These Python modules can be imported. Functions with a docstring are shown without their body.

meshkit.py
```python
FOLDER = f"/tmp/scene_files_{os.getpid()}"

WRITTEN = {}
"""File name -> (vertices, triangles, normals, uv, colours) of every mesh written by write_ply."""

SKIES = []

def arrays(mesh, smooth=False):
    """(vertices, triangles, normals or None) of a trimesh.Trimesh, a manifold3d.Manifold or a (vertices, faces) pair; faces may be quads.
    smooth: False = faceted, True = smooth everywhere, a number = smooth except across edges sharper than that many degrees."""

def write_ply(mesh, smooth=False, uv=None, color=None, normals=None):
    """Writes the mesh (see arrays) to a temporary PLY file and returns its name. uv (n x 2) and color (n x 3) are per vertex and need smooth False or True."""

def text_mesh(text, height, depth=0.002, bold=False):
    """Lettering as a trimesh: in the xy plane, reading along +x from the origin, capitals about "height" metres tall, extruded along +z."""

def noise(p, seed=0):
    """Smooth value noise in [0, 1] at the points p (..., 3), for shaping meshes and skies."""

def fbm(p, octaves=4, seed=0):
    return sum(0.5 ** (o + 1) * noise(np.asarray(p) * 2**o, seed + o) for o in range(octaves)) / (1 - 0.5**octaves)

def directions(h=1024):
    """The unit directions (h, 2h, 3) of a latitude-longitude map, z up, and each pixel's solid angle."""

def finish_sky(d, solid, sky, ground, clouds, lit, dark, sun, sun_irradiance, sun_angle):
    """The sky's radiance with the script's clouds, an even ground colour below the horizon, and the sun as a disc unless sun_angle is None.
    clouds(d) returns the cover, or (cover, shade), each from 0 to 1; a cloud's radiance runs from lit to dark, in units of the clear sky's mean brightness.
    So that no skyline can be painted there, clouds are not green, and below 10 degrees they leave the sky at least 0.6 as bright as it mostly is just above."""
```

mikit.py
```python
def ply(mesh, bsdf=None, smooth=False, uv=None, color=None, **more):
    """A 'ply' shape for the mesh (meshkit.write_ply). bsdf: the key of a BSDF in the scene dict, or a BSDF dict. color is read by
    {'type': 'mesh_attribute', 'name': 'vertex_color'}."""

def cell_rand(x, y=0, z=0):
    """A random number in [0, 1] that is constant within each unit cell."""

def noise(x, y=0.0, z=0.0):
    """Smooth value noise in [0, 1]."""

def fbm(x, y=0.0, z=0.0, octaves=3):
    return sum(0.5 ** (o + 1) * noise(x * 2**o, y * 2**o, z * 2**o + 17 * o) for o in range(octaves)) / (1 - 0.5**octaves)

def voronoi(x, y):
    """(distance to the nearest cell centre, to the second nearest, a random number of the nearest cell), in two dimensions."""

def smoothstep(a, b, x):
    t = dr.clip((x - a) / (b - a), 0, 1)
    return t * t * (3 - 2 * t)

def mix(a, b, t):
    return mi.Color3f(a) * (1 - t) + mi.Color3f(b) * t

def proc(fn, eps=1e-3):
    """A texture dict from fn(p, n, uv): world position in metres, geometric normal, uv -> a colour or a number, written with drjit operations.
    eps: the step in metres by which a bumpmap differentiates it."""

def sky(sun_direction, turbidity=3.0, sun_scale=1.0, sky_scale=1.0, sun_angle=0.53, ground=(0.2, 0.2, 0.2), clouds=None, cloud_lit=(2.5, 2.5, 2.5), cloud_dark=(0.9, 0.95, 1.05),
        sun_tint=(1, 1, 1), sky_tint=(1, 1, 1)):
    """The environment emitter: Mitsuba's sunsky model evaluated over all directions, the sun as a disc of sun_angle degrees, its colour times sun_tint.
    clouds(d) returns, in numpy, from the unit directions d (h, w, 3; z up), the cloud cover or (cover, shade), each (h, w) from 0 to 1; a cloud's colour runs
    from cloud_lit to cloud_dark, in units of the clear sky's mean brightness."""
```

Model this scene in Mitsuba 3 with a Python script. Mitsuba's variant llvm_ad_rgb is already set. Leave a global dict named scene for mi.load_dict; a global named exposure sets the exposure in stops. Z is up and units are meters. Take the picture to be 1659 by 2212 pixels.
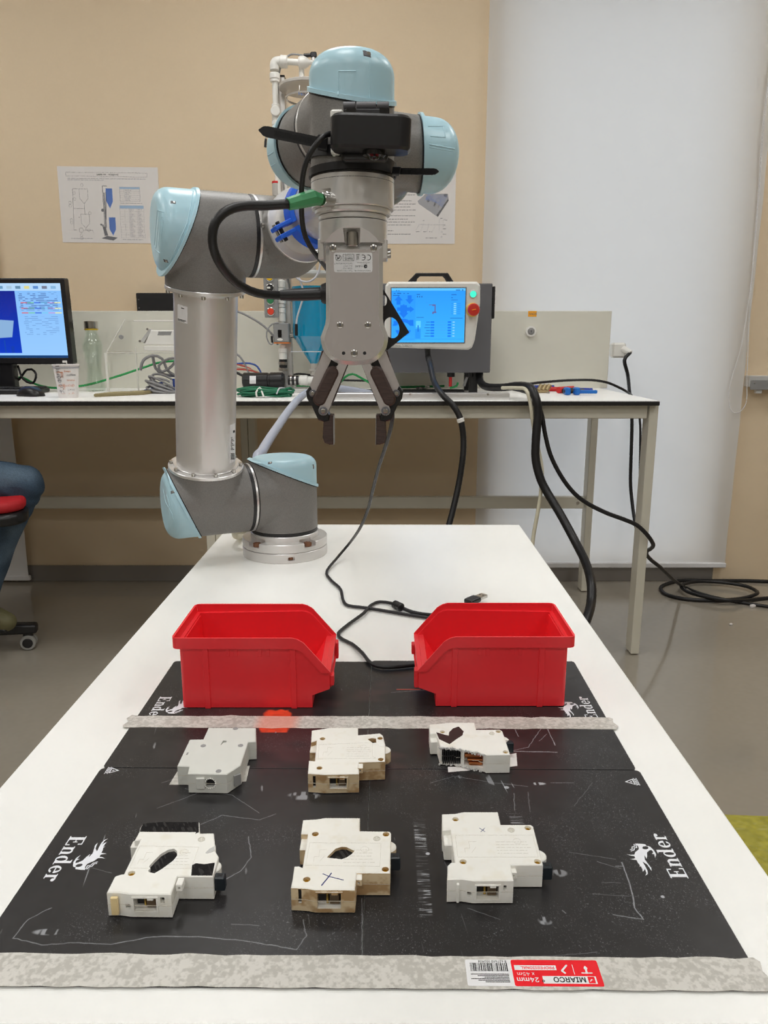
import math, random
import numpy as np, trimesh, manifold3d as m3, drjit as dr, mitsuba as mi, mikit, meshkit
from shapely.geometry import Polygon, Point, box as sbox, LineString
from shapely import affinity
from shapely.ops import unary_union
from mikit import noise, fbm, voronoi, smoothstep, mix, cell_rand, proc

T = mi.ScalarTransform4f
scene, labels = {}, {}
random.seed(7); rng = np.random.default_rng(7)

# ------------------------------------------------------------------ camera, light, exposure
TH = 0.72                                   # height of the white table top
FPX, PITCH, CAMZ = 1621.0, 0.22249, TH + 0.36696
scene['camera'] = {'type': 'perspective', 'fov': 2 * math.degrees(math.atan(829.5 / FPX)), 'fov_axis': 'x', 'near_clip': 0.02, 'far_clip': 60.0,
                   'to_world': T().look_at(origin=[0, 0, CAMZ], target=[0, math.cos(PITCH), CAMZ - math.sin(PITCH)], up=[0, 0, 1])}
exposure = 0.15
SKYV = 13.5
scene['sky'] = mikit.sky([0.2, 0.5, 0.85], turbidity=6.0, sun_scale=0.0, sky_scale=1.0, clouds=lambda d: np.ones(d.shape[:2]), cloud_lit=(SKYV * .93, SKYV * 1.0, SKYV * 1.09))
LAMP = 9.6                                  # radiance of the ceiling panels


# ------------------------------------------------------------------ helpers
def lin(r, g, b):
    return [(c / 255 / 12.92 if c / 255 <= .04045 else ((c / 255 + .055) / 1.055) ** 2.4) for c in (r, g, b)]


CP, SP = math.cos(PITCH), math.sin(PITCH)


def ray(x, y):
    u, v = (x - 829.5) / FPX, (y - 1106) / FPX
    return np.array([u, CP - v * SP, -SP - v * CP])


def onY(x, y, Y):
    d = ray(x, y); return np.array([0, 0, CAMZ]) + d * (Y / d[1])


def onZ(x, y, z):
    d = ray(x, y); return np.array([0, 0, CAMZ]) + d * ((z - CAMZ) / d[2])


def mat(key, color=None, rough=.5, metal=0., **k):
    c = color if isinstance(color, dict) else {'type': 'rgb', 'value': list(map(float, color))}
    d = {'type': 'principled', 'base_color': c, 'roughness': rough if isinstance(rough, dict) else float(rough), 'metallic': float(metal), 'specular': .5}
    bump = k.pop('bump', None); d.update(k)
    if bump:
        d = {'type': 'bumpmap', 'arbitrary': bump[0], 'scale': bump[1], 'bsdf': d}
    scene[key] = {'type': 'twosided', 'bsdf': d} if not k.get('spec_trans') else d
    return key


def tag(key, label=None, cat=None, group=None, kind=None):
    e = {}
    for a, b in (('label', label), ('category', cat), ('group', group), ('kind', kind)):
        if b: e[a] = b
    if e: labels[key] = e
    return key


def num(key):
    if key not in scene and key not in labels: return key
    n = 1
    while f'{key}_{n:03d}' in scene or f'{key}_{n:03d}' in labels: n += 1
    return f'{key}_{n:03d}'


def tm(m):
    if isinstance(m, m3.Manifold):
        a = m.to_mesh(); return trimesh.Trimesh(np.array(a.vert_properties[:, :3]), np.array(a.tri_verts), process=False)
    return m


def A(key, mesh, bsdf, smooth=30, label=None, cat=None, group=None, kind=None, **more):
    if isinstance(mesh, (list, tuple)): mesh = trimesh.util.concatenate([tm(x) for x in mesh])
    key = num(key); scene[key] = mikit.ply(tm(mesh), bsdf, smooth=smooth, **more)
    tag(key, label, cat, group, kind); return key


def thing(key, label, cat, group=None):
    return tag(num(key), label, cat, group)


def mf(mesh):
    mesh = tm(mesh); mesh.merge_vertices()
    return m3.Manifold(m3.Mesh(np.asarray(mesh.vertices, np.float32), np.asarray(mesh.faces, np.uint32)))


def frame(o, x=None, z=None):
    """4x4 with origin o, local z along z, local x as near x as may be."""
    z = np.array([0, 0, 1.]) if z is None else np.asarray(z, float); z = z / np.linalg.norm(z)
    x = np.array([1., 0, 0]) if x is None else np.asarray(x, float)
    if abs(np.dot(x, z)) > .99 * np.linalg.norm(x): x = np.array([0, 1., 0])
    x = x - z * np.dot(x, z); x /= np.linalg.norm(x)
    M = np.eye(4); M[:3, 0], M[:3, 1], M[:3, 2], M[:3, 3] = x, np.cross(z, x), z, o
    return M


def mv(mesh, M):
    mesh = tm(mesh).copy(); mesh.apply_transform(M); return mesh


def at(mesh, x=0, y=0, z=0, rz=0., rx=0., ry=0.):
    M = np.eye(4)
    for a, ax in ((rx, [1, 0, 0]), (ry, [0, 1, 0]), (rz, [0, 0, 1])):
        if a: M = trimesh.transformations.rotation_matrix(a, ax) @ M
    M[:3, 3] = (x, y, z); return mv(mesh, M)


def cbox(sx, sy, sz, c=.002):
    """Box centred on the origin, its edges chamfered."""
    c = min(c, .45 * min(sx, sy, sz)); p = []
    for a in (-1, 1):
        for b in (-1, 1):
            for d in (-1, 1):
                X, Y, Z = a * sx / 2, b * sy / 2, d * sz / 2
                p += [(X - a * c, Y - b * c, Z), (X - a * c, Y, Z - d * c), (X, Y - b * c, Z - d * c)]
    return trimesh.convex.convex_hull(np.array(p))


def rbox(sx, sy, sz, r, n=2):
    s = trimesh.creation.icosphere(n, r).vertices
    return trimesh.convex.convex_hull(np.vstack([s + [a * (sx / 2 - r), b * (sy / 2 - r), d * (sz / 2 - r)] for a in (-1, 1) for b in (-1, 1) for d in (-1, 1)]))


def bb(x0, x1, y0, y1, z0, z1, c=.002):
    return at(cbox(abs(x1 - x0), abs(y1 - y0), abs(z1 - z0), c), (x0 + x1) / 2, (y0 + y1) / 2, (z0 + z1) / 2)


def lathe(prof, n=48):
    """prof: (r, z) points; closed at the axis."""
    prof = [(max(r, 0), z) for r, z in prof]
    if prof[0][0] > 0: prof = [(0, prof[0][1])] + prof
    if prof[-1][0] > 0: prof = prof + [(0, prof[-1][1])]
    m = trimesh.creation.revolve(np.array(prof), sections=n)
    m.merge_vertices(); m.update_faces(m.nondegenerate_faces())
    if m.volume < 0: m.invert()
    return m


def cyl(p0, p1, r, r2=None, n=32, c=None):
    p0, p1 = np.asarray(p0, float), np.asarray(p1, float); h = np.linalg.norm(p1 - p0); r2 = r if r2 is None else r2
    c = min(r, r2, h) * .12 if c is None else c
    return mv(lathe([(r - c, 0), (r, c), (r2, h - c), (r2 - c, h)] if c else [(r, 0), (r2, h)], n), frame(p0, z=p1 - p0))


def spline(pts, step=.01, closed=False):
    p = np.asarray(pts, float)
    q = np.vstack([2 * p[0] - p[1], p, 2 * p[-1] - p[-2]]); out = []
    for i in range(1, len(q) - 2):
        a, b, c, d = q[i - 1:i + 3]; n = max(2, int(np.linalg.norm(c - b) / step))
        t = np.linspace(0, 1, n, endpoint=False)[:, None]
        # centripetal-like damping through tension .5
        out.append(.5 * (2 * b + (c - a) * t + (2 * a - 5 * b + 4 * c - d) * t ** 2 + (3 * b - a - 3 * c + d) * t ** 3))
    return np.vstack(out + [p[-1:]])


def tube(pts, r, sides=10, step=.012, smooth=True, raw=False):
    p = np.asarray(pts, float) if raw else spline(pts, step)
    keep = np.r_[True, np.linalg.norm(np.diff(p, axis=0), axis=1) > 1e-6]; p = p[keep]
    t = np.gradient(p, axis=0); t /= np.linalg.norm(t, axis=1, keepdims=True) + 1e-12
    a = np.cross(t[0], [0, 0, 1.] if abs(t[0][2]) < .9 else [1., 0, 0]); a /= np.linalg.norm(a)
    rings = []; ang = np.arange(sides) * 2 * np.pi / sides; rr = np.broadcast_to(r, (len(p),))
    for i in range(len(p)):
        a = a - t[i] * np.dot(a, t[i]); a /= np.linalg.norm(a) + 1e-12; b = np.cross(t[i], a)
        rings.append(p[i] + rr[i] * (np.cos(ang)[:, None] * a + np.sin(ang)[:, None] * b))
    v = np.vstack(rings + [p[:1], p[-1:]]); n = len(p); f = []
    for i in range(n - 1):
        for j in range(sides):
            k = (j + 1) % sides; f += [(i * sides + j, i * sides + k, (i + 1) * sides + k), (i * sides + j, (i + 1) * sides + k, (i + 1) * sides + j)]
    for j in range(sides):
        k = (j + 1) % sides; f += [(n * sides, k, j), (n * sides + 1, (n - 1) * sides + j, (n - 1) * sides + k)]
    return trimesh.Trimesh(v, np.array(f), process=False)


def poly(P):
    P = P if hasattr(P, 'geom_type') else Polygon(P)
    return P if P.is_valid else P.buffer(0)


def prism(P, h, z=0.):
    P = poly(P); gs = getattr(P, 'geoms', [P])
    m = trimesh.util.concatenate([trimesh.creation.extrude_polygon(g, h, engine='earcut') for g in gs if g.area > 1e-10])
    m.apply_translation([0, 0, z]); return m


def bprism(P, h, b=.001, z=0.):
    """Prism with chamfered rims (hull-free, by mitred inset of every vertex)."""
    p = np.asarray(poly(P).exterior.coords)[:-1]
    if Polygon(p).exterior.is_ccw is False: p = p[::-1]
    e0 = p - np.roll(p, 1, 0); e1 = np.roll(p, -1, 0) - p
    n0 = np.stack([-e0[:, 1], e0[:, 0]], 1) / np.linalg.norm(e0, axis=1, keepdims=True); n1 = np.stack([-e1[:, 1], e1[:, 0]], 1) / np.linalg.norm(e1, axis=1, keepdims=True)
    m = n0 + n1; m = m / np.maximum((m * n0).sum(1, keepdims=True), .35)
    q = p + m * b
    k = len(p); v = np.vstack([np.c_[q, np.full(k, 0)], np.c_[p, np.full(k, b)], np.c_[p, np.full(k, h - b)], np.c_[q, np.full(k, h)]])
    _, tri = trimesh.creation.triangulate_polygon(Polygon(p), engine='earcut'), None
    vv, ff = _
    # map triangulation vertices to ours
    idx = np.array([np.argmin(((p - w) ** 2).sum(1)) for w in vv]); ff = idx[ff]
    a = p[ff[:, 1]] - p[ff[:, 0]]; c = p[ff[:, 2]] - p[ff[:, 0]]
    fl = (a[:, 0] * c[:, 1] - a[:, 1] * c[:, 0]) < 0; ff[fl] = ff[fl][:, ::-1]
    f = [ff[:, ::-1], ff + 3 * k]
    i = np.arange(k); j = (i + 1) % k
    for l in range(3):
        f += [np.stack([i + l * k, j + l * k, j + (l + 1) * k], 1), np.stack([i + l * k, j + (l + 1) * k, i + (l + 1) * k], 1)]
    m = trimesh.Trimesh(v + [0, 0, z], np.vstack(f), process=False); return m


def rrect(x0, y0, x1, y1, r, n=5):
    return sbox(x0 + r, y0 + r, x1 - r, y1 - r).buffer(r, quad_segs=n)


def face_y(m, Y):
    """A mesh drawn in (x, z) and extruded along +z is stood up: local x -> X, local y -> Z, thickness towards the camera from Y."""
    M = np.array([[1, 0, 0, 0], [0, 0, -1, Y], [0, 1, 0, 0], [0, 0, 0, 1.]]); return mv(m, M)


def hits(mesh, O, D):
    v, f = np.asarray(mesh.vertices), np.asarray(mesh.faces); a = v[f[:, 0]]; e1 = v[f[:, 1]] - a; e2 = v[f[:, 2]] - a
    h = np.cross(D, e2); det = (e1 * h).sum(1); det = np.where(np.abs(det) < 1e-14, 1e-14, det); s = O - a
    u = (s * h).sum(1) / det; q = np.cross(s, e1); w = (q @ D) / det; t = (e2 * q).sum(1) / det
    ok = (u >= -1e-6) & (w >= -1e-6) & (u + w <= 1 + 1e-6) & (t > 1e-6)
    if not ok.any(): return None
    i = np.argmin(np.where(ok, t, 1e9)); n = np.cross(e1[i], e2[i]); n /= np.linalg.norm(n) + 1e-20
    return O + D * t[i], n if np.dot(n, D) < 0 else -n


def hit(mesh, x, y):
    return hits(tm(mesh), np.array([0, 0, CAMZ]), ray(x, y))


def decal(mesh, quad, nx=6, ny=4, off=.0004):
    """A thin sticker laid on the mesh; quad: its corners as seen (tl, tr, br, bl)."""
    q = np.asarray(quad, float); P, N = [], []
    for j in range(ny + 1):
        for i in range(nx + 1):
            s, t = i / nx, j / ny; c = (q[0] * (1 - s) + q[1] * s) * (1 - t) + (q[3] * (1 - s) + q[2] * s) * t
            h = hit(mesh, *c); h = h or (P[-1], N[-1]); P.append(h[0]); N.append(h[1])
    P, N = np.array(P), np.array(N); n = len(P); v = np.vstack([P + N * off, P - N * off]); f = []
    for j in range(ny):
        for i in range(nx):
            a, b, c, d = j * (nx + 1) + i, j * (nx + 1) + i + 1, (j + 1) * (nx + 1) + i + 1, (j + 1) * (nx + 1) + i
            f += [(a, c, b), (a, d, c), (a + n, b + n, c + n), (a + n, c + n, d + n)]
    rim = [j for j in range(nx + 1)] + [(j + 1) * (nx + 1) + nx for j in range(ny)] + [ny * (nx + 1) + i for i in range(nx - 1, -1, -1)] + [j * (nx + 1) for j in range(ny - 1, 0, -1)]
    for a, b in zip(rim, rim[1:] + rim[:1]): f += [(a, b, b + n), (a, b + n, a + n)]
    return trimesh.Trimesh(v, np.array(f), process=False)


def surfline(mesh, pts, r, n=12, off=0.):
    p = []; pts = np.asarray(pts, float)
    for a, b in zip(pts[:-1], pts[1:]):
        for t in np.linspace(0, 1, n, endpoint=False):
            h = hit(mesh, *(a * (1 - t) + b * t))
            if h: p.append(h[0] + h[1] * off)
    return tube(np.array(p), r, 6, raw=True)


def text(s, h, depth=.0003, bold=False):
    m = meshkit.text_mesh(s, h, depth, bold); return m


def chain(segs, edge=.012, taper=20):
    """One continuous surface through hulls of spheres: segs = [(p0, r0, p1, r1), ...]."""
    def ball(p, r): return m3.Manifold.sphere(r, 20).translate(list(map(float, p)))
    m = m3.Manifold()
    for p0, r0, p1, r1 in segs: m = m + m3.Manifold.batch_hull([ball(p0, r0), ball(p1, r1)])
    t = tm(m.refine_to_length(edge)); t.merge_vertices(); trimesh.smoothing.filter_taubin(t, iterations=taper); return t


# ------------------------------------------------------------------ materials
def f_wall(p, n, uv):
    a = fbm(p.x * 1.3, p.z * 1.3, p.y, 3); b = noise(p.x * 260, p.z * 260, p.y * 260)
    return mix(lin(*WALLC[0]), lin(*WALLC[1]), dr.clip(a * .8 + b * .2, 0, 1))


WALLC = ((221, 200, 170), (229, 209, 180))
mat('wall_paint', proc(f_wall), .75)
mat('side_paint', lin(150, 143, 132), .8)
mat('ceiling_white', lin(225, 225, 222), .8)
mat('baseboard_grey', lin(130, 125, 120), .35)


def f_floor(p, n, uv):
    a = fbm(p.x * 1.1, p.y * 1.1, 0, 3); b = noise(p.x * 90, p.y * 90); s = smoothstep(.965, .985, noise(p.x * 31, p.y * 31, 4.2))
    return mix(mix(lin(140, 133, 121), lin(153, 146, 134), dr.clip(.8 * a + .2 * b, 0, 1)), lin(95, 88, 80), s * .5)


mat('floor_epoxy', proc(f_floor), .10, specular=.6)
mat('table_white', lin(237, 237, 234), .33)
mat('laminate_white', lin(232, 232, 230), .4)
mat('black_edge', lin(30, 29, 29), .4)
mat('frame_paint', lin(208, 204, 190), .45)
mat('panel_grey', lin(219, 217, 205), .5)
mat('white_plastic', lin(232, 231, 226), .35)
mat('white_paper', lin(226, 222, 220), .7)
mat('print_grey', lin(110, 110, 115), .7)
mat('print_light', lin(165, 165, 170), .7)
mat('print_black', lin(28, 28, 30), .6)
mat('print_blue', lin(88, 120, 190), .6)
mat('print_sky', lin(160, 185, 212), .6)
mat('black_plastic', lin(27, 27, 29), .35)
mat('black_gloss', lin(14, 14, 16), .12)
mat('black_rubber', lin(24, 24, 26), .42)
mat('black_matte', lin(26, 26, 28), .7)
mat('dark_grey', lin(98, 98, 102), .4)
mat('mid_grey', lin(140, 140, 140), .5)
mat('light_grey', lin(190, 190, 188), .4)


def f_cast(p, n, uv):
    return mix(lin(112, 110, 108), lin(126, 124, 121), noise(p.x * 900, p.y * 900, p.z * 900))


mat('robot_grey', proc(f_cast), .42, metallic=.0)
mat('cap_blue', lin(176, 212, 225), .3)
mat('anodised', lin(228, 227, 226), .28, .68)
mat('anodised_matte', lin(224, 222, 220), .36, .62)
mat('gripper_face', lin(186, 179, 176), .48, .5)
mat('steel', lin(200, 198, 194), .18, 1.)
mat('brass', lin(200, 170, 92), .25, 1.)
mat('rust', lin(122, 82, 58), .6, .3)
mat('clamp_blue', lin(28, 98, 222), .35)
mat('connector_green', lin(74, 150, 102), .45)


def f_brown(p, n, uv):
    return mix(lin(50, 36, 33), lin(72, 53, 47), noise(p.x * 160, p.y * 160, p.z * 1800))


mat('dark_brown', proc(f_brown), .55)
mat('bin_red', lin(226, 44, 52), .36)


def f_mcb(p, n, uv):
    a = fbm(p.x * 120, p.y * 120, p.z * 120, 3)
    return mix(lin(231, 230, 224), lin(226, 223, 213), smoothstep(.5, .8, a))


def f_mcb_old(p, n, uv):
    a = fbm(p.x * 140, p.y * 140, p.z * 140, 3)
    side = smoothstep(.6, .3, dr.abs(n.z))          # the handled flanks have yellowed, the flat cover has not
    old = mix(lin(206, 186, 152), lin(168, 136, 96), smoothstep(.42, .68, a))
    return mix(mix(lin(231, 229, 222), lin(226, 222, 211), smoothstep(.5, .8, a)), old, side)


mat('breaker_white', proc(f_mcb), .42)
mat('breaker_aged', proc(f_mcb_old), .45)
mat('breaker_grey', lin(205, 206, 200), .45)


def f_char(p, n, uv):
    a = fbm(p.x * 400, p.y * 400, p.z * 400, 3); s = smoothstep(.62, .72, noise(p.x * 700 + p.y * 350, p.y * 180))
    return mix(mix(lin(12, 11, 12), lin(28, 26, 26), a), lin(110, 108, 106), s * .14)


mat('charred', proc(f_char), .75, specular=.2)
mat('char_brown', lin(44, 28, 26), .5)
mat('copper', lin(196, 120, 72), .35, .8)
mat('ink_blue', lin(58, 62, 110), .6)
mat('engrave', lin(205, 202, 192), .5)
mat('handle_dark', lin(26, 34, 40), .35)
mat('yellow', lin(230, 184, 20), .35)
mat('green_button', lin(52, 128, 84), .35)
mat('red_button', lin(226, 70, 48), .35)
mat('red_plastic', lin(206, 52, 40), .35)
mat('tool_red', lin(205, 44, 44), .35)
mat('tool_blue', lin(24, 108, 196), .35)
mat('tool_navy', lin(34, 58, 156), .35)
mat('orange_note', lin(240, 165, 40), .6)
mat('grey_hose', lin(172, 178, 194), .3)
mat('pale_hose', lin(196, 198, 206), .3)
mat('grey_cord', lin(146, 146, 148), .45)
mat('beige_cord', lin(206, 200, 178), .45)
mat('green_cord', lin(40, 156, 84), .45)
mat('green_coil', lin(20, 108, 76), .4)
mat('blue_cord', lin(60, 90, 170), .45)
mat('red_cord', lin(196, 84, 70), .45)
mat('olive_leather', lin(96, 92, 62), .6)
mat('skin', lin(200, 150, 125), .5)
mat('shirt', lin(60, 64, 74), .8)
mat('hair', lin(48, 36, 28), .6)
mat('seat_red', lin(176, 26, 34), .7)


def f_denim(p, n, uv):
    a = fbm(p.x * 9, p.y * 9, p.z * 9, 3); b = noise(p.x * 520 + p.z * 520, p.y * 520, p.z * 260)
    c = mix(lin(54, 74, 94), lin(88, 108, 126), smoothstep(.35, .7, a)); return c * (.78 + .4 * b)


mat('denim', proc(f_denim), .8)


def f_green(p, n, uv):
    return mix(lin(140, 134, 34), lin(164, 156, 52), noise(p.x * 150, p.y * 150, p.z * 150))


def b_leather(p, n, uv):
    return fbm(p.x * 190 + 3 * noise(p.x * 60, p.y * 60), p.y * 190, p.z * 190, 2)


mat('green_leather', proc(f_green), .42, bump=(proc(b_leather, 4e-4), .0016))


def f_tape(p, n, uv):
    a = fbm(p.x * 420, p.y * 420, 0, 3); b = noise(p.x * 90, p.y * 90, 3.)
    c = mix(lin(180, 177, 170), lin(204, 201, 195), smoothstep(.35, .65, a * .75 + b * .25))
    st = smoothstep(.026, .012, dr.abs(p.x + .105)) * smoothstep(.60, .64, p.y)
    return mix(c, lin(226, 150, 132), st * .75)


mat('masking_tape', proc(f_tape), .6)
mat('label_white', lin(228, 228, 230), .4)
mat('label_red', lin(232, 22, 36), .35)
mat('mat_print', lin(224, 226, 232), .5)


def f_acryl(v): return v


scene['clear_acrylic'] = {'type': 'thindielectric', 'int_ior': 1.49}
scene['clear_glass'] = {'type': 'dielectric', 'int_ior': 1.5}
scene['bottle_glass'] = {'type': 'thindielectric', 'int_ior': 1.52, 'specular_transmittance': {'type': 'rgb', 'value': [.86, .92, .88]}}
scene['pane_glass'] = {'type': 'thindielectric', 'int_ior': 1.5}
mat('blue_water', lin(0, 150, 192), .1, specular=.5)
scene['blind_fabric'] = {'type': 'principledthin', 'base_color': {'type': 'rgb', 'value': lin(230, 230, 229)}, 'roughness': .9, 'diff_trans': .8, 'spec_trans': 0., 'eta': 1.3}
mat('blind_white', lin(224, 224, 226), .8)
scene['lamp_white'] = {'type': 'diffuse', 'reflectance': {'type': 'rgb', 'value': [.8, .8, .8]}}


# ------------------------------------------------------------------ the room
WY, CH = 3.354, 2.95
XL, XR, YN = -3.4, 3.6, -3.6


def struct(key, mesh, m, label, **k):
    return A(key, mesh, m, k.pop('smooth', False), label, kind='structure', **k)


struct('floor', bb(XL - .2, XR + .2, YN - .2, WY + .25, -.1, 0, 0.001), 'floor_epoxy', 'glossy grey epoxy floor of the laboratory')
struct('ceiling', bb(XL - .2, XR + .2, YN - .2, WY + .25, CH, CH + .1, .001), 'ceiling_white', 'white ceiling')
WX0, WX1, WZ0, WZ1 = .49, 1.48, .10, 2.62
w = Polygon([(XL - .2, 0), (XR + .2, 0), (XR + .2, CH), (XL - .2, CH)], [[(WX0, WZ0), (WX1, WZ0), (WX1, WZ1), (WX0, WZ1)]])
struct('wall_back', face_y(prism(w, .2), WY + .2), 'wall_paint', 'beige painted wall behind the workbench')
struct('wall_left', bb(XL - .2, XL, YN, WY, 0, CH, .001), 'side_paint', 'pale side wall at left')
struct('wall_right', bb(XR, XR + .2, YN, WY, 0, CH, .001), 'side_paint', 'pale side wall at right')
struct('wall_front', bb(XL - .2, XR + .2, YN - .2, YN, 0, CH, .001), 'side_paint', 'pale wall behind the viewer')
struct('baseboard_back', [bb(XL, 1.53, WY - .012, WY, 0, .075, .002)], 'baseboard_grey', 'dark grey skirting along the back wall')
k = tag('window_1', 'window behind the white roller blind', kind='structure')
fr = [bb(WX0, WX0 + .05, WY + .10, WY + .16, WZ0, WZ1), bb(WX1 - .05, WX1, WY + .10, WY + .16, WZ0, WZ1), bb(WX0, WX1, WY + .10, WY + .16, WZ0, WZ0 + .05), bb(WX0, WX1, WY + .10, WY + .16, WZ1 - .05, WZ1)]
A(k + '__window_frame', fr, 'white_plastic', False)
A(k + '__pane', bb(WX0 + .05, WX1 - .05, WY + .128, WY + .1285, WZ0 + .05, WZ1 - .05, .0001), 'pane_glass', False)

# ceiling panels
for i, (x, y) in enumerate([(x, y) for y in (2.2, .5, -1.2, -2.9) for x in (-2.2, -.3, 1.7)]):
    k = thing('ceiling_light', f'square white ceiling light panel, {["first row by the workbench wall", "second row", "third row", "last row"][i // 3]}, {["left", "middle", "right"][i % 3]}', 'ceiling light', 'ceiling light panels')
    f = mf(bb(x - .32, x + .32, y - .32, y + .32, CH - .014, CH, .002)) - mf(bb(x - .3, x + .3, y - .3, y + .3, CH - .05, CH - .004, .0005))
    A(k + '__frame', f, 'white_plastic', False)
    q = trimesh.Trimesh([[x - .3, y - .3, CH - .006], [x + .3, y - .3, CH - .006], [x + .3, y + .3, CH - .006], [x - .3, y + .3, CH - .006]], [[0, 2, 1], [0, 3, 2]], process=False)
    scene[k + '__diffuser'] = {**mikit.ply(q, 'lamp_white'), 'emitter': {'type': 'area', 'radiance': {'type': 'rgb', 'value': [LAMP, LAMP, LAMP * .98]}}}

# roller blinds


def blind(x0, x1, z0, z1, y, label, fabric):
    k = thing('roller_blind', label, 'roller blind')
    nx, nz = 60, 90; X, Z = np.meshgrid(np.linspace(x0, x1, nx), np.linspace(z0 + .02, z1, nz))
    u = (X - x0) / (x1 - x0)
    Y = y + .0025 * np.sin(u * 9 + 1) - .004 * np.exp(-(1 - u) * 18) * (1 + .4 * np.sin(Z * 20)) + .002 * np.sin(Z * 7)
    v = np.stack([X, Y, Z], -1).reshape(-1, 3); i = np.arange(nz - 1)[:, None] * nx + np.arange(nx - 1)[None]
    f = np.stack([i, i + 1, i + nx + 1, i + nx], -1).reshape(-1, 4)
    f = np.vstack([f[:, [0, 1, 2]], f[:, [0, 2, 3]]])
    A(k + '__fabric', trimesh.Trimesh(v, f, process=False), fabric, True)
    A(k + '__bottom_bar', bb(x0 - .003, x1 + .006, y - .011, y + .009, z0, z0 + .024, .004), 'blind_white', False)
    A(k + '__roller_tube', cyl((x0, y + .0, z1 + .01), (x1, y, z1 + .01), .022), 'blind_white')
    return k


k = blind(.416, 1.568, .074, 2.80, WY - .034, 'tall white roller blind hanging over the window, lit from outside', 'blind_fabric')
bl, bl2 = [], []
for x, y in ((1659, 190), (1640, 420), (1624, 600), (1603, 740), (1580, 820), (1574, 858), (1579, 885)): bl.append(onY(x, y, WY - .06))
for x, y in ((1579, 885), (1590, 892), (1604, 884), (1613, 862), (1614, 800), (1622, 640), (1638, 420), (1659, 180)): bl2.append(onY(x, y, WY - .05))
for b_ in (bl, bl2):
    b_.append(np.array([1.60, WY - .05, 2.80])) if b_ is bl2 else b_.insert(0, np.array([1.575, WY - .055, 2.80]))
p = spline(bl + bl2[1:], .006); beads = trimesh.util.concatenate([at(trimesh.creation.icosphere(1, .0024), *q) for q in p])
A(k + '__bead_chain', [tube(p, .0008, 5, raw=True), beads], 'blind_white', True, 'white bead chain of the blind')
blind(-2.9, -1.641, .012, 2.80, WY - .034, 'white roller blind in the left corner behind the seated person', 'blind_white')

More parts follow.
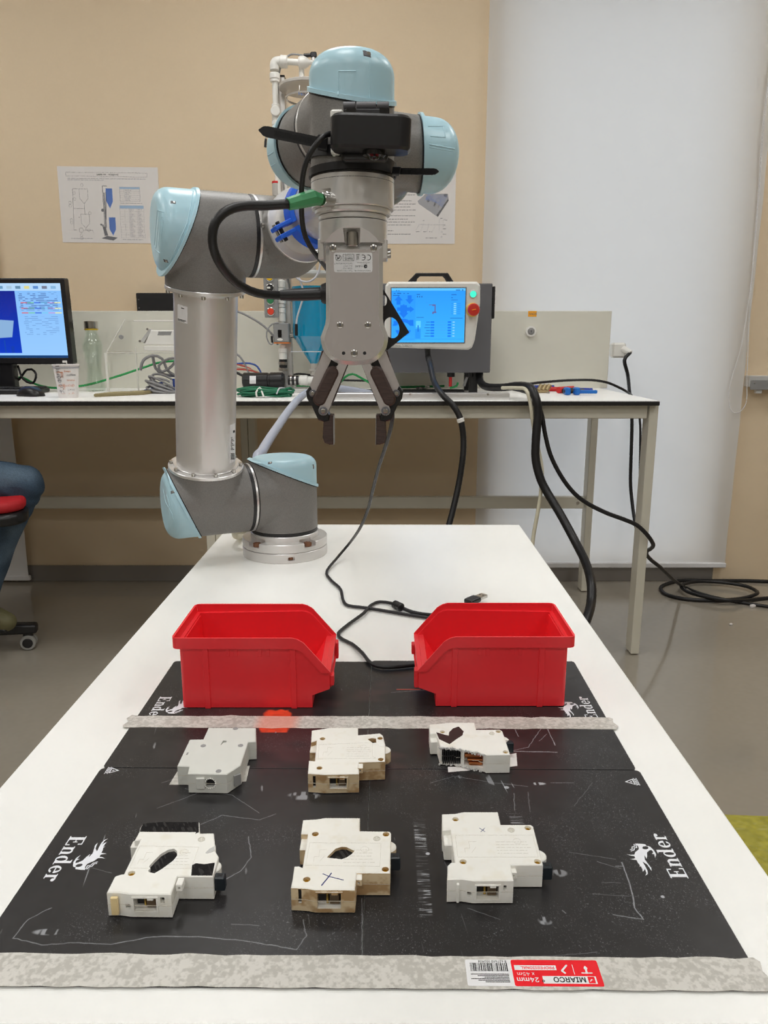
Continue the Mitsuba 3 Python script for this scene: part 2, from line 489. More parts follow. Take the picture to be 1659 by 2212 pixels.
# ------------------------------------------------------------------ white table in front
TA = -.00767
TR = np.eye(4); TR[:2, :2] = [[math.cos(TA), -math.sin(TA)], [math.sin(TA), math.cos(TA)]]


def tf(m): return mv(m, TR)


def tl(x, y, z=TH):
    """Pixel on the table's plane -> the table's own coordinates."""
    p = onZ(x, y, z); return np.array([p[0] * math.cos(TA) + p[1] * math.sin(TA), -p[0] * math.sin(TA) + p[1] * math.cos(TA)])


k = thing('table', 'long white work table carrying the robot arm, mats and red bins', 'table')
A(k + '__tabletop', tf(bb(-.330, .2685, -.10, 1.506, TH - .022, TH, .002)), 'table_white', False)
fr = [bb(-.31, .25, -.07, -.04, TH - .072, TH - .022), bb(-.31, .25, 1.446, 1.476, TH - .072, TH - .022), bb(-.31, -.28, -.07, 1.476, TH - .072, TH - .022), bb(.22, .25, -.07, 1.476, TH - .072, TH - .022)]
A(k + '__apron', tf(trimesh.util.concatenate(fr)), 'frame_paint', False)
for x in (-.315, .215):
    for y in (-.075, 1.44): A(k + '__leg', tf(bb(x, x + .04, y, y + .04, 0, TH - .022)), 'frame_paint', False)

# the four mats: scratches are wear of the coating
SEG = []
for s in ('1103,1622 1141,1613 1172,1568,.5|1180,1567 1199,1609,.7|1106,1622 1203,1624,.8|1112,1575 1120,1590,.6|1330,1870 1347,1870,.5|1343,1862 1362,1910 1372,1960 1389,1985,.7|1389,1985 1325,1975,.6|'
          '28,2025 60,1985 110,1960,.45|28,2025 90,2040 160,2035 240,2038,.45|240,2038 330,2022 420,2022 520,2030 600,2043 640,2050,.5|640,2050 662,2020 655,1985,.4|536,1806 543,1850 520,1880 485,1900,.5|'
          '340,1745 420,1715 480,1690,.3|400,1703 500,1716 560,1755,.3|430,1782 480,1760 560,1770 595,1757,.4|1110,1712 1112,1750,.4|1140,1710 1146,1752,.3|'
          '845,1495 930,1489,.6|1070,1690 1140,1698,.35|1190,1690 1240,1690,.35|930,1690 980,1676 1070,1690,.3|1180,1585 1165,1600,.4|700,1640 720,1620,.3|350,1690 380,1680,.3|'
          '1010,1960 1080,1985,.25|1170,2065 1290,2056,.25|1290,1860 1340,1875,.3|1300,1905 1340,1906,.25|1280,1930 1360,1935,.25|1215,1965 1222,1972,.5|640,1550 660,1560,.4|800,1600 800,1680,.25|782,1940 782,2058,.3|'
          '960,1860 985,1920,.2|1230,1840 1330,1855,.3|1240,1740 1280,1690,.2|330,1800 320,1850,.2|150,1860 240,1885,.25|500,1995 560,1998,.3').split('|'):
    *pts, _ = s.split(' '), 0
    pts = s.split(' '); last = pts[-1].split(','); w_ = float(last[2]); pts[-1] = ','.join(last[:2])
    q = [onZ(*map(float, p.split(',')), TH + .002) for p in pts]
    for a_, b_ in zip(q[:-1], q[1:]): SEG.append((a_[0], a_[1], b_[0], b_[1], w_))
SMEAR = [(656, 1718, 34, 9, .45), (1178, 1988, 16, 9, .5), (1208, 1885, 18, 8, .4), (105, 2012, 34, 7, .5), (1163, 1692, 16, 3, .7), (595, 1582, 5, 2.5, .9), (924, 1843, 5, 3, .9), (1094, 1700, 6, 3, .7), (1432, 1936, 5, 3, .8)]


def dseg(px, py, s):
    ax, ay, bx, by = s[:4]; dx, dy = bx - ax, by - ay; L = dx * dx + dy * dy + 1e-9
    t = dr.clip(((px - ax) * dx + (py - ay) * dy) / L, 0, 1)
    return dr.sqrt(dr.square(px - ax - t * dx) + dr.square(py - ay - t * dy))


def f_mat(p, n, uv):
    x, y = p.x, p.y
    jx = x + .0008 * (noise(x * 300, y * 300) - .5); jy = y + .0008 * (noise(x * 300, y * 300, 7.7) - .5)
    s = mi.Float(0)
    for g in SEG:
        w_ = .0002 + .00032 * g[4]; s = dr.maximum(s, g[4] * smoothstep(w_ * 1.6, w_ * .5, dseg(jx, jy, g)))
    s = s * (.35 + .8 * noise(x * 420, y * 420, 1.5))
    sp = smoothstep(.78, .95, noise(x * 1900, y * 1500)) * smoothstep(.45, .75, fbm(x * 22, y * 22, 0, 3))
    hair = smoothstep(.955, .985, noise(x * 260 + y * 40, y * 30 + x * 9)) * smoothstep(.45, .65, fbm(x * 14, y * 14, 3, 2)) * .5
    combs = smoothstep(.005, .0035, dr.abs(x - .0275)) * smoothstep(.008, 0., dr.abs(y - .47) - .045) * smoothstep(.45, .8, noise(x * 90, y * 1500, 2.)) * (.15 + .85 * smoothstep(.35, .8, noise(x * 170, y * 120, 6.))) * .8
    combs = dr.maximum(combs, smoothstep(.006, .004, dr.abs(x - .104)) * smoothstep(.004, 0., dr.abs(y - .518) - .012) * smoothstep(.5, .8, noise(x * 60, y * 1500, 4.)) * .45)
    sm = mi.Float(0)
    for (mx, my, rx, ry, w_) in SMEAR:
        c = onZ(mx, my, TH + .002); ex = onZ(mx + rx, my, TH + .002); ey = onZ(mx, my - ry, TH + .002)
        d = dr.square((x - c[0]) / (ex[0] - c[0])) + dr.square((y - c[1]) / (ey[1] - c[1]))
        sm = dr.maximum(sm, w_ * smoothstep(1.3, .5, d) * smoothstep(.35, .65, noise(x * 500, y * 160, 9.)))
    c = mix(lin(29, 28, 29), lin(39, 38, 39), fbm(x * 60, y * 60, 0, 3))
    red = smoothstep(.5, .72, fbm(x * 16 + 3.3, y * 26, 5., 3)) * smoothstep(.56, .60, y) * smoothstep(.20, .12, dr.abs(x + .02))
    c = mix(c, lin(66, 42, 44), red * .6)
    blob = smoothstep(.0185, .0145, dr.abs(x + .1065) + .009 * noise(y * 140, x * 60)) * smoothstep(.0, .002, y - .655) * smoothstep(.0, .003, .7045 - y - .004 * noise(x * 200, 0.))
    c = mix(c, lin(226, 74, 44), blob * (.75 + .25 * noise(x * 300, y * 300)))
    c = mix(c, lin(190, 74, 60), smoothstep(.0016, .0009, dr.abs(y - .7475)) * smoothstep(.0135, .0125, dr.abs(x - .0265)) * .8)
    return mix(c, lin(188, 190, 196), dr.clip(s * .8 + .22 * sp + hair * .7 + combs * .8 + sm, 0, .95))


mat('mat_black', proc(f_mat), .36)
MT = .0016
MATS = [(-.2535, .3645, -.0167, .5925, 'black print bed mat nearest the left table edge, with the left-hand breakers on it'),
        (-.0164, .3645, .2188, .5925, 'black print bed mat at near right, under the breaker marked with a small x'),
        (-.2525, .5935, -.0208, .8195, 'black print bed mat at far left under the left red bin'),
        (-.0204, .5935, .2166, .8225, 'black print bed mat at far right under the right red bin')]


def serif():
    b = sbox; E_ = [b(.08, 0, .27, 1), b(0, .93, .62, 1), b(0, 0, .67, .07), b(.2, .47, .46, .54), b(.55, .74, .62, 1), b(.6, 0, .67, .27), b(.40, .37, .46, .64)]

    def el(x, y, rx, ry): return affinity.scale(Point(x, y).buffer(1, 24), rx, ry)
    N_ = [b(.06, 0, .21, .68), b(.38, 0, .53, .46), b(0, 0, .28, .06), b(.32, 0, .60, .06), b(0, .62, .21, .68), (el(.33, .45, .20, .24).difference(el(.30, .43, .09, .16))).intersection(b(.2, .42, 1, 1))]
    D_ = [el(.24, .33, .24, .35).difference(el(.25, .33, .1, .28)), b(.36, 0, .51, 1), b(.28, .94, .51, 1), b(.36, 0, .60, .06)]
    e_ = [el(.25, .33, .25, .35).difference(el(.25, .33, .11, .28)).difference(b(.3, .16, .6, .31)), b(.12, .31, .48, .37)]
    r_ = [b(.06, 0, .21, .68), b(0, 0, .30, .06), b(0, .62, .21, .68), el(.38, .56, .1, .11), el(.3, .5, .16, .19).difference(el(.3, .44, .1, .16)).intersection(b(.18, .46, .4, .8))]
    out, x = [], 0
    for g, w_ in ((E_, .76), (N_, .66), (D_, .68), (e_, .56), (r_, .5)):
        out.append(affinity.translate(unary_union(g), x, 0)); x += w_
    return unary_union(out), x - .04


ENDER, EW = serif()
# emblem beside the word: a flaming beast head in profile, drawn in the word's own frame (u along the word, v up)
EMB = [(850, 810), (940, 822), (1030, 825), (1025, 770), (1060, 722), (1120, 690), (1190, 662), (1255, 614), (1320, 610), (1385, 622), (1340, 597), (1285, 586), (1310, 548), (1360, 540), (1412, 534), (1365, 526), (1318, 518),
       (1345, 470), (1352, 430), (1390, 400), (1352, 415), (1385, 360), (1345, 395), (1422, 322), (1370, 345), (1330, 372), (1380, 300), (1440, 262), (1370, 288), (1315, 345), (1275, 420), (1240, 492), (1215, 442), (1232, 390), (1254, 335), (1205, 385), (1182, 468),
       (1160, 530), (1085, 605), (1118, 540), (1052, 588), (985, 655), (900, 692), (852, 702), (865, 660), (930, 625), (882, 628), (948, 556), (860, 618), (816, 690), (808, 755), (830, 775), (860, 772)]


def emb_uv(x, y):
    q = tl(60 + x * 200 / 1659, 1780 + y * 160 / 1327, TH + MT); return (.4988 - q[1], q[0] + .2415)


EMBLEM = Polygon([emb_uv(*p) for p in EMB]).buffer(0)
EYE = Polygon([emb_uv(920 + 66 * math.cos(t) * .97 + 10 * math.sin(t), 742 + 24 * math.sin(t) - 18 * math.cos(t)) for t in np.linspace(0, 6.283, 20)[:-1]])
EMBLEM = EMBLEM.difference(EYE)
WISK = unary_union([LineString([emb_uv(*p) for p in q]).buffer(.00035) for q in ([(1040, 800), (1075, 745), (1130, 740), (1170, 700), (1250, 680)], [(1060, 808), (1100, 765), (1150, 760), (1190, 715), (1235, 708)])])
MARKS = {0: (-.2415, .4988, 0), 1: (.2095, .4565, 1), 2: (-.2420, .7285, 0), 3: (.2085, .6830, 1)}
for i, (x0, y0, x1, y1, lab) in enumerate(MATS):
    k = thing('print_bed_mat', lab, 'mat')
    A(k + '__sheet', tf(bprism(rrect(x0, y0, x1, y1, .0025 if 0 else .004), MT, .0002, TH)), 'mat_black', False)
    ox, oy, rot = MARKS[i]; M = np.eye(4)
    M[:3, :3] = np.array([[0, 1, 0], [-1, 0, 0], [0, 0, 1.]]) if not rot else np.array([[0, -1, 0], [1, 0, 0], [0, 0, 1.]])
    M[:3, 3] = (ox, oy, TH + MT)
    sx = .0485 / EW
    A(k + '__lettering', tf(mv(prism(affinity.scale(ENDER, sx, .0125, origin=(0, 0)), .00012), M)), 'mat_print', False, 'white word Ender printed along the edge')
    A(k + '__emblem', tf(mv(prism(unary_union([EMBLEM, WISK]), .00012), M)), 'mat_print', False, 'white flaming beast head emblem')
    if i < 2:
        M2 = np.eye(4); sgn = 1 if i == 0 else -1
        M2[:3, :3] = M[:3, :3]; M2[:3, 3] = (-.2475, .613 - .02, TH + MT) if i == 0 else (.2122, .5745, TH + MT)
        if i == 0: M2[:3, 3] = (-.2475, .5885, TH + MT)
        tri = Polygon([(-.0045, .0035), (.0045, .0035), (0, .0115)]); tri = tri.difference(tri.buffer(-.0008)).union(tri.buffer(-.0020))
        bars = unary_union([sbox(-.0055, .0, .0055, .0005), sbox(-.0055, .0024, .0055, .0029)] + [sbox(-.0045 + j * .0024, .0009, -.003 + j * .0024, .002) for j in range(4)])
        A(k + '__warning_mark', tf(mv(prism(unary_union([tri, bars]), .00012), M2)), 'mat_print', False, 'small white warning triangle')

# masking tape strips


def strip(x0, x1, y0, y1, seed, label, ragged=True):
    r = np.random.default_rng(seed); n = 44; xs = np.linspace(x0, x1, n); ya = y1 + r.normal(0, .0005, n); yb = y0 + r.normal(0, .0004, n)
    P = Polygon(list(zip(xs, yb)) + [(x1 + .004, y0 + .006), (x1 + .001, (y0 + y1) / 2 + .002), (x1 + .003, y1 - .003)] + list(zip(xs[::-1], ya[::-1])) + [(x0 - .003, y1 - .006), (x0 + .001, (y0 + y1) / 2), (x0 - .002, y0 + .004)])
    return A('masking_tape', tf(prism(P, .00022, TH + MT)), 'masking_tape', False, label, 'tape')


strip(-.2585, .2195, .6635, .6872, 3, 'strip of whitish paper tape across the far mats in front of the red bins')
strip(-.272, .2215, .3632, .3872, 5, 'strip of grey paper tape along the near mat edge, bearing a red label')

# label left on the near tape (reads upside down from here)
k = thing('tape_label', 'red and white paper label with barcode on the near tape strip', 'label')
LB = TH + MT + .00022


def lab(m, x, y):      # drawn upright in its own frame, then turned by half a turn
    return tf(mv(m, np.array([[-1, 0, 0, x], [0, -1, 0, y], [0, 0, 1, LB], [0, 0, 0, 1.]])))


A(k + '__backing', lab(prism(rrect(0, 0, .0795, .0190, .0012), .0001), .1255, .3842), 'label_white', False)
A(k + '__red_panel', lab(prism(rrect(0, 0, .0520, .0190, .0012), .00016), .1255, .3842), 'label_red', False, 'red printed half')
wp = lambda *a: [lab(prism(b, .00021), .1255, .3842) for b in a]
A(k + '__white_panel', wp(sbox(.0035, .0118, .0350, .0172), sbox(.0255, .0040, .0505, .0076)), 'label_white', False)
A(k + '__lettering', [lab(at(text('MIARCO', .0034, .00025, True), .0095, .0127), .1255, .3842), lab(at(text('°', .0034, .00025), .0338, .0127), .1255, .3842)], 'print_black', False, 'black word MIARCO')
A(k + '__lettering', [lab(at(text('PROFESSIONAL', .0019, .00025, True), .0265, .0049), .1255, .3842), lab(prism(Polygon([(.0045, .0122), (.0085, .0122), (.0085, .0168), (.0045, .0168)], [[(.0052, .0146), (.0066, .0138), (.0078, .0155), (.0074, .0158), (.0064, .0146)]]), .00025), .1255, .3842)], 'label_red', False, 'red word PROFESSIONAL')
A(k + '__lettering', [lab(at(text('24mm', .0032, .00022, True), .0370, .0130), .1255, .3842), lab(at(text('x 45m', .0026, .00022), .0390, .0092), .1255, .3842),
                      lab(prism(unary_union([Point(.008, .006).buffer(.0011), LineString([(.008, .005), (.008, .0095)]).buffer(.0006), LineString([(.005, .0095), (.011, .0095)]).buffer(.0004), LineString([(.0155, .0035), (.0155, .0105)]).buffer(.0002), LineString([(.019, .004), (.0225, .008), (.021, .0095)]).buffer(.0006)]), .00022), .1255, .3842)], 'label_white', False, 'white 24mm x 45m')
bars, x = [], .0545
while x < .0770:
    w_ = rng.choice([.0002, .0003, .0005, .0007]); bars.append(sbox(x, .0025, x + w_, .0085)); x += w_ + rng.choice([.0003, .0004, .0006])
tl_ = [sbox(.0545, .0105 + .0011 * j, .0770 - .004 * (j % 3), .0105 + .0011 * j + .0004) for j in range(6)]
A(k + '__barcode', [lab(prism(unary_union(bars + tl_), .00025), .1255, .3842), lab(at(text('8 427492 000908', .0014, .00025), .0545, .0006), .1255, .3842)], 'print_black', False, 'barcode with 8 427492 000908')

# ------------------------------------------------------------------ red storage bins


def bin_(cx, cy, flip, label, zb):
    t = .0022; L0 = .006
    out = [(.0065, 0), (.1395, 0), (.1395, .0135), (.1575, .0205), (.1575, .0395), (.1495, .0395), (.133, .0615), (.122, .066), (.0045, .066)]
    inn = [(.0087, .0022), (.126, .0022), (.1475, .0385), (.149, .0395), (.19, .0395), (.19, .12), (.0065, .12)]
    W = .094
    stand = lambda P, w_: mv(prism(P, w_), np.array([[1, 0, 0, 0], [0, 0, -1, w_ / 2], [0, 1, 0, 0], [0, 0, 0, 1.]]))
    body = mf(stand(out, W)) - mf(stand(inn, W - 2 * t))
    band = [(0, .0655), (0, .077), (.1205, .077), (.1262, .0755), (.1322, .0718), (.1585, .0405), (.1585, .0395), (.1495, .0395), (.1315, .0612), (.1262, .0645), (.1195, .0655)]
    cut = [(.0022, .0680), (.0022, .12), (.19, .12), (.19, .0405), (.1540, .0405), (.1310, .0668), (.1262, .0690), (.1205, .0700)]
    inside = [(.0065, .05), (.0065, .12), (.1300, .12), (.19, .12), (.19, .041), (.149, .041), (.12, .05)]
    rim = mf(stand(band, .1015)) - mf(stand(cut, .0975)) - mf(stand(inside, W - 2 * t))
    rim = rim + mf(at(cbox(.0125, W - 2 * t, .0022, .0003), .1525, 0, .0394)) if False else rim
    lip = mf(stand([(.1465, .0372), (.1585, .0372), (.1585, .0395), (.1475, .0395)], W))
    plan = lambda x0, x1, w_, r: mf(prism(Polygon([(x1, -w_ / 2), (x1, w_ / 2)] + [(x0 + r - r * math.sin(t), w_ / 2 - r + r * math.cos(t)) for t in np.linspace(0, math.pi / 2, 6)] + [(x0 + r - r * math.cos(t), -w_ / 2 + r - r * math.sin(t)) for t in np.linspace(0, math.pi / 2, 6)]), .2, -.05))
    m = (body ^ plan(.0065, .17, W, .004)) + (rim ^ plan(0, .17, .1015, .007)) + lip
    x_ = m
    for x in (.0300, .1180):
        for s in (-1, 1): x_ = x_ + mf(bb(x, x + .0058, s * W / 2 - .0016, s * W / 2 + .0016, -.0006, .0662, .0004))
    M = np.eye(4)
    if flip: M[0, 0] = M[1, 1] = -1
    M[:3, 3] = (cx, cy, zb)
    k = thing('storage_bin', label, 'storage bin', 'red open-front bins')
    A(k + '__tub', mv(x_, M), 'bin_red', 25)
    for s in (-1, 1):
        for x in (.0535, .0615, .0860, .0940):
            A(k + '__rib', mv(bb(x, x + .0036, s * W / 2 - .0008, s * W / 2 + .0008, .0560, .0658, .0002), M), 'bin_red', False)
    for s in (-1, 1):
        A(k + '__label_clip', mv(bb(.1572, .1615, s * .038 - .005, s * .038 + .005, .018 + (s < 0) * .004, .0335 + (s > 0) * .004, .0008), M), 'bin_red', False)
    A(k + '__label_holder', mv(bb(.1570, .1590, -.038, .038, .0185, .0215, .0004), M), 'bin_red', False)
    return k


ZM = TH + MT
bin_(-.2127, .7522, False, 'red plastic storage bin at left, its open front facing right', ZM + .0006)
bin_(.1926, .7555, True, 'red plastic storage bin at right, its open front facing left', ZM + .0006)
A('plastic_scrap', at(rbox(.012, .005, .004, .0015), -.176, .765, ZM + .0022 + .0026, .3), 'white_plastic', 30, 'small white scrap lying inside the left red bin', 'scrap')


# ------------------------------------------------------------------ workbenches along the wall
BZ, BY0, BY1 = .90, 2.466, 3.27
PY = 3.166                                  # front of the upright back panel


def bench(x0, x1, label):
    k = thing('lab_bench', label, 'workbench'); m = 'frame_paint'
    A(k + '__worktop', bb(x0, x1, BY0, BY1, BZ - .0015, BZ, .0004), 'laminate_white', False, 'white laminate top')
    A(k + '__worktop_core', bb(x0, x1, BY0, BY1, BZ - .015, BZ - .0015, .0015), 'black_edge', False, 'black edged core of the worktop')
    zt = BZ - .015; lw = .030
    for x in (x0 + .001, x1 - lw + (.008 if x1 > 0 else .003)):
        for y in (BY0 + .028, BY1 - .085): A(k + '__leg', bb(x, x + lw, y, y + .06, .004, zt), m, False)
        A(k + '__side_rail', bb(x, x + lw, BY0 + .09, BY1 - .09, zt - .045, zt), m, False)
    A(k + '__front_rail', bb(x0 + .032, x1 - .028, BY0 + .030, BY0 + .060, zt - .045, zt), m, False)
    A(k + '__back_rail', bb(x0 + .032, x1 - .028, BY1 - .07, BY1 - .04, zt - .045, zt), m, False)
    A(k + '__cross_rail', bb(x0 + .032, x1 - .028, BY1 - .07, BY1 - .04, .378, .430), m, False)
    for x in (x0 + .065, x1 - .055): A(k + '__screw', cyl((x, BY1 - .072, .404), (x, BY1 - .069, .404), .007, n=16), 'steel')
    A(k + '__back_panel', bb(x0 + .008, x1 + .030, PY, PY + .02, BZ, 1.2115, .0015), 'panel_grey', False, 'grey-white upright back panel')
    return k


b1 = bench(-2.10, -.583, 'left laboratory bench with white top and black edge carrying the monitor and keyboard')
b2 = bench(-.579, .900, 'right laboratory bench with white top and black edge carrying the water station and controller')
lk = onY(1146, 716, PY)
A(b2 + '__lock', [mv(lathe([(.019, 0), (.021, .002), (.021, .012), (.014, .013), (.013, .010), (.0, .010)], 40), frame(lk, z=[0, -1, 0]))], 'white_plastic', 30, 'round white lock in the back panel')
A(b2 + '__lock__cylinder', [mv(lathe([(.0125, .0), (.0125, .0135), (.008, .0165)], 32), frame(lk, z=[0, -1, 0]))], 'mid_grey')
A(b2 + '__lock__keyhole', at(cbox(.002, .002, .008, .0003), lk[0], lk[1] - .0168, lk[2]), 'black_matte', False)
nt = onY(1150, 678, PY - .0004)
A('sticky_note', at(cbox(.034, .0007, .022, .0001), *nt), 'orange_note', False, 'small orange handwritten note stuck to the top of the bench back panel', 'note')
A('sticky_note__handwriting', face_y(at(text('VADA', .0085, .0003), nt[0] - .0135, nt[2] - .0042), nt[1] - .00035), 'print_grey', False)

# socket block on the wall behind the panel
k = thing('socket_block', 'black rectangular box on the wall just above the bench back panel, left of the arm', 'wall box')
s0, s1 = onY(294, 633, 3.30), onY(386, 671, 3.30)
A(k + '__housing', bb(s0[0], s0[0] + .36, 3.295, WY, 1.205, s0[2], .003), 'black_matte', False)
for z in (.30, .68): A(k + '__screw', cyl((s0[0] + .010, 3.297, s0[2] - z * .09), (s0[0] + .010, 3.2935, s0[2] - z * .09), .003, n=12), 'dark_grey')

# ------------------------------------------------------------------ posters
PYW = WY - .0012


def poster(label, c, w_, h_, items):
    """c: bottom-left corner on the wall, w_, h_ the sheet, rot its small tilt; items: list of (key, shapely in sheet metres, material, label)."""
    k = thing('poster', label, 'poster'); x, z, rot = c
    M = lambda m: face_y(at(m, x, z, 0, rot), PYW)
    A(k + '__sheet', M(prism(sbox(0, 0, w_, h_), .0006)), 'white_paper', False)
    for i, (kk, g, m, lb) in enumerate(items):
        g = g if isinstance(g, list) else [g]
        A(k + '__' + kk, [M(at(q if isinstance(q, trimesh.Trimesh) else prism(q, .00025), 0, 0, .0006)) for q in g], m, False, lb, kind='stuff' if kk in ('text_lines', 'table_grid', 'table_header', 'device_keys', 'diagram') else None)
    return k


def ln(*p, w=.0006): return LineString(p).buffer(w)


def words(x0, x1, z, h, seed, dens=.82):
    """Lines of print too small to read: word-long dashes."""
    r = np.random.default_rng(seed); out = []; x = x0
    while x < x1:
        w_ = min(r.uniform(.006, .02), x1 - x); out.append(sbox(x, z, x + w_, z + h)); x += w_ + .0025
    return unary_union(out)


def vessel(x, z, w_, h_): return Polygon([(x, z + h_), (x + w_, z + h_), (x + w_, z + h_ * .35), (x + w_ / 2, z), (x, z + h_ * .35)])


W1, H1 = .418, .300
dg = [vessel(.085, .155, .035, .058).exterior.buffer(.0005), vessel(.085, .058, .035, .055).exterior.buffer(.0005), ln((.085, .213), (.058, .213), (.052, .05), (.062, .05)), ln((.058, .136), (.100, .136)), ln((.1025, .155), (.1025, .113)),
      Point(.082, .050).buffer(.009).exterior.buffer(.0006), ln((.091, .050), (.130, .050), (.133, .04)), ln((.1025, .058), (.1025, .05))]
dg += [Point(x, z).buffer(.0055).exterior.buffer(.0004) for x, z in ((.098, .228), (.063, .196), (.063, .173), (.043, .158), (.043, .146), (.123, .118), (.044, .090), (.044, .079), (.082, .030), (.082, .018), (.114, .05))]
dg += [sbox(.0755 + i * .0, .1, .079, .102) for i in range(1)]
rig = [ln((.183, .225), (.183, .04), w=.0012), ln((.183, .225), (.200, .225), w=.0012), ln((.190, .095), (.196, .2), w=.0015)]
tb = [ln((.254, .167), (.254, .222), (.338, .222), (.338, .167), (.254, .167))] + [ln((.254, .167 + .0075 * i), (.338, .167 + .0075 * i), w=.0003) for i in range(1, 7)] + [ln((.272, .167), (.272, .222), w=.0003)]
tb2 = [ln((.250 + x, .022), (.250 + x, .150), w=.0003) for x in (0, .02, .038, .072, .100)] + [ln((.250, .022 + .0105 * i), (.350, .022 + .0105 * i), w=.00025) for i in range(13)]
P1 = [('title_box', [ln((.034, .262), (.034, .277), (.372, .277), (.372, .262), (.034, .262), w=.0004)], 'print_grey', None),
      ('lettering', [at(text('EduKit PA - Advanced', .0062, .00025, True), .162, .2665)], 'print_black', 'heading EduKit PA - Advanced'),
      ('text_lines', [words(.040, .365, .2525, .0022, 1), words(.040, .190, .2465, .0022, 2), words(.036, .128, .0155, .0020, 3), words(.254, .345, .1575, .002, 4), words(.254, .340, .0135, .002, 5)]
       + [words(.276, .276 + .018 + .004 * (i % 3), .170 + .0075 * i, .0022, 20 + i) for i in range(6)] + [words(.290, .312 - .004 * (i % 4), .025 + .0052 * i, .0016, 40 + i) for i in range(22)] + [words(.325, .345 - .003 * (i % 4), .025 + .0052 * i, .0016, 70 + i) for i in range(22)], 'print_light', None),
      ('diagram', dg, 'print_grey', 'grey piping diagram'), ('table_grid', tb + tb2, 'print_light', None),
      ('table_header', [sbox(.254, .2145, .338, .222), sbox(.250, .138, .350, .150)], 'print_sky', None),
      ('tank_picture', [vessel(.196, .138, .027, .078), vessel(.202, .030, .027, .072)], 'print_blue', 'picture of two blue tanks'),
      ('rig_picture', rig + [sbox(.186, .06, .190, .2), Polygon([(.165, .018), (.215, .010), (.234, .022), (.190, .028)]), Polygon([(.172, .07), (.186, .062), (.194, .03), (.180, .028), (.176, .05)]), Point(.168, .073).buffer(.004), ln((.168, .073), (.178, .07), w=.002), Point(.178, .13).buffer(.006)], 'print_grey', None)]
p1, p2 = onY(137, 523, PYW), onY(346, 527, PYW)
poster('white printed poster on the wall at left with a diagram of two blue tanks', (-1.3605, 1.4995, -.012), W1, H1, P1)
px2 = lambda x, y: (.432 - (983 - x) / 523, .302 - (y - 370) / 523 * 1.0)


def rowp(x0, x1, y, seed, h=.0022): a, b = px2(x0, y), px2(x1, y); return words(a[0], b[0], a[1], h, seed)


pg = lambda *q: Polygon([px2(*p) for p in q])
lg = lambda *q, w=.0004: LineString([px2(*p) for p in q]).buffer(w)
P2 = [('text_lines', [rowp(790, e, y, 100 + i) for i, (y, e) in enumerate(((427, 895), (439, 887), (445.6, 896), (451.7, 884), (458, 896), (470, 896), (477, 879), (483, 895), (489, 886), (501, 847), (508, 886)))] + [rowp(x, x + w_, y, 140 + i, .0018) for i, (x, y, w_) in enumerate(((897, 503, 8), (913, 503, 7), (926, 503, 6), (918, 516, 26), (950, 475, 6), (960, 479, 6), (956, 489, 5), (956, 497, 7), (956, 508, 8), (912, 480, 5)))] + [rowp(790, 960, 384 + 6 * i, 170 + i) for i in range(3)], 'print_grey', None),
      ('graph', [lg((897, 499), (904, 487), (935, 488), (962, 488)), lg((907, 503), (913, 486), w=.0003), lg((921, 503), (926, 486), w=.0003), lg((933, 503), (941, 486), w=.0003), lg((948, 506), (948, 478), (955, 474), w=.0003), lg((957, 493), (957, 478), (961, 476), w=.0003)] + [Point(px2(954, y)).buffer(.003).exterior.buffer(.0004) for y in (503, 514)], 'print_light', None),
      ('device_picture', [pg((900, 439), (918, 424), (966, 424), (968, 438), (945, 472), (903, 445))], 'print_light', None),
      ('device_screen', [pg((916, 436), (922, 425), (966, 426), (955, 452), (946, 446), (940, 442))], 'print_blue', 'picture of a blue device'),
      ('device_keys', [pg((920, 437), (927, 434), (926, 439), (922, 443)), pg((935, 449), (938, 440), (942, 440), (938, 450)), pg((945, 449), (948, 445), (947, 452), (945, 453)), pg((956, 425), (965, 425), (964, 431), (957, 429)), pg((944, 472), (968, 438), (967, 434), (942, 468))], 'print_black', None)]
q2 = onY(982, 528, PYW)
poster('white printed poster on the wall behind the wrist, with a blue device picture', (q2[0] - .432, q2[2] + .002, .0), .432, .302, P2)

# ------------------------------------------------------------------ wall bracket at the right edge
k = thing('wall_bracket', 'grey metal bracket on the beige wall at the right edge', 'bracket')
w0, w1 = onY(1620, 812, WY - .05), onY(1659, 836, WY - .05)
A(k + '__rail', bb(w0[0], w0[0] + .22, WY - .05, WY, w1[2], w0[2], .002), 'light_grey', False)
A(k + '__plate', bb(w0[0] + .005, w0[0] + .20, WY - .056, WY - .05, w1[2] - .012, w0[2] - .018, .001), 'mid_grey', False)
A(k + '__foot', bb(w0[0] + .035, w0[0] + .060, WY - .05, WY - .03, w1[2] - .028, w1[2], .001), 'light_grey', False)
A(k + '__screw', cyl((w0[0] + .02, WY - .058, w0[2] - .03), (w0[0] + .02, WY - .055, w0[2] - .03), .003, n=12), 'steel')

# ------------------------------------------------------------------ monitor


def screen(key, P, fn, gain):
    """A lit screen: quad P = bl, br, tr, tl; fn(u, v) gives its picture."""
    fnn = lambda p, n, uv: fn(uv.x, uv.y) * gain
    q = trimesh.Trimesh(np.array(P), [[0, 1, 2], [0, 2, 3]], process=False)
    scene[key] = {**mikit.ply(q, 'black_gloss', uv=np.array([[0, 0], [1, 0], [1, 1], [0, 1.]])), 'emitter': {'type': 'area', 'radiance': proc(fnn)}}


def over(c, col, u, v, x0, y0, x1, y1, a=1., e=.002):
    m = smoothstep(x0 - e, x0 + e, u) * smoothstep(x1 + e, x1 - e, u) * smoothstep(y0 - e, y0 + e, v) * smoothstep(y1 + e, y1 - e, v)
    return mix(c, lin(*col), m * a)


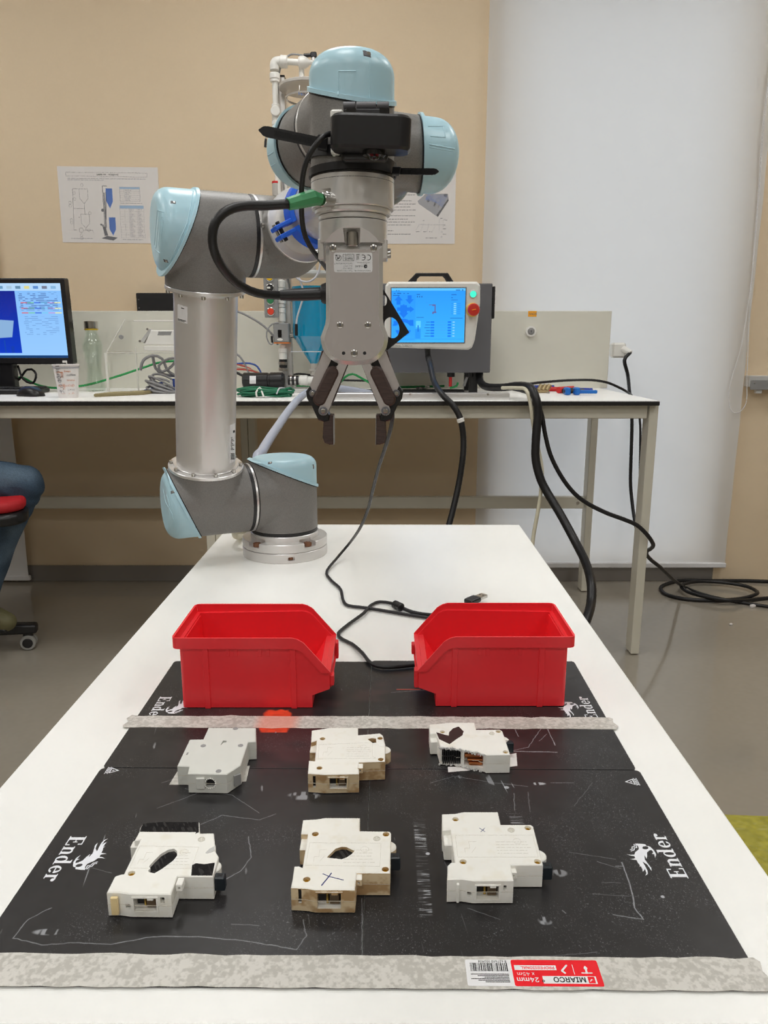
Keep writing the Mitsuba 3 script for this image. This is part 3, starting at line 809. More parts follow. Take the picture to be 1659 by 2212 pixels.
def dashes(u, v, x0, x1, y0, y1, nx, ny, seed, fill=.55):
    i = u * nx; j = v * ny
    on = smoothstep(.42, .48, cell_rand(dr.floor(i), dr.floor(j), seed)) * smoothstep(fill, fill - .15, dr.abs(j - dr.floor(j) - .5) * 2)
    return on * smoothstep(x0, x0 + .002, u) * smoothstep(x1, x1 - .002, u) * smoothstep(y0, y0 + .002, v) * smoothstep(y1, y1 - .002, v)


def ui_monitor(u, v):
    c = mix(lin(150, 200, 250), lin(128, 186, 246), v)
    c = over(c, (180, 214, 244), u, v, 0, .90, 1, 1)
    left = smoothstep(.708, .704, u + .04 * (v - .5) * 0)
    vp = mix(lin(14, 60, 196), lin(10, 30, 130), v)
    t = (u - .60) * .45
    block = smoothstep(.0, .01, v - .27 - t * .3) * smoothstep(.0, .01, .52 - t * .3 - v) * smoothstep(.66, .655, u + (v - .3) * -.10)
    vp = mix(vp, lin(136, 174, 214), block)
    dark = smoothstep(.34, .35, v - (u - .4) * -.2) * smoothstep(.47, .46, v) * smoothstep(.53, .52, u - (v - .4) * .6)
    vp = mix(vp, lin(12, 18, 30), dark * block)
    vp = over(vp, (20, 70, 170), u, v, .60, .06, .607, .24); vp = over(vp, (20, 60, 160), u, v, .64, .06, .66, .16, .6)
    c = mix(c, vp, left * smoothstep(.065, .07, v) * smoothstep(.90, .895, v))
    for i, col in enumerate(((60, 120, 90), (110, 140, 130), (60, 130, 160), (20, 60, 190), (70, 130, 170), (160, 190, 210), (60, 110, 140), (226, 210, 90), (40, 110, 190), (90, 80, 100), (120, 170, 210))):
        x = .40 + i * .055; c = over(c, col, u, v, x - .016, .925, x + .016, .962, .8)
    for y in (.735, .66, .60):
        for i, col in enumerate(((206, 110, 120), (120, 200, 170), (60, 110, 220), (120, 200, 240), (190, 160, 220), (230, 230, 170))):
            x = .735 + i * .042; c = over(c, col, u, v, x, y, x + .041, y + .016, .9)
    d = dashes(u, v, .725, .97, .64, .88, 60, 46, 3) + dashes(u, v, .74, .96, .30, .58, 48, 42, 5, .4) * .6 + dashes(u, v, .70, .97, .02, .05, 40, 30, 8) * 0
    c = mix(c, lin(70, 100, 160), d * .8)
    c = over(c, (18, 60, 110), u, v, 0, 0, 1, .035)
    return c


MY = 2.86
k = thing('monitor', 'black desktop monitor with a lit blue screen at the left end of the bench', 'monitor')
tr, br_, = onY(136, 600, MY), onY(149, 787, MY - .02)
MW, MH = .62, tr[2] - br_[2]
M = np.eye(4); ang = -.10
mc = np.array([(tr[0] + br_[0]) / 2 - MW / 2 * math.cos(ang), MY + .03 , (tr[2] + br_[2]) / 2])
M[:3, :3] = trimesh.transformations.rotation_matrix(.05, [1, 0, 0])[:3, :3] @ np.eye(3)
M[:3, 3] = mc


def lm(x, y, z): return (M @ np.array([x, y, z, 1]))[:3]


A(k + '__housing', mv(mf(cbox(MW, .045, MH, .004)) - mf(at(cbox(MW - .030, .012, MH - .040, .001), 0, -.022, .003)), M), 'black_plastic', False)
x0, x1, z0, z1 = -MW / 2 + .015, MW / 2 - .015, -MH / 2 + .023, MH / 2 - .017
screen(k + '__screen', [lm(x0, -.0164, z0), lm(x1, -.0164, z0), lm(x1, -.0164, z1), lm(x0, -.0164, z1)], ui_monitor, .95)
A(k + '__stand_neck', bb(mc[0] - .035 + .02, mc[0] + .055 + .02, MY + .03, MY + .07, BZ + .012, mc[2], .004), 'black_plastic', False)
A(k + '__stand_foot', at(prism(affinity.scale(Point(0, 0).buffer(1, 24), .13, .10), .012), mc[0], MY + .02, BZ), 'black_plastic', 30)
A(k + '__status_sticker', mv(at(cbox(.018, .001, .008, .0002), MW / 2 - .03, -.0230, -MH / 2 + .010), M), 'white_plastic', False)
A('monitor_cable', [tube([(mc[0] + .08, MY + .06, BZ + .10), (mc[0] + .10, MY + .05, BZ + .05), (mc[0] + .14, MY + .04, BZ + .035), (mc[0] + .16, MY + .03, BZ + .07), (mc[0] + .12, MY + .05, BZ + .085), (mc[0] + .02, MY + .07, BZ + .02), (mc[0] - .25, MY + .03, BZ + .008)], .004, 8)], 'black_rubber', True, 'black cable looping under the monitor', 'cable')

# keyboard, mice, cup, bottle, phone
k = thing('keyboard', 'black computer keyboard lying on the bench behind the paper cup', 'keyboard')
k1 = onZ(207, 832, BZ); ky = 2.85
A(k + '__base', mv(cbox(.45, .15, .018, .004), frame([k1[0] - .225, ky, BZ + .0095])), 'black_plastic', False)
keys = [at(cbox(.0155, .0165, .007, .0015), k1[0] - .225 - .21 + i * .0185, ky - .055 + j * .0195 + .004, BZ + .020) for i in range(24) for j in range(6) if not (i == 18)]
for q in keys[:144]: A(k + '__key', q, 'black_matte', False)


def mouse(x, y, rz, label):
    kk = thing('mouse', label, 'mouse'); s = trimesh.creation.icosphere(3, 1.); v = s.vertices.copy()
    v = np.sign(v) * np.abs(v) ** .85; v[:, 2] = np.maximum(v[:, 2], -.0) ; v *= [.032, .055, .034]
    v[:, 2] *= 1 - .25 * (v[:, 1] / .055) ** 2
    s = trimesh.convex.convex_hull(v); M_ = frame([x, y, BZ + .0005]); R_ = trimesh.transformations.rotation_matrix(rz, [0, 0, 1]); M_ = M_ @ R_
    A(kk + '__shell', mv(s, M_), 'black_plastic', True)
    A(kk + '__wheel', mv(at(cyl((-.003, 0, 0), (.003, 0, 0), .008, n=20), 0, .032, .026), M_), 'dark_grey')


m1 = onZ(63, 856, BZ); mouse(m1[0], 2.70, 1.2, 'black computer mouse on the bench just left of the paper cup')
m2 = onZ(-6, 850, BZ); mouse(m2[0] - .012, 2.66, .9, 'black computer mouse at the left edge of the picture')

k = thing('paper_cup', 'white paper coffee cup with printed brown words beside the black mouse', 'paper cup')
CUPY = 2.62; c0 = onY(148, 854, CUPY); c1 = onY(147, 787, CUPY); cx, ch = c0[0], c1[2] - BZ
r0, r1 = .0305, .0425
A(k + '__cup', at(lathe([(0, .006), (r0 - .001, .006), (r0, 0), (r0 + .001, .0), (r1 - .002, ch - .012), (r1 - .001, ch - .004), (r1 + .0015, ch - .003), (r1 + .0015, ch), (r1 - .003, ch), (r1 - .004, ch - .006), (r0 - .001, .010), (0, .010)], 48), cx, CUPY, BZ), 'white_paper', 30)


def cup_words(words_, seed, mname):
    r = np.random.default_rng(seed); out = []
    for w_, th, z, h, vert in words_:
        t = text(w_, h, .0003); v = t.vertices.copy()
        if vert: v = v[:, [1, 0, 2]] * [-1, 1, 1]
        R_ = r0 + (r1 - r0) * (z + v[:, 1]) / ch + .0004 + v[:, 2]; a_ = th + v[:, 0] / .036
        t.vertices = np.c_[cx + R_ * np.sin(a_), CUPY - R_ * np.cos(a_), BZ + z + v[:, 1]]
        out.append(t)
    A(k + '__lettering', out, mname, False)


cup_words([('COFFEE', -.15, .052, .012, True), ('COFFEE', -.62, .070, .005, False), ('latte', -.55, .058, .006, False), ('coffee', .38, .075, .007, False), ('CUP', .0, .012, .013, True), ('COFFEE', .35, .026, .005, False), ('tea', -.55, .022, .007, False)], 1, 'print_grey')
cup_words([('coffee', -.6, .085, .006, False), ('mocca', .35, .058, .006, False), ('espresso', -.58, .040, .0065, False), ('cup', .45, .040, .009, False), ('bean', .2, .088, .006, False), ('cafe', .40, .010, .009, False), ('arabica', -.50, .012, .005, False), ('hot', .12, .070, .009, True), ('hot', .16, .03, .009, True)], 2, 'rust_print') if mat('rust_print', lin(196, 130, 96), .7) else 0
A(k + '__rim_band', at(lathe([(r1 - .0028, ch - .0135), (r1 - .0008, ch - .0135), (r1 + .0002, ch - .0075), (r1 - .0018, ch - .0075)], 48), cx, CUPY, BZ), 'print_light', 30)
A('cup_stirrer', cyl((cx - .002, CUPY + .01, BZ + .0105), (cx + .006, CUPY - .005, BZ + ch + .008), .0018, n=10), 'white_plastic', 30, 'white stirrer sticking out of the paper cup', 'stirrer')

k = thing('glass_bottle', 'empty clear glass bottle with a silver cap beside the acrylic stand', 'bottle')
BYB = 2.98; b0 = onY(207, 832, BYB); bs = (onY(200, 699, BYB)[2] - BZ) / 1.0
pr = [(.030, 0), (.036, .004), (.037, .02), (.036, .10), (.030, .20), (.026, .30), (.027, .42), (.033, .55), (.037, .66), (.036, .72), (.028, .80), (.021, .86), (.022, .89), (.026, .905), (.026, .92), (.020, .94), (.019, .97)]
pr = [(r * 1.02, z * bs if z > .02 else z) for r, z in pr]
A(k + '__glass', at(lathe(pr, 40), b0[0], BYB, BZ), 'bottle_glass', 40)
A(k + '__cap', at(lathe([(.024, bs * .925), (.0255, bs * .93), (.0255, bs * 1.03), (.024, bs * 1.035)], 40), b0[0], BYB, BZ), 'steel', 30)
A(k + '__cap_seal', at(lathe([(.0245, bs * .905), (.0255, bs * .91), (.0255, bs * .924), (.0245, bs * .925)], 40), b0[0], BYB, BZ), 'yellow', 30)

k = thing('slab', 'flat wooden-edged board lying under the foot of the acrylic stand', 'board')
sl = [onZ(203, 858, BZ), onZ(312, 853, BZ), onZ(318, 846, BZ), onZ(212, 850, BZ)]
A(k + '__board', bprism(Polygon([(p[0], p[1]) for p in (sl[0], sl[1], sl[1] + [.01, .10, 0], sl[0] + [.02, .10, 0])]), .012, .003, BZ + .0002), 'slab_wood' if mat('slab_wood', lin(140, 128, 92), .5) else '', False)

# ------------------------------------------------------------------ acrylic stand with the meter
AY = 2.78
k = thing('acrylic_stand', 'clear acrylic instrument stand with a sloping front, left of the arm', 'instrument stand')
g = lambda x, y, Y=AY: onY(x, y, Y)
s_ = [g(238, 846), g(232, 762), g(272, 690), g(372, 690), g(420, 762), g(420, 846)]
A(k + '__side_plate', face_y(prism(Polygon([(p[0], p[2]) for p in (s_[0] + [0, 0, .012], s_[1], s_[2], s_[2] + [.03, 0, 0], s_[1] + [.09, 0, -.0], s_[1] + [.02, 0, -.02], s_[0] + [.012, 0, .012])]), .008), AY), 'clear_acrylic', False)
A(k + '__side_plate', bb(s_[1][0], s_[1][0] + .34, AY - .01, AY + .10, s_[1][2] - .004, s_[1][2] + .004, .0005), 'clear_acrylic', False)
for a_, b_ in ((0, 1), (1, 2), (1, 4)): A(k + '__plate_edge', tube([s_[a_] + [0, -.0085, .013 * (a_ == 0)], s_[b_] + [0, -.0085, 0]], .0022, 6), 'acrylic_edge' if mat('acrylic_edge', lin(226, 226, 218), .25) else '', True)
A(k + '__top_edge', bb(s_[2][0], s_[2][0] + .30, AY + .08, AY + .088, s_[2][2] - .006, s_[2][2], .001), 'white_plastic', False)
A(k + '__post', bb(s_[0][0] - .004, s_[0][0] + .004, AY - .02, AY - .012, BZ + .0125, s_[1][2], .001), 'acrylic_edge' if mat('acrylic_edge', lin(226, 226, 218), .25) else '', False)
A(k + '__post', bb(s_[0][0] + .085, s_[0][0] + .089, AY + .05, AY + .057, BZ + .0005, s_[1][2] + .02, .001), 'acrylic_edge', False)
A(k + '__foot', bb(s_[0][0] - .01, s_[0][0] + .09, AY - .022, AY - .0, BZ + .0125, BZ + .018, .001), 'clear_acrylic', False)
for x, y in ((262, 728),): A(k + '__knob', cyl(g(x, y), g(x, y) + [.004, -.014, .0], .008, n=20), 'mid_grey')
k = thing('meter', 'white instrument module with a small grey display on the acrylic stand', 'meter')
mt = [g(308, 745), g(322, 713), g(420, 713), g(420, 745)]
A(k + '__body', face_y(bprism(Polygon([(p[0], p[2]) for p in mt]), .04, .003), AY + .06), 'white_plastic', False)
d0, d1 = g(337, 724), g(367, 716)
A(k + '__display', face_y(prism(Polygon([(d0[0], d0[2]), (d1[0] - .004, d0[2]), (d1[0] + .002, d1[2]), (d0[0] + .004, d1[2])]), .001), AY + .0201), 'mid_grey', False)
A(k + '__keypad', face_y(prism(unary_union([sbox(g(371, 0)[0] + .012 * i, d0[2] + .001 + .009 * j, g(371, 0)[0] + .012 * i + .007, d0[2] + .006 + .009 * j) for i in range(2) for j in range(2)]), .001), AY + .0201), 'light_grey', False)
e0, e1 = g(309, 758), g(420, 747)
A(k + '__terminal_strip', bb(e0[0], e1[0], AY + .01, AY + .06, e0[2], e1[2], .002), 'white_plastic', False)
A(k + '__bracket', face_y(prism(Polygon([(q[0], q[2]) for q in (g(298, 737), g(318, 710), g(324, 713), g(305, 741))]), .03), AY + .055), 'light_grey', False)
for x, y in ((302, 737), (318, 711)): A(k + '__stud', cyl(g(x, y, AY + .022), g(x, y, AY + .012), .0045, n=14), 'steel')
A(k + '__plug', bb(g(356, 0)[0], g(380, 0)[0], AY + .05, AY + .09, g(0, 707)[2], g(0, 696)[2], .003), 'mid_grey', False)

k = thing('circuit_board', 'blue circuit board lying on the bench behind the arm column', 'circuit board')
cb = g(330, 840, 2.95)
A(k + '__board', bb(cb[0], cb[0] + .26, 2.84, 2.98, BZ + .012, BZ + .0136, .0004), 'board_blue' if mat('board_blue', lin(34, 62, 140), .4) else '', False)
A(k + '__carrier', bb(cb[0] - .01, cb[0] + .27, 2.83, 2.99, BZ, BZ + .0118, .002), 'mid_grey', False)
for i in range(14):
    x, y = cb[0] + .012 + rng.uniform(0, .225), 2.85 + rng.uniform(0, .11); h = rng.uniform(.008, .04)
    A(k + '__component', bb(x, x + rng.uniform(.008, .02), y, y + rng.uniform(.008, .016), BZ + .0137, BZ + .0137 + h, .001), ['board_blue', 'black_plastic', 'light_grey', 'board_blue'][i % 4], False)


def bundle(x0, x1, y, label, n, seed, m, r=.0035, zmax=.075, group=None):
    q = np.random.default_rng(seed); parts = []
    for i in range(n):
        a_ = q.uniform(0, 6.28); c = np.array([(x0 + x1) / 2 + q.uniform(-.012, .012), y + q.uniform(-.012, .012)]); L = (x1 - x0) / 2 * q.uniform(.8, 1.); w_ = q.uniform(.02, .045); ph = q.uniform(0, 6.28)
        t = np.linspace(0, 2 * np.pi * 1.0, 26)
        P = np.c_[c[0] + L * np.cos(t + a_), c[1] + w_ * np.sin(t + a_), BZ + r + zmax * (.5 + .5 * np.sin(t * 1.0 + ph)) * (i + .5) / n]
        parts.append(tube(P, r, 8))
    return A('cable_bundle', parts, m, True, label, 'cable bundle', kind='stuff')


u0, u1 = g(247, 0)[0], g(318, 0)[0]
bundle(u0, u1, 2.86, 'tangled bundle of grey cables under the acrylic stand', 9, 11, 'grey_cord', .0042, .07)
pts = lambda Y, *q: [onY(x, y, Y + (i * .004)) for i, (x, y) in enumerate(q)]
A('hose_loop', [tube(pts(2.90, (303, 800), (310, 778), (330, 768), (350, 775), (362, 800), (380, 812)), .0055), tube(pts(2.92, (330, 770), (336, 795), (352, 808), (378, 812)), .0055), tube(pts(2.89, (390, 775), (365, 775), (343, 790), (350, 803), (372, 790), (384, 770)), .005)], 'grey_cord', True, 'grey hose loops hanging in front of the blue circuit board', 'hose')
A('network_cable', [tube(pts(3.02, (20, 826), (45, 815), (80, 831)) + pts(2.97, (120, 838), (185, 832), (250, 814), (310, 794), (345, 783), (384, 780), (430, 783)), .0042, 8)], 'green_cord', True, 'green network cable running along the back of the bench behind the cup', 'cable')


# ------------------------------------------------------------------ water station
RY = 2.93
r_ = lambda x, y, d=0.: onY(x, y, RY + d)
k = thing('water_station', 'tall water process station with white pipes, clear tanks and blue water on the bench', 'process station')
col = r_(612, 700, .06); ctop = r_(603, 170, .06)[2]
prof = mf(cbox(.04, .04, ctop - BZ - .014, .001)); 
for s in (-1, 1):
    prof = prof - mf(at(cbox(.009, .012, 3, .0005), 0, s * .02)) - mf(at(cbox(.012, .009, 3, .0005), s * .02, 0))
A(k + '__column', mv(prof, frame([col[0] + .012, RY + .06, (ctop + BZ + .014) / 2])), 'anodised_matte', False, 'grooved aluminium column')
A(k + '__column_cap', at(cbox(.041, .041, .006, .001), col[0] + .012, RY + .06, ctop + .003), 'black_plastic', False)
A(k + '__base_plate', bb(r_(505, 0)[0], r_(700, 0)[0], RY - .06, RY + .14, BZ, BZ + .014, .002), 'light_grey', False)

wp_ = lambda *a: A(*a, 'white_plastic', 35)
px0 = r_(607.5, 640)[0]
ztop = r_(590, 150)[2]; P0 = np.array([px0, RY, 0])
zz = lambda y: r_(607, y)[2]
q = thing('x', None, None) if False else None


def seg(x, y0, y1, r, key='pipe', m='white_plastic', d=0.):
    a_, b_ = zz(y0), zz(y1); return A(f'{k}__{key}', cyl((x, RY + d, b_), (x, RY + d, a_), r, n=28), m, 35)


seg(px0, 168, 700, .0105)
for y0, y1, rr_ in ((158, 172, .0185), (172, 178, .0165), (262, 271, .016), (271, 280, .0155), (312, 322, .0165), (606, 622, .0185), (622, 640, .016), (641, 656, .0178), (656, 664, .0145), (666, 676, .0165), (676, 695, .0148), (752, 762, .0165), (762, 777, .0155)):
    seg(px0, y0, y1, rr_, 'coupling')
seg(px0, 745, 778, .0105)
vk = A(k + '__valve', [cyl((px0 + .001, RY - .022, zz(243)), (px0 + .001, RY + .01, zz(243)), .0175, n=32), cyl((px0, RY, zz(275)), (px0, RY, zz(225)), .0145)], 'white_plastic', 35)
# top run
ex = px0 - .0; et = r_(590, 133)[2]
A(k + '__elbow', [tube([(px0, RY, et - .030), (px0, RY, et - .012), (px0 + .004, RY, et - .003), (px0 + .012, RY, et), (px0 + .028, RY, et)], .0165, 24, .003)], 'white_plastic', True)
A(k + '__coupling', cyl((px0 + .020, RY, et), (px0 + .046, RY, et - .0015), .0205), 'white_plastic', 35)
A(k + '__pipe', cyl((px0 + .04, RY, et), (px0 + .105, RY, et - .004), .0105), 'white_plastic', 35)
A(k + '__coupling', mv(lathe([(.016, 0), (.0205, .006), (.0205, .02), (.016, .03), (.008, .04), (.007, .052)], 32), frame((px0 + .085, RY, et - .003), z=[1, 0, 0])), 'white_plastic', 35)
TX = r_(670, 500)[0] + .004            # tank axis
lidz = r_(640, 185, -.02)[2]
A(k + '__pipe', cyl((px0 + .094, RY + .01, lidz), (px0 + .094, RY + .01, et - .004), .0095), 'white_plastic', 35)
A(k + '__port', cyl((px0 + .094, RY + .01, lidz + .0), (px0 + .094, RY + .01, lidz + .026), .013), 'light_grey', 35)
sx = px0 + .138
A(k + '__sensor_fitting', at(lathe([(.014, 0), (.014, .03), (.010, .032), (.0085, .05), (.010, .052), (.010, .062), (.006, .064), (.006, .078), (.0085, .079), (.0085, .092)], 24), sx, RY, lidz + .004), 'steel', 30)
A(k + '__sensor_plug', [bb(sx - .010, sx + .0115, RY - .010, RY + .010, lidz + .094, lidz + .112, .003), cyl((sx, RY, lidz + .104), (sx - .034, RY, lidz + .102), .0062)], 'black_plastic', 30)
A(k + '__sensor_cord', tube([(sx - .032, RY, lidz + .102)] + [r_(x, y, .01) for x, y in ((628, 118), (610, 135), (602, 165), (600, 200), (599, 260), (600, 300))] + [(px0 + .02, RY + .03, zz(420))], .0032, 8), 'grey_cord', True)
# tanks
RT = .079


def ring_plate(key, z, r, h, m): A(k + '__' + key, at(lathe([(r - .002, 0), (r, .002), (r, h - .002), (r - .002, h)], 64), TX, RY, z), m, 35)


ring_plate('lid', lidz - .008, .104, .012, 'lid_grey' if mat('lid_grey', lin(188, 184, 178), .3) else '')
zb_up = zz(520)
shell = lambda z0, z1, r, t: mf(at(lathe([(r, 0), (r, z1 - z0)], 64), TX, RY, z0)) - mf(at(lathe([(r - t, 0), (r - t, z1 - z0 + .02)], 64), TX, RY, z0 - .01))
A(k + '__upper_tank', at(trimesh.creation.revolve(np.array([[RT, 0], [RT, lidz - .008 - zb_up]]), sections=64), TX, RY, zb_up), 'clear_acrylic', True, 'clear acrylic upper tank')
A(k + '__upper_tank_ring', at(trimesh.creation.revolve(np.array([[RT - .001, 0], [RT + .003, 0], [RT + .003, .006], [RT - .001, .006], [RT - .001, 0]]), sections=64), TX, RY, lidz - .040), 'lid_grey', 30)
A(k + '__upper_scale', [face_y(prism(sbox(TX - .012, lidz - .06 - i * .012, TX - .008, lidz - .058 - i * .012), .0004), RY - RT + .0005) for i in range(14)], 'print_grey', False, kind='stuff')
A(k + '__upper_mark', face_y(at(text('FESTO', .010, .0004, True), TX - .028, lidz - .048), RY - RT + .001), 'print_blue', False)
ring_plate('upper_tank_floor', zb_up - .010, .095, .010, 'light_grey')
# lower tank
lz = zz(592); wz = zz(620); cz = zz(727); nz = zz(786)
ring_plate('lower_lid', lz - .006, .098, .012, 'clear_lid' if mat('clear_lid', lin(200, 205, 205), .2) else '')
A(k + '__lower_tank', at(trimesh.creation.revolve(np.array([[.016, nz - lz], [RT, cz - lz], [RT, 0]]), sections=64), TX, RY, lz), 'clear_acrylic', 30, 'clear lower tank')
A(k + '__water', at(lathe([(.0135, nz + .002 - lz), (RT - .003, cz + .001 - lz), (RT - .003, wz - lz)], 64), TX, RY, lz), 'blue_water', 30, 'turquoise blue water in the lower tank')
A(k + '__outlet', [cyl((TX, RY, nz - .045), (TX, RY, nz + .003), .0145, n=24), cyl((TX, RY, nz - .028), (TX, RY, nz - .018), .019)], 'lid_grey', 35)
A(k + '__level_line', cyl((r_(628, 760, -.09)[0], RY - .09, zz(759)), (r_(700, 760, -.09)[0], RY - .09, zz(759)), .0016, n=10), 'pale_hose', 30)
A(k + '__upper_fitting', [at(lathe([(.012, 0), (.012, .02), (.0085, .022), (.0085, .05), (.011, .052), (.011, .062)], 20), TX + .005, RY - .02, lz + .006)], 'lid_grey', 30)
A(k + '__hose', tube([r_(x, y, -.10) for x, y in ((625, 574), (633, 590), (645, 604), (661, 609), (676, 604), (687, 590), (692, 566), (690, 548))], .0035, 8), 'pale_hose', True)
A(k + '__hose', tube([r_(x, y, -.095) for x, y in ((646, 600), (653, 620), (655, 640), (648, 665), (642, 685), (640, 702))], .0035, 8), 'pale_hose', True)
A(k + '__level_sensor', cyl(r_(640, 725, -.095), r_(640, 700, -.095), .0055, n=16), 'black_plastic', 30)
A(k + '__hose', tube([r_(x, y, .03) for x, y in ((619, 600), (624, 612), (627, 640), (630, 652))], .0035, 8), 'grey_cord', True)
# button plate
b0, b1 = r_(572, 686, -.03), r_(598, 560, -.03); dx = (b1[0] - b0[0])
A(k + '__button_plate', bb(b0[0], b0[0] + .052, RY - .034, RY - .022, b0[2], b1[2], .0015), 'mid_grey', False)
for i, (y, m, lb) in enumerate(((599, 'yellow', 'yellow push button'), (622, 'black_plastic', 'black selector switch with white pointer'), (649, 'green_button', 'green push button'), (673, 'red_button', 'red push button'))):
    c = r_(584, y, -.034); c = np.array([b0[0] + .024, RY - .034, c[2]])
    A(k + '__button', mv(lathe([(.0125, 0), (.0125, .006), (.011, .009)], 28), frame(c, z=[0, -1, 0])), m, 30, lb)
    A(k + '__button_ring', mv(lathe([(.0155, 0), (.0155, .004), (.0128, .006)], 28), frame(c, z=[0, -1, 0])), 'steel', 30)
    if i == 1: A(k + '__pointer', mv(at(cbox(.013, .007, .006, .001), -.004, 0, .011), frame(c, x=[1, 0, 0], z=[0, -1, 0])), 'white_plastic', False)
# flow sensor
f0, f1 = r_(592, 742, -.02), r_(624, 698, -.02)
fk = A(k + '__flow_sensor', bb(f0[0], f1[0], RY - .03, RY + .03, f0[2] + .004, f1[2], .003), 'mid_grey', False)
A(fk + '__display', bb(f0[0] + .017, f0[0] + .031, RY - .0312, RY - .029, f0[2] + .022, f0[2] + .05, .0003), 'black_gloss', False)
A(fk + '__sticker', face_y(prism(affinity.scale(Point(f0[0] + .024, f0[2] + .0145).buffer(.5), .022, .009), .001), RY - .0298), 'white_plastic', False)
A(fk + '__base_band', bb(f0[0], f1[0], RY - .0302, RY + .0302, f0[2], f0[2] + .0038, .0005), 'orange_band' if mat('orange_band', lin(232, 130, 60), .4) else '', False)
A(fk + '__plug', [cyl((f1[0], RY, f0[2] + .03), (f1[0] + .024, RY, f0[2] + .033), .008), cyl((f1[0] + .01, RY, f0[2] + .02), (f1[0] + .01, RY, f0[2] + .036), .006)], 'steel', 30)
A(k + '__sensor_cord', tube([r_(x, y, -.03) for x, y in ((602, 697), (588, 700), (578, 712), (576, 728), (582, 742), (588, 744), (590, 738))], .0026, 8), 'grey_cord', True)
A(k + '__small_plug', cyl(r_(588, 740, -.034), r_(587, 726, -.034), .004), 'black_plastic', 30)
# pump
pz = zz(821); 
pk = A(k + '__pump', mv(lathe([(.024, 0), (.029, .004), (.029, .095), (.0265, .097), (.0265, .104), (.030, .106), (.030, .150), (.024, .158), (.010, .160)], 40), frame((r_(527, 821)[0], RY - .02, pz), z=[1, 0, 0])), 'black_plastic', 30, 'black cylindrical pump lying on its foot')
pxx = r_(527, 821)[0]
A(pk + '__label', decal(tm(mv(lathe([(.0292, 0), (.0292, .16)], 40), frame((pxx, RY - .02, pz), z=[1, 0, 0]))), [(539, 812), (553, 812), (553, 829), (539, 829)], 3, 4), 'label_white', False)
A(pk + '__foot', [bb(pxx + .065, pxx + .090, RY - .04, RY + .0, BZ + .0142, pz - .020, .002), bb(pxx + .115, pxx + .150, RY - .04, RY + .0, BZ + .0142, pz - .020, .002)], 'black_plastic', False)
for y, m in ((779, 'black_plastic'), (785, 'steel'), (791, 'black_plastic'), (798, 'steel')): A(k + '__hose_clamp', cyl((px0, RY, zz(y + 3.3)), (px0, RY, zz(y - 3.3)), .0185 if m == 'steel' else .0155), m, 30)
hx = r_(624, 820)[0]
for i, m in enumerate(('black_plastic', 'steel', 'black_plastic', 'steel', 'black_plastic')): A(k + '__hose_clamp', cyl((hx + i * .008, RY - .02, pz), (hx + i * .008 + .0078, RY - .02, pz), .0205 if m == 'steel' else .018), m, 30)
A(k + '__pipe', cyl((hx + .04, RY - .02, pz), (hx + .135, RY - .02, pz - .001), .0155), 'white_plastic', 35)
A(k + '__coupling', cyl((hx + .045, RY - .02, pz), (hx + .075, RY - .02, pz), .0195), 'white_plastic', 35)
vz = zz(410); A(k + '__indicator', [cyl((px0 - .008, RY + .0, zz(425)), (px0 - .008, RY, zz(395)), .0135)], 'lid_grey', 35)
A(k + '__indicator_ring', cyl((px0 - .008, RY, zz(397)), (px0 - .008, RY, zz(392)), .014), 'tool_red', 30)
A(k + '__indicator_base', cyl((px0 - .008, RY, zz(440)), (px0 - .008, RY, zz(425)), .0165), 'black_plastic', 30)
A(k + '__sensor_cord', [tube([r_(x, y) for x, y in ((574, 315), (574, 298), (578, 293), (583, 300), (584, 330))], .0018, 8)], 'grey_cord', True)
A(k + '__small_plug', cyl(r_(573, 318), r_(574, 300), .0042), 'black_plastic', 30)
A('grey_hose', [tube([onY(x, y, 3.06) for x, y in ((440, 655), (510, 672), (545, 688), (572, 706), (592, 728), (600, 745))], .0042, 8), tube([onY(x, y, 3.05) for x, y in ((450, 740), (508, 763), (525, 780), (535, 800), (545, 826))], .004, 8)], 'grey_cord', True, 'grey hoses arching from behind the arm column to the water station', 'hose')
for m, q, lb in (('blue_cord', ((470, 790), (508, 786), (540, 785), (556, 792), (564, 806)), 'blue wire curving down behind the black pump'), ('red_cord', ((470, 783), (508, 786), (530, 792), (548, 800)), 'red wire behind the black pump'), ('red_cord', ((470, 806), (508, 798), (540, 800), (560, 806)), 'lower red wire just above the black pump'), ('beige_cord', ((470, 792), (508, 792), (545, 798), (562, 804)), 'beige wire between the red and the blue wire'), ('black_rubber', ((480, 796), (508, 804), (530, 815), (545, 826)), 'black cable running down to the left end of the pump')):
    A('wire', tube([onY(x, y, 3.05 if m != 'black_rubber' else 2.99) for x, y in q], .0036 if m != 'black_rubber' else .005, 8), m, True, lb, 'wire')
# coil of green cable
gc = r_(574, 848, -.26); gc[2] = BZ; L = []
q = np.random.default_rng(3)
for i in range(9):
    t = np.linspace(0, 6.28, 40); a, b = .098 * q.uniform(.82, 1.04), .055 * q.uniform(.7, 1.05); ox, oy = q.uniform(-.012, .012), q.uniform(-.01, .01)
    L.append(tube(np.c_[gc[0] + ox + a * np.cos(t), gc[1] + oy + b * np.sin(t), BZ + .005 + .0028 * i + .003 * np.sin(3 * t + i)], .0036, 8))
A('green_cable_coil', L, 'green_coil', True, 'coil of dark green cable lying on the bench in front of the black pump', 'cable coil')
A('green_cable_coil__tie', [tube([(gc[0] - .02, gc[1] - .066, BZ + .004), (gc[0] - .022, gc[1] - .068, BZ + .02), (gc[0] - .012, gc[1] - .05, BZ + .034), (gc[0] - .004, gc[1] - .062, BZ + .022), (gc[0] + .004, gc[1] - .072, BZ + .004)], .0035, 6)], 'white_plastic', True)
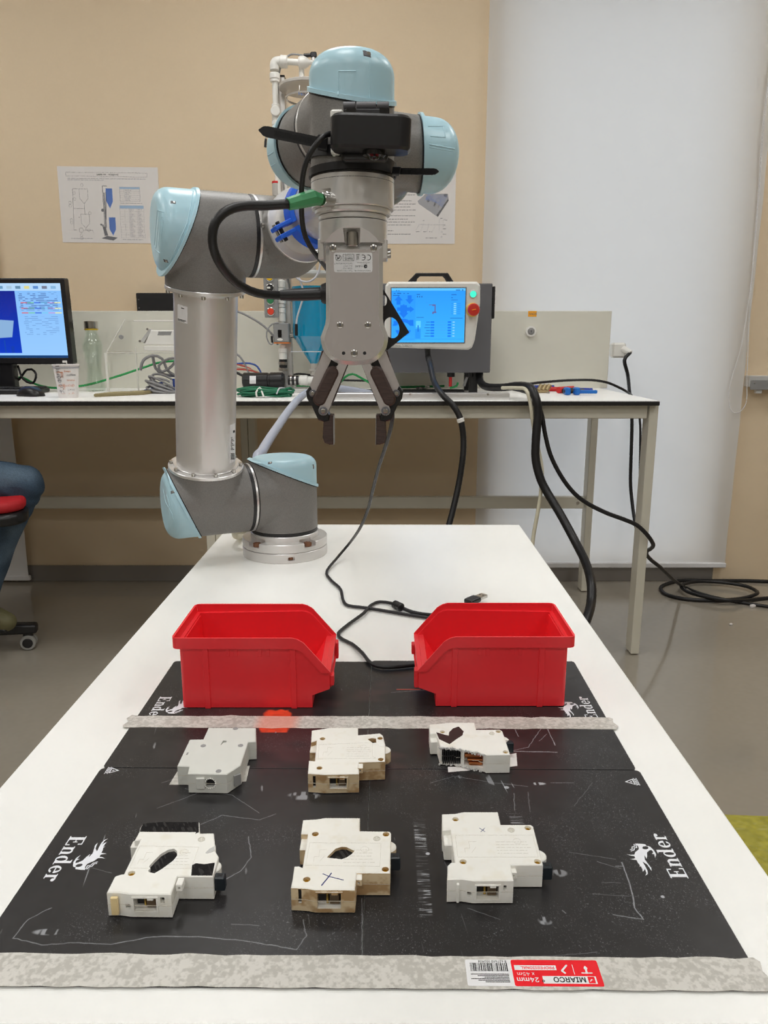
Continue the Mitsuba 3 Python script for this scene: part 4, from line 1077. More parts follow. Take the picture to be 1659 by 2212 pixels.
A('green_cable_coil__tie', [tube([(gc[0] + .045, gc[1] - .052, BZ + .012), (gc[0] + .055, gc[1] - .045, BZ + .032), (gc[0] + .07, gc[1] - .02, BZ + .03)], .003, 6)], 'pale_hose', True)
A('network_cable', [tube([onY(x, y, 3.03) for x, y in ((640, 834), (680, 836), (730, 828), (745, 815), (762, 808), (790, 822), (820, 836), (880, 836), (960, 834))], .0042, 8)], 'green_cord', True, 'green cable lying on the bench behind the gripper fingers', 'cable')
A('black_cable', [tube([onY(x, y, 3.06) for x, y in ((618, 822), (640, 808), (680, 812), (720, 820), (800, 823), (850, 827))], .004, 8)], 'black_rubber', True, 'thin black cable behind the water station outlet and gripper', 'cable')

# ------------------------------------------------------------------ controller box and pendant
CY = 2.82
k = thing('controller', 'dark grey steel robot controller box behind the lit pendant', 'controller box')
c0, c1 = onY(834, 803, CY), onY(1063, 613, CY)
c0[0] = c1[0] - .43; c2 = onY(1063, 803, CY)
A(k + '__body', bb(c0[0], c1[0] - .004, CY, CY + .24, c2[2], c1[2] - .006, .003), 'dark_grey', False)
A(k + '__door', bb(c0[0] - .004, c1[0], CY - .018, CY - .001, c2[2] - .003, c1[2], .003), 'dark_grey', False)
A(k + '__hinge', bb(c1[0] + .0005, c1[0] + .010, CY - .016, CY + .03, c2[2] + .19, c1[2] - .01, .002), 'black_plastic', False)
for x in (c0[0] + .03, c1[0] - .07):
    for y in (CY + .02, CY + .20): A(k + '__foot', bb(x, x + .03, y, y + .03, BZ, c2[2], .002), 'black_plastic', False)
gz = c2[2]
for x, m in ((onY(991, 0, CY)[0], 'black_plastic'), (onY(1036, 0, CY)[0], 'black_plastic')):
    A(k + '__gland', cyl((x, CY + .02, gz - .020), (x, CY + .02, gz + .001), .014), m, 30)
A(k + '__lead', [cyl((onY(990, 0, CY)[0], CY + .02, gz - .055), (onY(990, 0, CY)[0], CY + .02, gz - .018), .006)], 'tool_red', 30, 'dark red plug')
A(k + '__lead', tube([onY(x, y, CY + .02) for x, y in ((989, 826), (986, 834), (972, 838))], .004), 'green_cord', True)
A(k + '__stay', cyl(onY(1012, 806, CY + .02), onY(1002, 834, CY + .02), .005), 'mid_grey', 30)

PYp = 2.62
k = thing('teach_pendant', 'white teach pendant with a lit blue touch screen, green button and red stop button', 'teach pendant')
pc = [(832, 617), (839, 608), (1030, 608), (1037, 616), (1037, 655), (1026, 735), (1020, 751), (1012, 756), (836, 751), (830, 744)]
tiltp = .06


def pp(x, y, d=0.):
    p = onY(x, y, PYp); p = p.copy(); p[1] = PYp + (p[2] - 1.05) * tiltp - d; return p


q = [pp(*p) for p in pc]; MP = frame(pp(830, 751), x=[1, 0, 0], z=[0, -1, -tiltp])
inv = np.linalg.inv(MP); loc = lambda x, y: (inv @ np.append(pp(x, y), 1))[:2]
PL = Polygon([loc(*p) for p in pc]).buffer(-.006).buffer(.006, quad_segs=5)
A(k + '__housing', mv(bprism(PL, .055, .006, -.055), MP), 'white_plastic', 25)
A(k + '__front_plate', mv(bprism(PL.buffer(-.006), .0016, .0006, 0), MP), 'white_plastic', False)
s0, s1 = loc(845.5, 739.5), loc(1005, 622)


def ui_pendant(u, v):
    c = mix(lin(56, 176, 255), lin(40, 150, 255), v)
    dk = (20, 120, 236)
    c = over(c, (92, 190, 255), u, v, 0, .955, 1, 1)
    c = over(c, (30, 140, 250), u, v, .005, .03, .32, .88, .35); c = over(c, (30, 130, 245), u, v, .32, 0.0, .325, .9, .25)

    def tri(cx, cy, w_, h_, c):   # up-pointing (h_>0) or down-pointing arrow head
        t = (v - cy) / h_; m_ = smoothstep(0, .03, t) * smoothstep(1, .97, t) * smoothstep(w_ * 1.03, w_ * .97, dr.abs(u - cx) / dr.maximum(1 - t, .02)); return mix(c, lin(*dk), m_)
    c = tri(.095, .775, .058, .09, c); c = over(c, dk, u, v, .068, .70, .122, .778)
    c = tri(.245, .80, .058, -.09, c); c = over(c, dk, u, v, .218, .798, .272, .87)
    c = tri(.165, .64, .055, .07, c); c = tri(.165, .55, .065, -.10, c); c = over(c, dk, u, v, .075, .585, .255, .65); c = over(c, dk, u, v, .12, .54, .21, .69)
    t = (u - .25) / .06; c = mix(c, lin(*dk), smoothstep(0, .03, t) * smoothstep(1, .97, t) * smoothstep(.062, .058, dr.abs(v - .615) / dr.maximum(1 - t, .02)))
    r = dr.sqrt(dr.square((u - .16) * 1.36) + dr.square(v - .22)); c = mix(c, lin(*dk), smoothstep(.225, .215, r) * smoothstep(.15, .16, r) * smoothstep(.30, .32, v))
    c = over(c, dk, u, v, .03, .32, .085, .40); c = over(c, dk, u, v, .245, .32, .30, .42)
    r2 = dr.sqrt(dr.square((u - .16) * 1.36) + dr.square(v - .26)); c = mix(c, lin(*dk), smoothstep(.15, .14, r2) * smoothstep(.08, .09, r2) * smoothstep(.24, .22, v))
    c = over(c, (90, 200, 255), u, v, .335, .28, .40, .40); c = over(c, (30, 140, 250), u, v, .325, .07, .40, .25, .8); c = over(c, (20, 110, 215), u, v, .358, .2, .372, .32)
    for i in range(6):
        y = .38 - i * .052
        c = over(c, dk, u, v, .535, y - .016, .585, y + .014); c = over(c, dk, u, v, .77, y - .016, .815, y + .014); c = over(c, (70, 150, 225), u, v, .59, y - .003, .765, y + .001, .8)
        c = over(c, (20, 90, 180), u, v, .535 - .06 - .012 * (i % 3), y - .008, .528, y + .006, .7); c = over(c, (140, 205, 255), u, v, .835, y - .012, .865, y + .01, .9)
        y2 = .72 - i * .037; c = over(c, (140, 210, 255), u, v, .845, y2 - .012, .88, y2 + .008, .9); c = over(c, (24, 110, 205), u, v, .895, y2 - .008, .94, y2 + .004, .5); c = over(c, (20, 100, 200), u, v, .815, y2 - .006, .83, y2 + .004, .6)
    rd = (96, 96, 150)
    for a_ in ((.51, .69, .555, .70), (.555, .675, .60, .705), (.585, .56, .60, .68), (.56, .545, .61, .575), (.555, .53, .575, .56)): c = over(c, rd, u, v, *a_, .9)
    for i in range(3): c = over(c, (30, 80, 140), u, v, .345 + i * .03, .83, .357 + i * .03, .86, .8)
    for a_ in ((.06, .945, .075, .965), (.09, .945, .11, .96), (.03, .895, .055, .91), (.075, .895, .13, .915), (.16, .895, .18, .91), (.21, .895, .235, .91), (.02, .86, .11, .875), (.34, .88, .385, .895), (.87, .955, .93, .975), (.95, .95, .97, .98), (.81, .875, .88, .89), (.81, .82, .83, .835), (.81, .78, .90, .79), (.34, .46, .44, .47), (.80, .447, .97, .458)): c = over(c, (22, 84, 160), u, v, *a_, .75)
    return over(c, (30, 120, 225), u, v, 0, .06, 1, .066, .6)


lp = lambda x, y, z: (MP @ np.array([x, y, z, 1]))[:3]
screen(k + '__screen', [lp(s0[0], s0[1], .0022), lp(s1[0], s0[1], .0022), lp(s1[0], s1[1], .0022), lp(s0[0], s1[1], .0022)], ui_pendant, 1.0)
A(k + '__screen_frame', mv(prism(sbox(s0[0] - .003, s0[1] - .003, s1[0] + .003, s1[1] + .003).difference(sbox(s0[0], s0[1], s1[0], s1[1])), .003, .0005), MP), 'print_grey', False)
gb = loc(1021, 635)
A(k + '__power_button', at(mv(lathe([(.0135, 0), (.0135, .006), (.0105, .0085)], 32), frame([0, 0, 0])), 0, 0, 0) if False else mv(at(lathe([(.0135, 0), (.0135, .004), (.0115, .006)], 32), gb[0], gb[1], .001), MP), 'light_grey', 30)
glow = mv(at(lathe([(.0108, 0), (.0108, .0072), (.0098, .0085)], 32), gb[0], gb[1], .0011), MP)
scene[k + '__power_lamp'] = {**mikit.ply(glow, 'green_button', smooth=30), 'emitter': {'type': 'area', 'radiance': {'type': 'rgb', 'value': [.05, .80, .58]}}}
labels[k + '__power_lamp'] = {'label': 'green lit lamp button'}
es = loc(1020.5, 668)
A(k + '__stop_collar', mv(at(lathe([(.0225, 0), (.0225, .004), (.019, .010), (.0135, .014)], 36), es[0], es[1] - .001, .001), MP), 'yellow', 30, 'yellow collar of the stop button')
A(k + '__stop_button', mv(at(lathe([(.0125, .0), (.0125, .016), (.020, .018), (.0205, .026), (.018, .031), (.0, .033)], 36), es[0], es[1], .004), MP), 'red_plastic', 30, 'red mushroom stop button')
A(k + '__stop_mark', mv(at(cbox(.014, .0022, .001, .0002), es[0], es[1], .0372, .2), MP), 'orange_note', False)
tx = loc(835, 751); 
A(k + '__lettering', mv(at(text('UNIVERSAL ROBOTS', .0062, .0004), loc(836, 748)[0], loc(836, 748.6)[1], .0016), MP), 'print_grey', False, 'grey words UNIVERSAL ROBOTS')
h0 = [loc(*p) for p in ((880, 609), (899, 589), (968, 589), (981, 609), (966, 609), (962, 601), (957, 596), (908, 596), (902, 601), (899, 609))]
A(k + '__handle', mv(bprism(Polygon(h0), .028, .003, -.045), MP), 'black_plastic', 25)
lc = lp(*loc(924, 752), -.028)
A(k + '__cable_gland', cyl(lc + [0, 0, .004], lc + [.004, .0, -.045], .0105, .008), 'black_rubber', 30)


V_ = lambda *a: np.array(a, float)


def fr(*q):
    """Points (x, y, depth) seen in the photo."""
    return [onY(x, y, Y) for x, y, Y in q]


c = [lc + [.003, 0, -.03]] + fr((930, 790, 2.58), (938, 825, 2.52), (955, 852, 2.455), (978, 875, 2.44), (992, 898, 2.435), (997, 915, 2.43), (1001, 945, 2.43), (1000, 985, 2.42), (992, 1040, 2.41), (980, 1095, 2.39), (968, 1140, 2.37), (950, 1200, 2.34), (930, 1280, 2.3)) + [V_(.12, 2.25, .20), V_(.10, 2.20, .05), V_(.06, 2.10, .0102), V_(-.10, 1.98, .0102)]
A('pendant_cable', tube(c, .0098, 12), 'black_rubber', True, 'thick black cable hanging from the teach pendant over the bench front', 'cable')
t_ = onY(995, 908, 2.433); A('pendant_cable__marker', cyl(t_ + [-.0022, 0, .0065], t_ + [.0022, -.001, -.0065], .0122, n=24), 'white_plastic', 30, 'white marker sleeve')
cz_ = onY(1036, 806, CY + .02)
A('controller_cable', tube([cz_ + [0, 0, .0]] + fr((1037, 822, CY), (1050, 835, 2.74), (1085, 837, 2.66), (1120, 833, 2.56), (1146, 838, 2.46), (1158, 862, 2.432), (1162, 890, 2.43), (1158, 945, 2.425), (1157, 990, 2.42), (1166, 1030, 2.41), (1180, 1060, 2.40), (1210, 1110, 2.36), (1240, 1165, 2.30), (1265, 1215, 2.2), (1277, 1260, 2.1), (1277, 1300, 2.05), (1268, 1335, 1.98), (1250, 1370, 1.95)) + [V_(.44, 1.93, .12), V_(.36, 1.90, .030), V_(.20, 1.88, .0140), V_(-.15, 1.86, .0140)], .0135, 12), 'black_rubber', True, 'thickest black cable draped over the bench edge from the controller', 'cable')
A('beige_cable', tube(fr((1085, 838, 2.60), (1115, 838, 2.53), (1136, 842, 2.452), (1145, 868, 2.438), (1150, 905, 2.435), (1157, 945, 2.445), (1166, 985, 2.44), (1171, 1020, 2.43), (1168, 1065, 2.42), (1161, 1110, 2.41), (1152, 1160, 2.40), (1146, 1220, 2.38)) + [V_(.46, 2.36, .20), V_(.45, 2.33, .04), V_(.42, 2.28, .0066), V_(.25, 2.20, .0066)], .0062, 10), 'beige_cord', True, 'thin beige cable hanging beside the thickest black cable', 'cable')
A('loop_cable', tube(fr((1060, 836, 2.70), (1100, 838, 2.60), (1140, 848, 2.454), (1158, 868, 2.44), (1170, 895, 2.44), (1178, 940, 2.44), (1190, 985, 2.44), (1213, 1030, 2.44), (1240, 1065, 2.44), (1270, 1088, 2.445), (1310, 1108, 2.45), (1345, 1121, 2.455), (1375, 1134, 2.46), (1395, 1152, 2.46), (1407, 1168, 2.475), (1411, 1178, 2.51), (1406, 1185, 2.57), (1398, 1190, 2.62), (1397, 1198, 2.67), (1407, 1210, 2.71), (1427, 1226, 2.76), (1455, 1252, 2.9)) + [np.array([*onZ(x, y, .0075)[:2], .0075]) for x, y in ((1478, 1268), (1510, 1281), (1550, 1292), (1600, 1301), (1659, 1310), (1750, 1318))], .0070, 10), 'black_rubber', True, 'black cable sagging in front of the bench leg and running along the floor', 'cable')
fl = lambda *q: [np.array([onZ(x, y, z)[0], min(onZ(x, y, z)[1], 3.325), z]) for x, y, z in q]
A('floor_cable', tube(fl((1659, 1256, .008), (1600, 1250, .008), (1520, 1248, .008), (1470, 1254, .008), (1434, 1264, .008), (1428, 1274, .008), (1442, 1285, .008), (1480, 1294, .008), (1540, 1297, .009), (1600, 1293, .012), (1632, 1284, .022), (1634, 1277, .022), (1610, 1266, .02), (1560, 1258, .02), (1510, 1256, .02), (1480, 1261, .02), (1472, 1268, .022), (1490, 1280, .024), (1530, 1290, .024), (1580, 1297, .022), (1620, 1296, .01), (1659, 1292, .008), (1760, 1288, .008)), .0078, 10), 'black_rubber', True, 'coiled black cable lying on the floor at the right', 'cable coil')
s_ = fl((1622, 1299, .02))[0]; A('paper_scrap', at(rbox(.022, .014, .012, .003), s_[0], s_[1] - .02, .0062, .3), 'white_paper', 30, 'white scrap lying by the coiled floor cable', 'scrap')
s_ = fl((1579, 1350, .0))[0]; A('paper_scrap', at(rbox(.014, .010, .006, .002), s_[0], s_[1], .0032, .7), 'white_paper', 30, 'small white scrap on the bare floor right of the bench leg', 'scrap')

# plug and leads at the right end
k = thing('power_plug', 'white power plug at the right end of the bench back panel', 'plug')
w_ = onY(1337, 756, PY + .05)
A(k + '__socket', bb(w_[0] - .035, w_[0] + .022, PY + .021, PY + .07, w_[2] - .032, w_[2] + .030, .008), 'white_plastic', 30)
A(k + '__body', cyl(w_ + [.010, -.02, .004], w_ + [.036, -.045, -.012], .016, .011), 'white_plastic', 30)
A('mains_cable', tube([w_ + [.034, -.043, -.011]] + fr((1349, 778, 3.15), (1356, 810, 3.18), (1360, 848, 3.28), (1364, 880, 3.29), (1365, 920, 3.285), (1363, 990, 3.28), (1362, 1045, 3.28), (1366, 1090, 3.25), (1371, 1125, 3.2), (1378, 1160, 3.12), (1381, 1200, 3.08), (1379, 1250, 3.05), (1376, 1290, 3.04)), .0072, 10), 'black_rubber', True, 'black power cord hanging from the white plug behind the bench leg', 'cable')
A('thin_cable', tube(fr((1120, 833, 2.90), (1160, 827, 2.95), (1220, 822, 3.0), (1275, 821, 3.02), (1310, 826, 3.04), (1335, 836, 3.06), (1352, 845, 3.08), (1366, 856, 3.2), (1378, 880, 3.29), (1383, 920, 3.285), (1383, 960, 3.28), (1382, 1030, 3.28), (1383, 1080, 3.27), (1386, 1130, 3.2)), .0048, 8), 'black_rubber', True, 'thinner black cord arching over the tools and down behind the bench leg', 'cable')

# aluminium rail at the bench front, dark strip behind it
k = thing('aluminium_rail', 'silver aluminium profile rail lying along the bench front edge', 'rail')
a0, a1 = onY(700, 0, 2.56)[0], onY(1131, 0, 2.53)[0]
pr = mf(bb(a0, a1, 2.515, 2.555, BZ, BZ + .022, .0015)) - mf(bb(a0 - .01, a1 + .01, 2.528, 2.542, BZ + .012, BZ + .05, .001)) - mf(bb(a0 - .01, a1 + .01, 2.50, 2.520, BZ + .007, BZ + .015, .001))
A(k + '__profile', pr, 'anodised', False)
for x in (892, 1079): A(k + '__screw', cyl((onY(x, 0, 2.52)[0], 2.5155, BZ + .0185), (onY(x, 0, 2.52)[0], 2.5125, BZ + .0185), .004, n=14), 'steel')
A('cable_tray', bb(onY(700, 0, 2.9)[0], onY(1020, 0, 2.9)[0], 2.86, 2.90, BZ, BZ + .012, .002), 'black_plastic', False, 'black strip lying on the bench under the controller', 'strip')
k = thing('coin_dish', 'small heap of dark metal parts on the bench left of the controller leads', 'metal parts')
q = np.random.default_rng(9); hx, hy = onY(915, 835, 2.98)[0], 2.98
for i in range(7): A(k + '__part', at(rbox(.018, .012, .008, .002, 1), hx + q.uniform(-.02, .02), hy + q.uniform(-.015, .015), BZ + .0045 + .006 * (i // 3), q.uniform(0, 3), q.uniform(-.4, .4)), ['steel', 'dark_grey'][i % 2], 30)

# hand tools at the right end
def shaft(a, b, r, m, key, **kk): return A(key, cyl(a, b, r, n=20, **kk), m, 30)


tz = lambda x, y: onZ(x, y, BZ + .012)
k = thing('screwdriver', 'blue screwdriver with white bands lying at the back of the tools', 'screwdriver')
a, b = tz(1158, 836), tz(1237, 831); a[1] = b[1] = 2.98; a[0], b[0] = onY(1160, 0, 2.98)[0], onY(1238, 0, 2.98)[0]
shaft(a, a + (b - a) * .22, .010, 'tool_navy', k + '__handle'); shaft(a + (b - a) * .22, a + (b - a) * .30, .0085, 'white_plastic', k + '__band'); shaft(a + (b - a) * .30, b, .0105, 'tool_navy', k + '__handle')
shaft(a - (b - a) * .0 - [.012, 0, 0], a, .007, 'white_plastic', k + '__cap')
k = thing('pen', 'blue pen with red end lying behind the brass fitting', 'pen')
a, b = np.array([onY(1228, 0, 2.93)[0], 2.96, BZ + .0095]), np.array([onY(1278, 0, 2.93)[0], 2.92, BZ + .0095])
shaft(a, b, .0085, 'tool_red', k + '__grip'); shaft(b, b + (b - a) * .9, .0075, 'tool_navy', k + '__barrel')
k = thing('brass_fitting', 'brass pipe fitting lying among the tools', 'fitting')
a = np.array([onY(1160, 0, 2.86)[0], 2.86, BZ + .0065]); b = np.array([onY(1226, 0, 2.86)[0], 2.86, BZ + .0065])
shaft(a, b, .006, 'brass_dull' if mat('brass_dull', lin(176, 156, 118), .4, .6) else '', k + '__stem'); c_ = a + (b - a) * .78
for i, d in enumerate((-.016, 0, .015)): shaft(c_ + [d, 0, .004], c_ + [d + .012, .004, .024], .0085, 'brass_dull', k + '__nut')
k = thing('pliers', 'red and black pliers lying behind the blue clamp', 'pliers')
a = np.array([onY(1246, 0, 2.86)[0], 2.84, BZ + .0125]); b = np.array([onY(1290, 0, 2.86)[0], 2.90, BZ + .0125])
shaft(a, b, .012, 'tool_red', k + '__handle'); shaft(a + [.014, -.026, -.002], b + [.012, -.035, -.002], .010, 'black_rubber', k + '__handle')
A(k + '__jaw', at(rbox(.035, .03, .014, .004), b[0] + .02, b[1] - .01, BZ + .008, .5), 'dark_grey', 30)
k = thing('plastic_clamp', 'blue plastic hand clamp lying at the right end of the bench', 'clamp')
a = np.array([onY(1264, 0, 2.76)[0], 2.76, BZ + .012])
A(k + '__bar', bb(a[0] + .03, a[0] + .118, 2.753, 2.768, BZ + .005, BZ + .017, .002), 'tool_blue', False)
for d in (0, .034): A(k + '__jaw', bb(a[0] + d, a[0] + d + .018, 2.738, 2.782, BZ + .0005, BZ + .027, .004), 'tool_blue', False)
A(k + '__spindle', cyl((a[0] - .002, 2.76, BZ + .013), (a[0] + .036, 2.76, BZ + .013), .006), 'black_plastic', 30)
for x, y, lb in ((1184, 850, 'silver'), (1240, 839, 'dark')): A('hex_nut', at(mf(prism(Point(0, 0).buffer(.006, 1).union(Point(0, 0).buffer(.0055, 2)), .005)) - mf(at(trimesh.creation.cylinder(.0028, .02, sections=12))), *onZ(x, y, BZ + .0002)), 'steel' if lb == 'silver' else 'dark_grey', False, f'small {lb} nut lying by the hand tools', 'nut')


# ------------------------------------------------------------------ robot arm (link lengths as the real six-axis arm has them)
V = np.array
th_, ph_, ps_ = 0.43955, 0.22803, 0.10251
Z3 = V([0, 0, 1.]); sd = V([-math.cos(th_), -math.sin(th_), 0]); fd = V([math.sin(th_), -math.cos(th_), 0]); ed = -sd
B0 = V([-.1766, 1.2950, TH]); S0 = B0 + Z3 * .1062; A0 = S0 + .13585 * sd
ud = math.cos(ph_) * Z3 + math.sin(ph_) * fd; A1 = A0 + .425 * ud; E0 = A1 + .1197 * ed
wd = math.cos(ps_) * fd + math.sin(ps_) * Z3; F0 = E0 + .39225 * wd; W2 = F0 + .093 * sd; W3 = W2 + .09465 * fd; T0 = W3 - .0823 * Z3
RB, RS = .0585, .0372
k = thing('industrial_robot', 'grey six-axis robot arm with light blue joint caps bolted to the white table', 'robot arm')
RM = {}


def joint(name, C, out, port, R, ho, hp, c0, kk, ce, rho, rim=.0028, ring=True):
    """A joint housing: motor cylinder along out, side port, slanted light blue cap at the back."""
    a = -out
    m = mf(cyl(C + out * ho, C + a * ce, R, n=96, c=.0004)) + mf(cyl(C, C + port * hp, R, n=96, c=.0004))
    n = a - kk * port; L = np.linalg.norm(n); n = n / L; off = float(n @ C + c0 / L)
    m = m.trim_by_plane(tuple(map(float, -n)), -off)
    RM[name] = A(f'{k}__{name}', m.refine_to_length(.009), 'robot_grey', 28)
    pr = [(R, -.03 - R)] + [(R - rho + rho * math.cos(t), ce - rho + rho * math.sin(t)) for t in np.linspace(0, math.pi / 2, 12)]
    cap = mf(mv(lathe(pr, 96), frame(C, z=a))).trim_by_plane(tuple(map(float, n)), off + .0005)
    slab = mf(cyl(C - a * .05, C + a * (ce - .004), R + rim, n=96, c=.0002)).trim_by_plane(tuple(map(float, n)), off + .0005).trim_by_plane(tuple(map(float, -n)), -off - (.0048 if R > .05 else .0040))
    cm = tm(cap + slab); ck = A(f'{k}__joint_cap', cm, 'cap_blue', 35, 'light blue plastic cap')
    A(f'{k}__cap_seal', tm(mf(cyl(C - a * .05, C + a * (ce - .004), R + .0004, n=96, c=.0002)).trim_by_plane(tuple(map(float, n)), off - .0010).trim_by_plane(tuple(map(float, -n)), -off - .0004)), 'black_rubber', 30)
    if ring:
        A(f'{k}__seal_ring', cyl(C + out * (ho + .0002), C + out * (ho + .0052), R - .0002, n=96, c=.0002), 'black_rubber', 30, 'black sealing ring')
        A(f'{k}__joint_ring', cyl(C + out * (ho + .0054), C + out * (ho + .0094), R + .0004, n=96, c=.0004), 'anodised', 30, 'bright metal ring')
    return cm, ck


# base
bp = mf(cyl(B0, B0 + Z3 * .0168, .0745, n=96, c=.0008))
for a in np.radians((-75, 150, 20)): bp = bp - mf(mv(cbox(.012, .012, .006, .0003), frame(B0 + V([.0745 * math.cos(a), .0745 * math.sin(a), .0085]), x=[math.sin(a), -math.cos(a), 0])))
A(k + '__base_plate', bp, 'anodised_matte', 30, 'round aluminium base plate')
bf = mf(cyl(B0 + Z3 * .0172, B0 + Z3 * .033, .0745, n=96, c=.0012)) + mf(cyl(B0 + Z3 * .03, B0 + Z3 * .0425, .0600, n=96, c=.0012))
for a in np.radians((-128, -47, 45, 135)):
    d = V([math.cos(a), math.sin(a), 0]); bf = bf - mf(mv(cbox(.034, .024, .012, .0004), frame(B0 + d * .0735 + Z3 * .031, x=d)))
A(k + '__base_flange', bf, 'anodised_matte', 30, 'aluminium base flange')
for a in np.radians((-128, -47, 45, 135)):
    d = V([math.cos(a), math.sin(a), 0]); A(k + '__base_bolt', cyl(B0 + d * .0665 + Z3 * .0252, B0 + d * .0665 + Z3 * .0318, .0068, n=6, c=.0006), 'rust', False, 'rusty bolt head')
A(k + '__base_nut', cyl(B0 + V([.0745 * math.cos(-1.309), .0745 * math.sin(-1.309), 0]) * .93 + Z3 * .0062, B0 + V([.0745 * math.cos(-1.309), .0745 * math.sin(-1.309), 0]) * .93 + Z3 * .011, .004, n=12), 'rust', 30)
base_cap, _k1 = joint('base_joint', S0, -Z3, sd, RB, .0580, .0585, .037, .44, .0675, .016, ring=False)
A(k + '__seal_ring', cyl(B0 + Z3 * .0428, B0 + Z3 * .0480, RB - .0004, n=96, c=.0002), 'black_rubber', 30, 'black sealing ring')
sh_cap, _k2 = joint('shoulder_joint', A0, ed, ud, RB, .0660, .0600, .037, .44, .0690, .020)
el_cap, _k3 = joint('elbow_joint', A1, ed, -ud, RB, .0600, .0735, .037, .44, .0720, .020)
# upper arm
A(k + '__upper_arm_tube', cyl(A0 + ud * .062, A1 - ud * .074, .0472, n=96, c=.0006), 'anodised_matte', 30, 'anodised aluminium tube')
tube_m = tm(cyl(A0 + ud * .062, A1 - ud * .074, .0472, n=96, c=.0006))
for C, d, nm in ((A0 + ud * .0605, ud, 'flange'), (A1 - ud * .0738, -ud, 'flange')):
    f = A(f'{k}__{nm}', cyl(C, C + d * .0058, .0605 if d is ud else .0592, n=96, c=.0008), 'anodised', 30)
    A(f'{k}__flange_step', cyl(C + d * .0058, C + d * .0085, .052, n=96, c=.0006), 'anodised', 30)
    for i in range(10):
        a = i * math.tau / 10 + .16; M_ = frame(C, z=d, x=[1, 0, 0]); p = (M_ @ V([.0558 * math.cos(a), .0558 * math.sin(a), .0062, 1]))[:3]
        A(f'{f}__bolt', [cyl(p, p + d * .0045, .0031, n=14)], 'steel', 30)
A(k + '__tube_sticker', decal(tube_m, [(384, 657), (405, 663), (405, 700), (384, 693)], 6, 4), 'label_white', False, 'white sticker on the upper tube')
A(k + '__tube_sticker__print', [decal(tube_m, q, 4, 1, .0007) for q in ([(385, 688), (402, 693), (402, 694.6), (385, 689.6)], [(385, 690.6), (399, 695), (399, 696), (385, 691.6)], [(392, 664.5), (398, 666), (398, 667.6), (392, 666.2)])], 'print_black', False, kind='stuff')
A(k + '__tube_sticker', decal(tube_m, [(496.5, 919), (507.5, 914), (508, 996), (496, 1001)], 5, 5), 'label_white', False, 'long white sticker at the right edge of the tube')
A(k + '__tube_sticker_001__print', [decal(tube_m, [(498, y), (498 + w_, y), (498 + w_, y + 1.3), (498, y + 1.3)], 2, 1, .0007) for y, w_ in [(945 + 3.2 * i, 3 + 4 * ((i * 7) % 3) / 2) for i in range(9)] + [(979 + 2 * i, 8) for i in range(7)]] + [decal(tube_m, [(503, 930), (506.5, 929), (506.5, 934), (503, 935)], 2, 1, .0007)], 'print_black', False, kind='stuff')
# forearm start, tube
m = mf(cyl(A1 + ed * .0695, E0, RB, n=96, c=.0004)) + m3.Manifold.sphere(RB, 96).translate(list(map(float, E0))) + m3.Manifold.batch_hull([m3.Manifold.sphere(RB, 64).translate(list(map(float, E0))), mf(cyl(E0 + wd * .072, E0 + wd * .080, .0500, n=96, c=.0004))])
fore_m = tm(m); A(k + '__forearm_socket', m, 'robot_grey', 35)
h = hit(fore_m, 570.5, 487)
if h: A(k + '__forearm_socket__screw', cyl(h[0], h[0] + h[1] * .004, .0036, n=16), 'steel', 30)
A(k + '__forearm_flange', cyl(E0 + wd * .0802, E0 + wd * .0862, .0515, n=96, c=.0008), 'anodised', 30)
A(k + '__forearm_tube', cyl(E0 + wd * .086, F0 - wd * .0570, .0405, n=96, c=.0005), 'anodised_matte', 30, 'anodised aluminium forearm tube')
A(k + '__forearm_flange', cyl(F0 - wd * .0570, F0 - wd * .0512, .0420, n=96, c=.0008), 'anodised', 30)
w1_cap, _k4 = joint('first_wrist_joint', F0, sd, -wd, RS, .0440, .0510, .0225, .36, .0600, .022)
w2_cap, _k5 = joint('second_wrist_joint', W2, fd, ed, RS, .0440, .0460, .0225, .36, .0610, .022)
w3_cap, _k6 = joint('third_wrist_joint', W3, -Z3, -fd, RS, .0455, .0470, .0150, .36, .0495, .0185, ring=False, rim=.0020)
A(k + '__seal_ring', cyl(W3 - Z3 * .0457, W3 - Z3 * .0510, RS + .0002, n=96, c=.0002), 'black_rubber', 30, 'black sealing ring')
fk_ = mf(cyl(W3 - Z3 * .0512, W3 - Z3 * .0775, .0373, n=96, c=.0006)) + mf(cyl(W3 - Z3 * .077, W3 - Z3 * .0823, .0345, n=96, c=.0012))
pk_ = onY(700, 430, W3[1] - .03)
fk_ = fk_ - mf(bb(W3[0] - .045, W3[0] - .0175, W3[1] - .060, W3[1] - .0265, pk_[2] - .0085, pk_[2] + .0085, .0004))
A(k + '__tool_flange', fk_, 'anodised', 30, 'bright aluminium tool flange')
A(k + '__tool_flange__groove', cyl(W3 - Z3 * .0552, W3 - Z3 * .0556, .03745, n=96, c=0), 'dark_grey', 30)
# raised lines and screw pockets on the caps


def emboss(mesh, key, pts, r=.0007): A(f'{key}__relief', surfline(mesh, pts, r, 14), 'cap_blue', True)


def pocket(mesh, key, x, y, w_=.007, h_=.005):
    q = hit(mesh, x, y)
    if not q: return
    M_ = frame(q[0] - q[1] * .0008, x=[1, 0, .1], z=q[1])
    A(f'{key}__screw_pocket', mv(cbox(w_, h_, .0022, .0006), M_), 'dark_grey', False); A(f'{key}__screw', mv(cyl((0.0012, 0, .0), (.0012, 0, .0018), min(w_, h_) * .32, n=14), M_), 'steel', 30)


